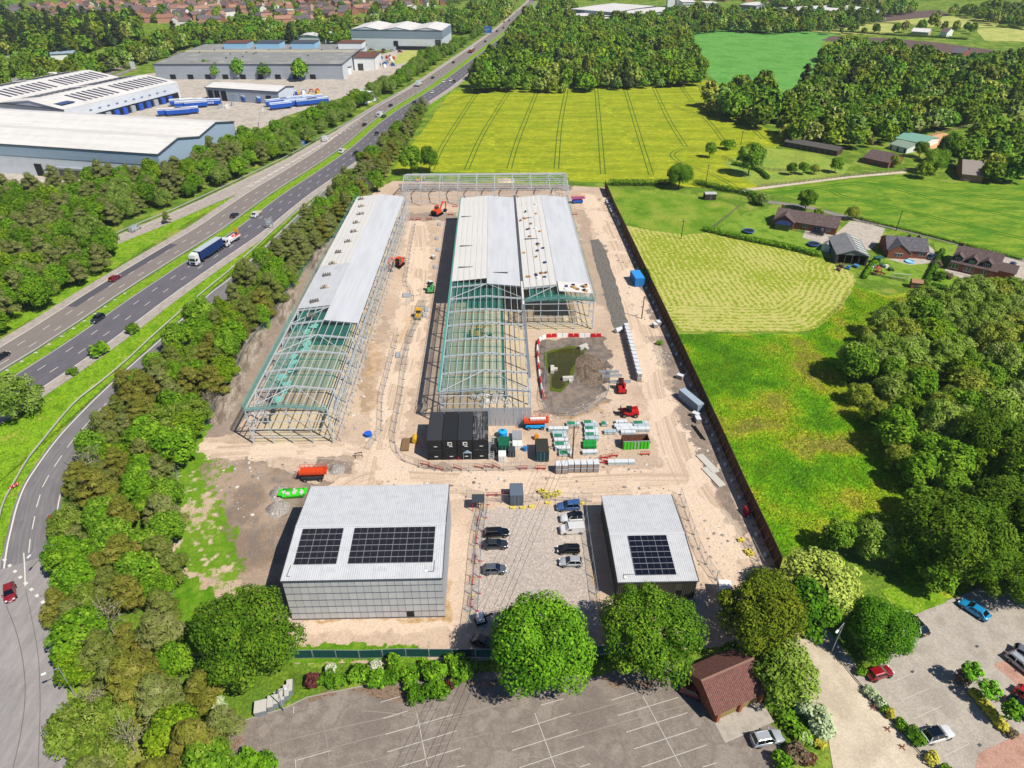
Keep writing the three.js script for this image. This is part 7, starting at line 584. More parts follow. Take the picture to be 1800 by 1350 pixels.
heras([[-20.8,-181.4],[-22.1,-167.6],[-23.2,-158.2],[-23.2,-144.1],[-22.8,-131.7],[-22.8,-121.8],[-22.5,-115.7],[-21.1,-111],[-18.5,-108.2],[-13.7,-106.1],[-5.5,-105.5],[9.5,-105.9]], 'mesh fence bending round the cabin compound'); heras([[-22.1,-181.4],[-23.3,-164.4],[-24.1,-152.4],[-24.6,-141.6]], 'second mesh fence line beside the centre skeleton shade'); heras([[-30,-244],[-29.3,-219.9],[-28.5,-201.5],[-28,-193.1],[-26,-187.2],[-24.7,-183.3],[-26,-179.7]], 'wavy mesh fence in the middle haul road'); heras([[-26.9,-161.3],[-27,-149.6],[-27.1,-141.6],[-27.2,-131.9],[-26,-118.8],[-27.4,-113]], 'mesh fence beside the left scaffold clay strip');
heras([[-3.1,-95.3],[-4.3,-86.6],[-4.7,-78.8],[-4.9,-72.9],[-5.2,-69.1]], 'mesh fence with yellow feet on the left of the gravel car park', { foot: S.lemon }); heras([[-2.3,-95.6],[-3.4,-85.3],[-3.6,-77.6],[-3.9,-68.5]], 'inner mesh fence with red barriers on the gravel car park', { foot: S.red }); heras([[16.2,-94.9],[16,-86.1],[15.9,-78.3],[15.8,-71.3]], 'mesh fence with yellow feet beside the olive warehouse', { foot: S.lemon }); heras([[-6.5,-97.9],[2.3,-96.1],[8.9,-96.6],[16.8,-96.1]], 'mesh fence along the top of the gravel car park'); heras([[-50.5,-276.6],[-56.3,-244.6],[-61.5,-206.6],[-63.3,-171.9],[-65.1,-156.2],[-64.8,-140],[-64.8,-122.8],[-65.6,-114.9]], 'green mesh fence between soil bank and tree belt', { mesh: new THREE.MeshStandardMaterial({ color: 0x2f6a5a, transparent: true, opacity: 0.35, side: THREE.DoubleSide }) }); heras([[-67,-113],[-64.3,-103.2],[-60.2,-90.8],[-56,-80.1],[-53,-71.9],[-49.6,-63.1]], 'mesh fence along the foot of the pines on the grass', {}); heras([[35.1,-97.5],[35.1,-88.5],[35.6,-80.4],[37.5,-73.1]], 'mesh fence beside the olive warehouse wall'); heras([[44.7,-84.1],[45.1,-77.6],[45.9,-72.9]], 'mesh gate panels at the hoarding end'); heras([[12.9,-157.3],[11.5,-140.7],[11.1,-125.3],[17.2,-124],[24.4,-129.4],[28.3,-142.9]], 'mesh fence round the pond bank');
heras([[-49.4,-62.6],[-46.3,-62.8],[-39.6,-63.2],[-27.7,-63.3],[-20.8,-63.1],[-15.7,-63.2],[-8.8,-63],[-0.2,-62.8],[6.7,-62.8],[15.4,-63],[26,-63.7],[32.2,-64.2]], 'dark green solid screen fence between shrubs and building site', { mesh: S.greenMesh, name: 'screen_fence', noFoot: true });
{ const red = (p, a, l = 'red plastic pedestrian barrier on the haul road edge') => { const t = thing('pedestrian_barrier', l, 'barrier', p, a, l.replace('barrier', 'barriers'), 0.04); part('frame', [box(2, 0.07, 0.05, 0, 1, 0), box(2, 0.25, 0.05, 0, 0.3, 0), box(0.07, 1, 0.05, -1, 0.5, 0), box(0.07, 1, 0.05, 1, 0.5, 0), ...[-0.6, -0.2, 0.2, 0.6].map(x => box(0.04, 0.7, 0.04, x, 0.65, 0))], S.red, t); for (const s of [-0.7, 0.7]) part('foot', box(0.12, 0.08, 0.6, s, 0.04, 0), VM.trim, t); }; for (const p of [[-15.2,-107.5],[-13.7,-106.6],[-12.3,-106.1],[-8.5,-106.1],[-4.2,-106.4],[-2.1,-106.5],[-0.7,-106.5],[4.7,-105.8],[8.4,-105.7],[21.1,-107.2],[22.6,-107.7],[21.8,-108.8],[23.8,-109.3],[30.5,-109.7]]) red(p, (p[0] % 1) * 0.5 - 0.25); for (const p of [[-4.1,-90.9],[-4.3,-86.6],[-4.4,-82],[-4.7,-77.4],[-4.9,-72.9],[-1.6,-98.1],[0.2,-98.1],[1.9,-98.3]]) red(p, p[1] > -95 && p[0] < -4 ? 1.5 : 0, 'red plastic pedestrian barrier at the car park fence'); for (const p of [[-32.1,-248.8],[-29.3,-248.7],[-25.3,-249.2],[-16.1,-262.8],[-13.4,-262.7],[-17.4,-253.9],[30.1,-252.7]]) red(p, 0, 'red plastic pedestrian barrier at the far trench'); }
// brown hoarding along the right, panel by panel, with white ballast feet inside
{ const A = [[46,-283.8],[45.9,-256.1],[46.4,-222.1],[46.7,-190.5],[47,-168.5],[47.2,-147.3],[47.4,-115],[47.4,-96],[47.6,-85.1],[47.6,-78.8]], t = thing('hoarding', 'tall dark brown hoarding along the meadow side of the building site', 'fence', A[0]); const pg = new THREE.BoxGeometry(0.08, 3.5, 2.36), bg = box(0.4, 0.5, 0.7, 0, 0.25, 0), pms = [mat(0x4c3020), mat(0x523524), mat(0x452b1d)]; let k = 0; for (const q of along(A, 2.42, 1.2)) { const x = q.p[0] - A[0][0], z = q.p[1] - A[0][1], p = part('hoarding_panel', pg, pms[k % 3], t); p.position.set(x, 1.77, z); p.rotation.y = q.a; const s = part('support_post', beam([0, 0.1, 0], [-1.1, 0.1, 0], 0.1), S.wood, p); s.position.y = -1.7; if (k % 2) { const b = part('ballast_block', bg, B.white, p); b.position.set(-1.1, -1.75, 0); } const st = part('strut', beam([-1.1, -1.65, 0], [-0.05, 0.8, 0], 0.08), S.wood, p); k++; } }
{ const p = [46.3,-91.9]; single('red_tarp', [box(0.5, 1.6, 1.6, 0, 0.8, 0), box(0.7, 0.6, 0.9, -0.4, 0.3, 0.3)], mat(0x8a1a26), 'dark red sheeted bundle leaning on the hoarding', 'bundle', null, p, 0.3); }
{ const t = thing('smoking_shelter', 'black sheeted turnstile shelter at the red barriers', 'shelter', [-4.1,-94.9], 0, null, 0.04); for (const x of [-1, 1]) for (const z of [-0.9, 0.9]) part('post', box(0.1, 2.4, 0.1, x, 1.2, z), S.red, t); part('roof', box(2.4, 0.12, 2.2, 0, 2.45, 0), mat(0x3d4248, { roughness: 0.3 }), t); part('turnstile', [cyl(0.1, 0.1, 1.6), box(1.2, 0.08, 0.08, 0, 0.9, 0), box(0.08, 0.08, 1.2, 0, 1.3, 0)], VM.trim, t); }
{ const t = thing('mini_digger', 'small white machine at the foot of the gravel car park', 'excavator', [-3.3,-69.2], 0.3, null, 0.04); part('track', box(1.8, 0.5, 1.2, 0, 0.25, 0), VM.tyre, t); part('cab', hexa(rectPts(-0.7, 0.6, -0.6, 0.6, 0.6), rectPts(-0.6, 0.4, -0.5, 0.5, 2)), paint(WHITE), t); part('window', box(0.06, 0.7, 0.9, 0.58, 1.4, 0), VM.glass, t); part('boom', beam([0.6, 0.9, 0], [2, 1.3, 0], 0.18), VM.trim, t); }
{ const r = rng(19), t = [-1.9,-130.5]; for (let k = 0; k < 16; k++) single('spoil_lump', new THREE.DodecahedronGeometry(0.5 + 0.6 * r()).scale(1, 0.6, 1).translate(0, 0.2, 0), S.conc, 'pale broken concrete lump inside the open front of the centre skeleton', 'rubble', 'concrete lumps', [t[0] + (r() - 0.5) * 8, t[1] + (r() - 0.5) * 6], r() * 6); }
for (const p of [[-27.6,-185.3],[-26.5,-185.3],[-25.7,-151],[-20.6,-172.5],[-21,-229.9],[-21.1,-243.8],[-21.1,-257.8],[-20,-219.7],[-20,-205.6],[-20.4,-176]]) single('cladding_pack', [box(1.1, 0.35, 2.6, 0, 0.25, 0), box(1.2, 0.06, 0.2, 0, 0.04, 0.8), box(1.2, 0.06, 0.2, 0, 0.04, -0.8)], B.cladGrey, 'grey cladding pack beside the middle haul road', 'material pack', 'cladding packs on the haul road', p, 0.1);
single('steel_trestle', [box(0.1, 1, 0.1, -0.7, 0.5, 0), box(0.1, 1, 0.1, 0.7, 0.5, 0), box(1.6, 0.15, 0.15, 0, 1.05, 0), box(0.1, 0.1, 1, -0.7, 0.05, 0), box(0.1, 0.1, 1, 0.7, 0.05, 0)], VM.trim, 'black steel trestle near the rubble by the haul road', 'trestle', null, [-29.3,-110.6], 0.2);
// ---------------------------------------------------------------- poles, wires, lamps, signs, barriers
function pole(p, h, label, arm = 2, turn = 0) { const t = thing('utility_pole', label, 'utility pole', p, turn); part('pole', cyl(0.17, 0.12, h, 0, 0, 0, 8), bark, t); if (arm) { part('crossarm', box(arm, 0.14, 0.14, 0, h - 0.5, 0), bark, t); for (const s of [-0.9, 0, 0.9]) part('insulator', cyl(0.07, 0.05, 0.25, s * arm / 2, h - 0.43, 0, 6), B.white, t); } return t; }
pole([15.2,-109], 8.5, 'wooden power pole with crossarm among the panel packs', 2.2); pole([65.4,-227.8], 7, 'wooden power pole with crossarm in the mown hay field', 1.8); pole([90.6,-290.3], 8, 'wooden power pole with crossarm beside the barley headland', 1.8); pole([145.5,-234], 7.5, 'plain leaning pole beside the country lane', 0); pole([40.7,-169.3], 7, 'thin pole by the brown hoarding', 0); pole([124.2,-351.2], 7, 'power pole with crossarm in the barley field corner', 1.6); const PA = [15.2,-109], PB = [PA[0] - 29, -29]; pole(PB, 9, 'wooden power pole with crossarm standing on the tarmac car park', 2.4);
for (const o of [-0.95, 0, 0.95]) { const pts = []; for (let k = 0; k <= 16; k++) { const f = k / 16; pts.push([mix(PA[0], PB[0], f) + o, mix(8.2, 8.9, f) - 1.6 * 4 * f * (1 - f), mix(PA[1], PB[1], f)]); } single('power_line', tube(pts, 0.025, 4, 32), VM.trim, 'thin overhead wire from the panel yard pole to the tarmac car park pole', 'wire', 'overhead wires'); }
function lamp(base, tip, h, label) { const t = thing('street_lamp', label, 'street lamp', base), dx = tip[0] - base[0], dz = tip[1] - base[1]; part('post', cyl(0.1, 0.06, h, 0, 0, 0, 8), B.alu, t); part('arm', beam([0, h, 0], [dx, h + 0.15, dz], 0.08), B.alu, t); part('lantern', beam([dx * 0.75, h + 0.12, dz * 0.75], [dx * 1.05, h + 0.16, dz * 1.05], 0.28, 0.14), B.white, t); }
lamp([-61.2,-57.9], [-62.8,-56.8], 7, 'grey street lamp leaning over the wide junction road'); lamp([-76.7,-80.8], [-76.9,-78.4], 6.5, 'grey street lamp over the give-way line of the slip road'); lamp([...[-134.1,-426.8]], [-124.9,-390.5], 9, 'tall yard lamp beside the packed blue trailers'); lamp([50.3,-62.5], [48.4,-60.8], 7, 'slim lamp post beside the deep green tree and access road'); lamp([-30.8,-55], [-29.6,-55.2], 5, 'short lamp at the corner of the tarmac car park');
{ const t = thing('road_sign', 'round red no-entry sign with white bar beside the slip road', 'road sign', [-82.1,-92], 0.5); part('post', cyl(0.05, 0.05, 2.2), B.alu, t); const d = part('disc', new THREE.CylinderGeometry(0.5, 0.5, 0.05, 20).rotateX(PI / 2).translate(0, 2.4, 0.06), S.red, t); part('bar', box(0.7, 0.16, 0.02, 0, 2.4, 0.1), B.white, d); part('base', box(1.2, 0.1, 0.9, 0.4, 0.06, 0), S.conc, t); }
{ const t = thing('chevron_board', 'low red and white chevron board on the inside of the slip bend', 'road sign', [-95.2,-102.3], 1.1); for (let k = 0; k < 3; k++) { const d = part('board', box(0.6, 0.6, 0.05, (k - 1) * 0.7, 0.9, 0), S.red, t); part('arrow', box(0.14, 0.5, 0.02, (k - 1) * 0.7, 0.9, 0.04).rotateZ(0), B.white, d); } for (const s of [-0.8, 0.8]) part('leg', box(0.06, 0.9, 0.06, s, 0.45, -0.05), B.alu, t); }
{ const t = thing('traffic_cone', 'orange and white cone on the verge of the junction road', 'cone', [-69,-68.8]); part('base', box(0.4, 0.05, 0.4, 0, 0.1, 0), S.orange, t); part('cone', cyl(0.17, 0.04, 0.75, 0, 0.12, 0, 10), S.orange, t); part('sleeve', cyl(0.125, 0.085, 0.25, 0, 0.4, 0, 10), B.white, t); }
function sign(p, w, h, y, m, label) { const t = thing('motorway_sign', label, 'road sign', p, -0.2); for (const s of [-0.35, 0.35]) part('post', box(0.15, y + h, 0.15, s * w, (y + h) / 2, -0.12), B.alu, t); part('board', box(w, h, 0.1, 0, y + h / 2, 0), m, t); part('border', [box(w, 0.12, 0.04, 0, y + h - 0.1, 0.06), box(w, 0.12, 0.04, 0, y + 0.1, 0.06), box(w * 0.6, 0.3, 0.04, 0, y + h * 0.6, 0.06), box(w * 0.4, 0.25, 0.04, -w * 0.1, y + h * 0.35, 0.06)], B.white, t); }
sign([-6.1,-772.4], 9, 6, 2, mat(0x1668b0), 'large blue motorway sign with white bars on the far left verge'); sign([-95,-349.1], 2.2, 2, 2, mat(0x1668b0), 'small blue sign beside the slip road barrier'); sign([-82.7,-241.3], 3, 2.2, 1.5, mat(0x9aa0a8), 'grey backed sign by the pines on the near verge'); sign([-309.5,-618.6], 5, 3, 3, B.white, 'white board beside the far dual carriageway'); sign([-273.6,-570.4], 4, 5, 2, B.white, 'white site board at the factory corner');
function crash(l, label, m = B.alu, every = 6) { const t = thing('crash_barrier', label, 'crash barrier', l[0]), q = l.map(p => [p[0] - l[0][0], p[1] - l[0][1]]); part('rail', barLine(q, 0.12, 0.34, 0.72), m, t); for (const p of along(q, every)) part('post', box(0.1, 0.75, 0.1, p.p[0], 0.4, p.p[1]), B.darkSteel, t); }
crash(offs(median, -1.75).filter(p => p[1] > -900 && p[1] < -95).filter((_, i) => i % 2 === 0), 'long pale crash barrier along the central reservation', mat(0xa8a59e), 8); crash(smooth([[-91.4,-90.8],[-92.4,-92.4],[-94.2,-96.5],[-95.2,-99.6],[-96.2,-104.8],[-97.4,-111.3],[-97.6,-116.6],[-97.8,-121],[-97.8,-131.9],[-96,-139.5],[-94.2,-149.3],[-92.6,-162],[-88.5,-187.9],[-85.4,-204.1],[-77.1,-263.6]], 4), 'pale crash barrier between bright verge and slip road', mat(0xb8b4aa), 6); crash(smooth([[-137.8,-232.7],[-132.8,-245.3],[-127.1,-257.2],[-119.4,-276.9],[-112,-297.6],[-100.3,-332.2],[-91.6,-367.5],[-76.8,-423.9],[-63.6,-484.5]], 4), 'grey crash barrier along the far side of the left slip road', mat(0x9a9a96), 6); crash(smooth([[-150.5,-212.9],[-148.7,-216.5],[-146.5,-218.4]], 3), 'short length of barrier showing through the wedge trees', mat(0xa8a59e), 4);
{ const m = []; for (const q of along(median, 4.4, 1)) { if (q.p[1] < -190) continue; const nx = -Math.cos(q.a), nz = Math.sin(q.a); single('drain_slab', box(0.9, 0.05, 0.5, 0, 0.16, 0), S.conc, 'small pale slab set in the grass of the central reservation', 'slab', 'slabs along the reservation', [q.p[0] - nx * 1.2, q.p[1] - nz * 1.2], q.a); } }
// timber fences and garden things
function timber(pts, label, h = 1.2, m = S.wood) { const l = smooth(pts, 3), t = thing('timber_fence', label, 'fence', pts[0]), q = l.map(p => [p[0] - pts[0][0], p[1] - pts[0][1]]); for (const p of along(q, 2.4)) part('post', box(0.12, h, 0.12, p.p[0], h / 2, p.p[1]), m, t); for (const f of [0.35, 0.65, 0.95]) part('rail', barLine(q, 0.05, 0.12, h * f), m, t); }
const greyWood = mat(0x6d6256, { roughness: 1 }); timber([[78.4,-236.2],[86.7,-247.1],[96,-260.1]], 'grey rail fence between paddock and bungalow lawn', 1.3, greyWood); timber([[110.5,-283.7],[129.6,-289.4],[152.6,-296.9],[170,-301.4],[187.8,-306.1]], 'long post and rail fence below the stables', 1.3, greyWood); timber([[108.4,-328.1],[113.2,-316.8],[123.4,-307.7],[135.7,-305.6]], 'paddock rail fence by the single trees', 1.3, greyWood); timber([[137.5,-246.5],[138.5,-239.3],[141.1,-238.1]], 'dark gate rails by the barn drive', 1.3, greyWood); timber([[117.4,-197.1],[122.7,-193.6],[126.8,-191]], 'low dark picket fence by the football goal', 0.8, greyWood); timber([[103,-237.9],[108.6,-233.3],[115.7,-227.7]], 'terrace fence of the long bungalow', 1, greyWood); timber([[206.9,-346],[216.8,-356.6],[241.1,-373.6],[270.6,-391.8],[286.9,-407.9]], 'rail fence around the riding arena', 1.3, greyWood);
{ const t = thing('football_goal', 'white football goal frame on the lawn', 'goal', [126.2,-192.7], -0.25); part('frame', [box(0.12, 2, 0.12, -2.4, 1, 0), box(0.12, 2, 0.12, 2.4, 1, 0), box(4.9, 0.12, 0.12, 0, 2, 0), beam([-2.4, 2, 0], [-2.4, 0.1, -1.6], 0.08), beam([2.4, 2, 0], [2.4, 0.1, -1.6], 0.08), box(4.8, 0.08, 0.08, 0, 0.1, -1.6)], B.white, t); part('net', hexa([[-2.4, 0.1, -1.58], [2.4, 0.1, -1.58], [2.4, 0.1, -1.62], [-2.4, 0.1, -1.62]], [[-2.4, 1.95, -0.02], [2.4, 1.95, -0.02], [2.4, 1.95, -0.06], [-2.4, 1.95, -0.06]]), S.mesh, t); }
for (const [p, l] of [[[109.7,-220.5], 'round blue-rimmed trampoline beside the white shed'], [[91,-233.1], 'round black trampoline on the lawn by the long hedge']]) { const t = thing('trampoline', l, 'trampoline', p); part('rim', new THREE.TorusGeometry(1.9, 0.2, 6, 24).rotateX(PI / 2).translate(0, 0.8, 0), mat(0x2a5a98), t); part('bed', cyl(1.75, 1.75, 0.04, 0, 0.78, 0, 24), VM.trim, t); for (let k = 0; k < 6; k++) part('leg', box(0.07, 0.8, 0.07, Math.cos(k * 1.047) * 1.85, 0.4, Math.sin(k * 1.047) * 1.85), B.alu, t); }
{ const t = thing('climbing_frame', 'brown timber play tower on the lawn', 'play tower', [120.5,-196.6]); for (const x of [-0.8, 0.8]) for (const z of [-0.8, 0.8]) part('post', box(0.15, 2.2, 0.15, x, 1.1, z), mat(0x7a4028), t); part('deck', box(1.8, 0.12, 1.8, 0, 1.1, 0), mat(0x7a4028), t); part('roof', new THREE.ConeGeometry(1.4, 1, 4).rotateY(PI / 4).translate(0, 2.7, 0), mat(0x8a4a30), t); part('slide', beam([0.9, 1.1, 0], [3, 0.1, 0], 0.1, 0.5), mat(0x7a4028), t); } { const t = thing('paddling_pool', 'pale blue paddling pool on the patio', 'paddling pool', [135.9,-205.9]); part('rim', new THREE.TorusGeometry(1.3, 0.25, 8, 20).rotateX(PI / 2).translate(0, 0.3, 0), mat(0x6ab0dc), t); part('water', cyl(1.2, 1.2, 0.3, 0, 0.02, 0, 20), mat(0x9ad0ec, { roughness: 0.1 }), t); } { const t = thing('swing_seat', 'green and glass garden shelter beside the narrow hedge', 'shelter', [125.3,-205.7]); part('roof', box(3, 0.12, 2, 0, 2, 0), mat(0x2a5a52), t); for (const x of [-1.3, 1.3]) for (const z of [-0.8, 0.8]) part('post', box(0.1, 2, 0.1, x, 1, z), greyWood, t); part('bench', box(2.2, 0.4, 0.6, 0, 0.4, -0.5), mat(0x3a7a6a), t); }
for (const p of [[52.4,-53.4],[53,-50.3],[53.8,-47.8]]) { const t = thing('kerb_post', 'reddish bollard with crossed feet on the access road kerb', 'bollard', p, 0.4, 'bollards along the access road'); part('post', cyl(0.08, 0.07, 0.8, 0, 0.1), mat(0x9a5a48), t); part('foot', [box(0.9, 0.06, 0.12, 0, 0.16, 0), box(0.12, 0.06, 0.9, 0, 0.17, 0)], mat(0xa87868), t); }
for (const p of [[60.9,-58.9],[73,-62.9],[64.4,-47.9]]) single('drain_cover', box(0.5, 0.03, 0.35, 0, 0.09, 0), B.trim, 'small iron drain cover in the pale car park', 'drain cover', 'drain covers', p, 0.4);
for (const p of [[-34.4,-55.1],[-33.6,-55.3],[-32.8,-55.9],[-32.1,-56.4],[-31.5,-56.9],[-31,-57.5],[-30.7,-58.3]]) { const t = thing('stone_slab', 'upright pale slab in the rockery under the dark spreading tree', 'slab', p, 0.2, 'rockery slabs'); part('slab', box(0.8, 1.2, 1.8, 0, 0.5, 0), mat(0x7d8288), t); part('edge', box(0.84, 0.1, 1.84, 0, 1.12, 0), S.conc, t); }
// loose stone and offcuts nobody could count
{ const r = rng(404), keep = (p) => !(p[0] > -34 && p[0] < -8 && p[1] > -92) && !(p[0] > 18 && p[0] < 32.5 && p[1] > -93.5 && p[1] < -72), pts = [...scatter([[-64.6,-112],[-27.9,-108.4],[33.7,-99.2],[44.9,-81.4],[33.4,-72],[19.7,-94.8],[-8.6,-97],[-26.2,-97.4],[-40.1,-101],[-41.6,-86.2]], 1.1, 405, 900), ...scatter([[-44,-171.4],[-34.7,-230.2],[-27.7,-230.1],[-25.9,-152.4],[-24,-114.8],[-31.3,-115]], 1.2, 406, 500), ...scatter([[42.6,-264],[46.3,-251.1],[46.4,-117.1],[45.3,-92.6],[42.7,-99],[39.5,-125.7],[37.8,-169.4]], 1.0, 407, 700), ...scatter([[10.9,-126.4],[27.2,-130.5],[34,-117.4],[31.4,-104.3],[9.5,-104.8]], 1.0, 408, 700)].filter(p => keep(p) && fbm(p[0] / 4, p[1] / 4, 2) > 0.45), m = new THREE.InstancedMesh(new THREE.DodecahedronGeometry(0.16), mat(0xffffff, { roughness: 1 }), pts.length), M4 = new THREE.Matrix4(), c = new THREE.Color(); pts.forEach(([x, z], i) => { const q = 0.5 + r() * r() * 2.2; M4.makeRotationY(r() * 6.28).scale(V3(q * (0.7 + r()), q * 0.6, q)).setPosition(x, 0.05, z); m.setMatrixAt(i, M4); const g = 0.15 + 0.4 * r(); m.setColorAt(i, c.setRGB(g * 1.1, g, g * 0.9)); }); m.name = 'loose_rubble'; m.castShadow = m.receiveShadow = true; m.userData = { kind: 'stuff', label: 'loose stones and offcuts strewn over the site ground', category: 'rubble' }; scene.add(m); }

// ---------------------------------------------------------------- houses
const H = { brick: mat(0xffffff, { roughness: 0.95, map: grainTex(128, ['#7a4a3c', '#8a5544', '#94604e'], 16, 64, 3, 0.2) }), tile: mat(0xffffff, { roughness: 0.9, map: tex(256, 256, (u, v, i, j) => { const k = 0.85 + 0.2 * HT[((i >> 3) * 13 + (j >> 4) * 977) & 65535] + 0.12 * Math.sin(v * 2 * PI * 24); return [0.40 * k, 0.34 * k, 0.33 * k]; }) }), slate: mat(0xffffff, { roughness: 0.85, map: tex(128, 128, (u, v, i, j) => { const k = 0.85 + 0.25 * HT[((i >> 2) * 13 + (j >> 3) * 977) & 65535]; return [0.38 * k, 0.37 * k, 0.39 * k]; }) }), redTile: mat(0xffffff, { roughness: 0.9, map: tex(256, 256, (u, v, i, j) => { const k = 0.82 + 0.2 * HT[((i >> 3) * 13 + (j >> 3) * 977) & 65535] + 0.16 * Math.sin(u * 2 * PI * 32); return [0.46 * k, 0.32 * k, 0.29 * k]; }) }), frame: mat(0xd0d0cc), fibre: mat(0xffffff, { roughness: 0.95, map: tex(256, 256, (u, v, i, j) => { const k = 0.85 + 0.2 * fbm(u * 20, v * 4, 3, 20) + 0.08 * Math.sin(u * 2 * PI * 32); return [0.52 * k, 0.52 * k, 0.53 * k]; }) }) };
function rectFrom(A, Bp, C) { const dx = Bp[0] - A[0], dz = Bp[1] - A[1], w = Math.hypot(dx, dz), ux = dx / w, uz = dz / w, nx = uz, nz = -ux, d = Math.abs((C[0] - Bp[0]) * nx + (C[1] - Bp[1]) * nz); return { c: [(A[0] + Bp[0]) / 2 + nx * d / 2, (A[1] + Bp[1]) / 2 + nz * d / 2], w, d, turn: Math.atan2(-dz, dx) }; }
function gabled(t, w, d, wall, rise, wm, rm, x = 0, z = 0, o = 0.35) { const hd = d / 2; part('wall', prism([[-hd, 0], [hd, 0], [hd, wall], [0, wall + rise], [-hd, wall]], w, 'x').translate(x, 0, z), wm, t); const k = rise / hd; return part('roof', [slab(w + o * 2, 0, wall + rise + 0.12, hd + o, wall - k * o + 0.12, 0.14, 0), slab(w + o * 2, -hd - o, wall - k * o + 0.12, 0, wall + rise + 0.12, 0.14, 0)].map(g => g.translate(x, 0, z)), rm, t); }
function win(t, x, y, z, w, h, n = 2) { const f = part('window', box(w, h, 0.1, x, y, z), H.frame, t); for (let i = 0; i < n; i++) part('pane', box(w / n - 0.12, h - 0.16, 0.06, x - w / 2 + (i + 0.5) * w / n, y, z + 0.04), B.glass, f); }
function crossGable(t, x, z0, w, len, wall, rise, wm, rm) { const hw = w / 2; part('wing_wall', prism([[-hw, 0], [hw, 0], [hw, wall], [0, wall + rise], [-hw, wall]], len).translate(x, 0, z0 - len / 2), wm, t); part('wing_roof', [slab(len + 0.4, 0, wall + rise + 0.12, hw + 0.3, wall - 0.1, 0.14), slab(len + 0.4, -hw - 0.3, wall - 0.1, 0, wall + rise + 0.12, 0.14)].map(g => g.rotateY(PI / 2).translate(x, 0, z0 - len / 2)), rm, t); }
{ const q = rectFrom(...[[102.7,-240.2],[121.3,-229.7],[127.1,-238.5]]); const t = thing('bungalow', 'long brown-roofed brick bungalow with a blue glass conservatory', 'house', q.c, q.turn); const d = Math.max(7, q.d); gabled(t, q.w, d, 2.6, 2.4, H.brick, H.tile); crossGable(t, -q.w / 2 + 3.4, d / 2 + 1.6, 7, d / 2 + 3, 2.6, 2.2, H.brick, H.tile); for (const x of [-5, 0, 4, 8]) win(t, x, 1.5, d / 2 + 0.04, 1.8, 1.1); part('conservatory', box(5, 2.3, 2.6, -q.w / 2 + 3.4, 1.15, d / 2 + 3), B.glass, t); part('conservatory_roof', hexa(rectPts(-q.w / 2 + 0.7, -q.w / 2 + 6.1, d / 2 + 1.6, d / 2 + 4.5, 2.3), rectPts(-q.w / 2 + 2, -q.w / 2 + 4.8, d / 2 + 1.7, d / 2 + 2.6, 3.1)), mat(0x22304e, { roughness: 0.2 }), t); part('chimney', box(0.7, 1.6, 0.7, -q.w / 2 + 1, 5.3, -1), H.brick, t); part('door', box(0.9, 2, 0.1, 6, 1, d / 2 + 0.04), B.white, t); }
{ const q = rectFrom(...[[130.5,-211.2],[142.5,-208.1],[149.1,-217.1]]); const t = thing('bungalow', 'red brick bungalow with a front gable and grey roof', 'house', q.c, q.turn); const d = Math.max(8, q.d); gabled(t, q.w, d, 2.6, 2.6, H.brick, H.slate); crossGable(t, -q.w / 2 + 3.3, d / 2 + 1.8, 6.4, d / 2 + 3, 2.6, 2.4, H.brick, H.slate); win(t, -q.w / 2 + 3.3, 1.5, d / 2 + 1.84, 2.4, 1.2, 3); for (const x of [1, 4.5]) win(t, x, 1.5, d / 2 + 0.04, x > 2 ? 2.4 : 1.2, 1.2, x > 2 ? 3 : 1); for (const x of [2, 5]) part('rooflight_gable', prism([[-0.9, 3.4], [0.9, 3.4], [0, 4.6]], 2).translate(x, 0.3, -d / 2 + 2), H.slate, t); part('door', box(1, 2, 0.1, -0.6, 1, d / 2 + 0.05), B.white, t); }
{ const q = rectFrom(...[[145.7,-199.8],[155.4,-191.9],[163.7,-201.2]]); const t = thing('bungalow', 'dormer bungalow with three roof gables and pale windows', 'house', q.c, q.turn); const d = Math.max(8, q.d); gabled(t, q.w, d, 2.8, 3.6, H.brick, H.tile); for (const x of [-5, -1, 3]) { part('dormer', prism([[-1.3, 3], [1.3, 3], [1.3, 4.4], [0, 5.4], [-1.3, 4.4]], 2.8).translate(x, 0, d / 2 - 2), mat(0x3b3532), t); part('dormer_roof', [slab(3.2, 0, 5.55, 1.6, 4.3, 0.12), slab(3.2, -1.6, 4.3, 0, 5.55, 0.12)].map(g => g.rotateY(PI / 2).translate(x, 0, d / 2 - 2)), H.tile, t); win(t, x, 3.9, d / 2 - 0.56, 1.7, 0.9, 3); } for (const x of [-5.4, -1.2]) win(t, x, 1.5, d / 2 + 0.05, 2.8, 1.7, 3); win(t, 3, 1.6, d / 2 + 0.05, 1.6, 1.2, 2); part('chimney', box(0.8, 2, 0.8, -q.w / 2 + 0.6, 6.4, 0), H.brick, t); gabled(t, 4.6, 5, 2.5, 1.6, H.brick, H.tile, q.w / 2 + 2.4, 1); part('terrace', box(q.w + 2, 0.12, 2, 0, 0.1, d / 2 + 1), M.yard, t); }
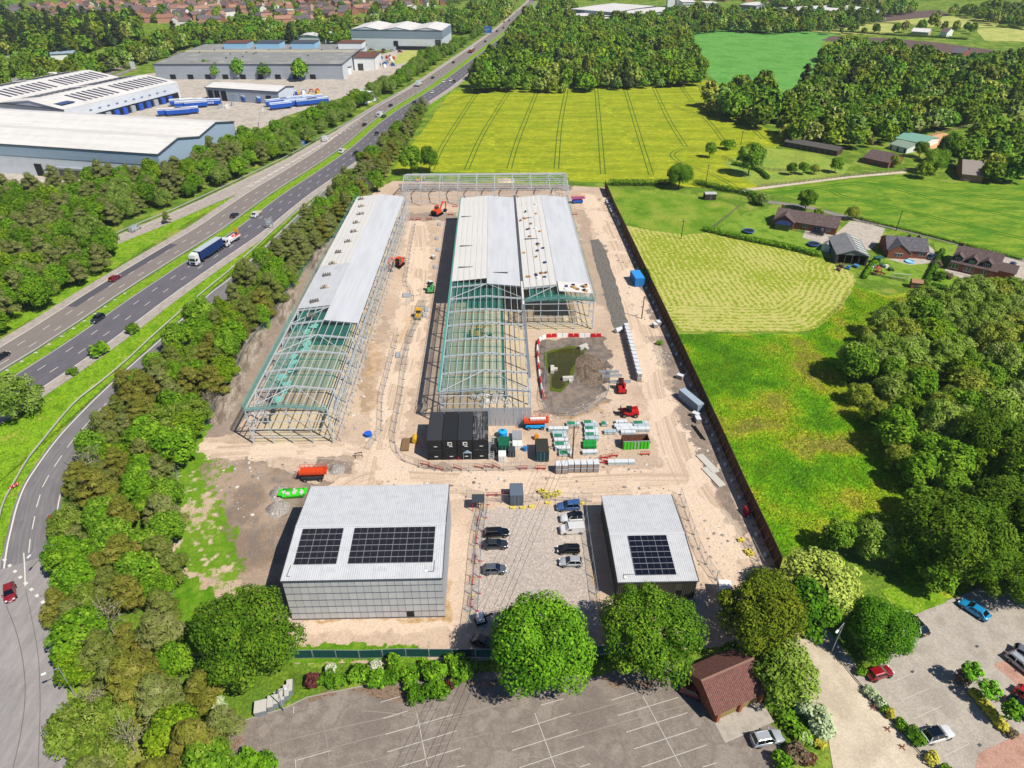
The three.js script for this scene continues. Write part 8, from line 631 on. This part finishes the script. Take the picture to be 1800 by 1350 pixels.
{ const q = rectFrom(...[[110.9,-205.2],[120.2,-203.1],[130.2,-216]]); const t = thing('barn', 'grey corrugated barn with an open front full of clutter', 'barn', q.c, q.turn); const w = q.w, d = q.d, hw = w / 2; for (const s of [-1, 1]) part('side_wall', box(0.15, 3.4, d, s * (hw - 0.1), 1.7, 0), mat(0x5d5f63), t); part('back_wall', box(w - 0.4, 3.4, 0.15, 0, 1.7, -d / 2 + 0.1), mat(0x5d5f63), t); part('gable', prism([[-hw, 3.4], [hw, 3.4], [0, 5.2]], 0.15).translate(0, 0, d / 2 - 0.1), H.fibre, t); for (const x of [-0.9, -0.45, 0, 0.45, 0.9]) part('post', box(0.25, 3.4, 0.25, x * hw, 1.7, d / 2 - 0.2), bark, t); part('roof', [slab(d + 0.8, 0, 5.35, hw + 0.4, 3.35, 0.1), slab(d + 0.8, -hw - 0.4, 3.35, 0, 5.35, 0.1)].map(g => g.rotateY(PI / 2)), H.fibre, t); const r = rng(15); for (let k = 0; k < 6; k++) part('roof_light', slab(1.2, 1.2, 5.02, 4.2, 3.9, 0.06).rotateY(PI / 2).translate(0, 0.12, -d / 2 + 2 + k * 2.4), mat(0xb9bbb4), t);
  for (let k = 0; k < 9; k++) { const c = [q.c[0] - 8 + r() * 18, q.c[1] + d / 2 + 1 + r() * 4]; single('yard_item', [box(0.8 + r(), 0.6 + r() * 0.7, 0.8 + r(), 0, 0.6, 0), box(0.4, 0.5, 1.6, 0.7, 0.3, 0)], [mat(0x4a7aa8), mat(0xc8c8c4), mat(0x6a5a44), mat(0x3a4a3a)][k % 4], 'bulky junk piled outside the open front of the barn', 'junk', 'junk outside the barn', c, r() * 6); } }
function shedSmall(p, turn, w, d, h, rise, wm, rm, label, cat = 'shed') { const t = thing('garden_shed', label, cat, p, turn); gabled(t, w, d, h, rise, wm, rm, 0, 0, 0.15); part('door', box(0.9, h * 0.85, 0.06, 0, h * 0.43, d / 2 + 0.04), B.trim, t); return t; }
shedSmall([112.6,-216.5], 0.9, 3.4, 2.6, 2.1, 0.8, B.white, mat(0x8a8886), 'white shed beside the grey barn'); shedSmall([128.1,-187.3], -0.3, 3, 2.4, 1.9, 0.7, mat(0x7a5a40), mat(0x9a7458), 'brown timber shed behind the football goal'); shedSmall([145.8,-184.9], -0.4, 3, 2.6, 2, 0.7, mat(0xa8aab0), mat(0xb0b2b6), 'grey plastic shed in the dormer bungalow garden'); shedSmall([86.6,-269.8], 0, 4.5, 3, 2.4, 0.4, mat(0x3a3128), mat(0xa8a8a4), 'field shelter with pale roof in the paddock', 'shelter');
{ // brick garage in the foreground
  const q = rectFrom(...[[29.2,-52.3],[36.8,-55.3],[35.2,-61.5]]); const t = thing('garage', 'brown brick double garage with red tiled roof and two doors', 'garage', q.c, q.turn); const w = q.w, d = 6.8; gabled(t, w, d, 2.5, 2.3, mat(0xffffff, { roughness: 0.95, map: grainTex(256, ['#7a4432', '#8c5440', '#96604c'], 16, 64, 3, 0.25) }), H.redTile, 0, 0, 0.45); for (const s of [-1, 1]) part('garage_door', box(w * 0.34, 2.05, 0.08, s * w * 0.22 + 0.1, 1.05, d / 2 + 0.03), mat(0x8a7a48), t); for (const x of [-0.45, 0.02, 0.46]) part('pier', box(0.5, 2.3, 0.4, x * w, 1.15, d / 2 + 0.2), mat(0x9a5a42), t); part('ridge_tile', box(w + 1, 0.14, 0.3, 0, 4.98, 0), mat(0x8a6a5c), t); struct('garage_apron', sheet([[-w / 2, 0], [w / 2, 0], [w / 2 - 0.4, 3.4], [-w / 2 - 0.4, 3.2]].map(([x, z]) => { const c = Math.cos(q.turn), s = Math.sin(q.turn), zz = z + d / 2; return [q.c[0] + x * c + zz * s, q.c[1] - x * s + zz * c]; }), 0.1, 8), M.gravelPark); }
// stables and cottage
{ const b = (A, l, o) => { const q = rectFrom(...A), t = thing(o.n ?? 'stable_block', l, o.cat ?? 'stable', q.c, q.turn); gabled(t, q.w, Math.max(o.d ?? 5, q.d), o.h ?? 2.5, o.r ?? 1.2, o.w ?? mat(0x4a3a30), o.m ?? mat(0x55504c)); for (let k = 0; k < (o.doors ?? 3); k++) part('door', box(1.1, 1.9, 0.1, mix(-q.w * 0.4, q.w * 0.4, k / Math.max(1, (o.doors ?? 3) - 1)), 0.95, Math.max(o.d ?? 5, q.d) / 2 + 0.04), B.trim, t); };
  b([[144.9,-347.5],[164,-329.7],[168.3,-336.5]], 'long low dark stable with felt roof', { doors: 8, d: 5 }); b([[171.6,-319],[179.2,-309.8],[188.6,-322.4]], 'brown roofed stable house behind the paddock fence', { m: H.tile, w: H.brick, r: 2.4, d: 8, n: 'house', cat: 'house' }); b([[203.5,-352.5],[212.4,-341.6],[222.6,-356.5]], 'stable block with pale green roof beside the riding arena', { m: mat(0x6f9a8a), w: B.white, d: 6 }); b([[195.4,-342],[199.8,-333.7],[207.2,-343.8]], 'lower shed with grey-green roof before the green roofed stable', { m: mat(0x7f9080), w: B.white, d: 5 }); b([[202,-290.8],[209,-287.5],[221.8,-305.3]], 'stone cottage with grey roof and white dormer at the field edge', { m: mat(0x8a8078), w: mat(0x9a6a50), h: 3, r: 3.4, d: 8, n: 'cottage', cat: 'house', doors: 1 }); b([[378.6,-613.4],[385.7,-607.4],[401.2,-630.9]], 'lone farmhouse on the ploughed field', { m: H.slate, w: H.brick, h: 5, r: 2.5, d: 8, n: 'house', cat: 'house', doors: 1 }); b([[359.9,-540.7],[364.7,-536],[377.9,-554.6]], 'house hidden among garden trees right of the wood', { m: H.redTile, w: B.white, h: 5, r: 2.5, d: 8, n: 'house', cat: 'house', doors: 1 }); b([[420.3,-757.8],[433,-748.9],[446.8,-770.2]], 'pale barn beside the far hedgerow', { m: B.roofWhite, w: B.cream, h: 4, r: 2, d: 9, n: 'barn', cat: 'barn', doors: 1 }); b([[442.1,-744.5],[446.6,-740.3],[459.4,-761.1]], 'far house between two big hedgerow trees', { m: H.tile, w: B.white, h: 5, r: 2.5, d: 8, n: 'house', cat: 'house', doors: 1 }); }
// brick estate far behind: each house its own
{ const r = rng(321), walls = [mat(0xa06a58), mat(0xb4806c), mat(0x8e5c4e), mat(0xd4cec8), mat(0xb89478)], roofs = [mat(0x6e5a56), mat(0x8a6252), mat(0x5e5a5e), mat(0x9a7460), mat(0x5a5456)], wg = [], rg = []; const proto = (w, d, h, rs) => { const hd = d / 2; return [prism([[-hd, 0], [hd, 0], [hd, h], [0, h + rs], [-hd, h]], w, 'x'), mergeAll([slab(w + 0.6, 0, h + rs + 0.1, hd + 0.4, h - 0.15, 0.2), slab(w + 0.6, -hd - 0.4, h - 0.15, 0, h + rs + 0.1, 0.2)]), mergeAll([box(0.9, 1.6, 0.9, w * 0.36, h + rs + 0.3, 0)]), mergeAll([-0.28, 0.28].flatMap(x => [1.6, 4.1].map(y => box(1.6, 1.2, 0.12, x * w, y, hd + 0.05))))]; }; const P = [proto(9, 8, 5.4, 3), proto(13, 8.5, 5.6, 3.2), proto(18, 8, 5.4, 3)];
  const put = (poly, gap, seed, n, where) => { for (const p of scatter(poly, gap, seed, n)) { const [a, b, c, d] = P[Math.floor(r() * 3)], wi = Math.floor(r() * 5), ri = Math.floor(r() * 5), street = Math.floor(p[1] / 60) % 2; const t = thing('house', ['red', 'salmon', 'dark red', 'white rendered', 'sandy'][wi] + ' walled house with ' + ['brown', 'rust', 'slate', 'orange', 'dark'][ri] + ' roof in ' + where, 'house', p, (street ? 0.25 : -0.6) + (r() < 0.3 ? PI / 2 : 0) + (r() - 0.5) * 0.2, ['red', 'salmon', 'dark red', 'white', 'sandy'][wi] + ' and ' + ['brown', 'rust', 'slate', 'orange', 'dark'][ri] + ' houses of ' + where); part('wall', a, walls[wi], t); const rf = part('roof', b, roofs[ri], t); part('chimney', c, walls[0], rf); } };
  put([[-590.2,-872.8],[-558.5,-882.8],[-617.2,-1006.7],[-583.3,-1112.8],[-475.5,-1162.9],[-369.2,-1198.2],[-308.3,-1027.7],[-323.4,-946.9],[-296.6,-825.3],[-334.4,-846],[-418.5,-913],[-429.7,-879.7],[-493.4,-892.2]], 13, 1, 170, 'the estate behind the dark tree belt'); put([[-355,-1178.6],[-68.5,-1231.3],[-65.1,-1021.8],[-107.1,-994.3],[-157.2,-942.9],[-178.3,-907.2],[-236.5,-875],[-261.9,-897.8]], 15, 2, 95, 'the terraces beyond the white warehouses'); put([[-281.7,-921.5],[-210,-931.8],[-197.9,-874],[-252.9,-864.7]], 13, 3, 12, 'the row above the grey factory'); put([[275.4,-1202.5],[468.8,-1197.8],[424.2,-1123],[277.5,-1135.5]], 22, 5, 22, 'the skyline behind the far factory'); put([[530.6,-1176.4],[604.6,-1184.5],[564.5,-1102],[500.1,-1086.5]], 18, 6, 8, 'the skyline beyond the big shed'); }

renderer.render(scene, camera);
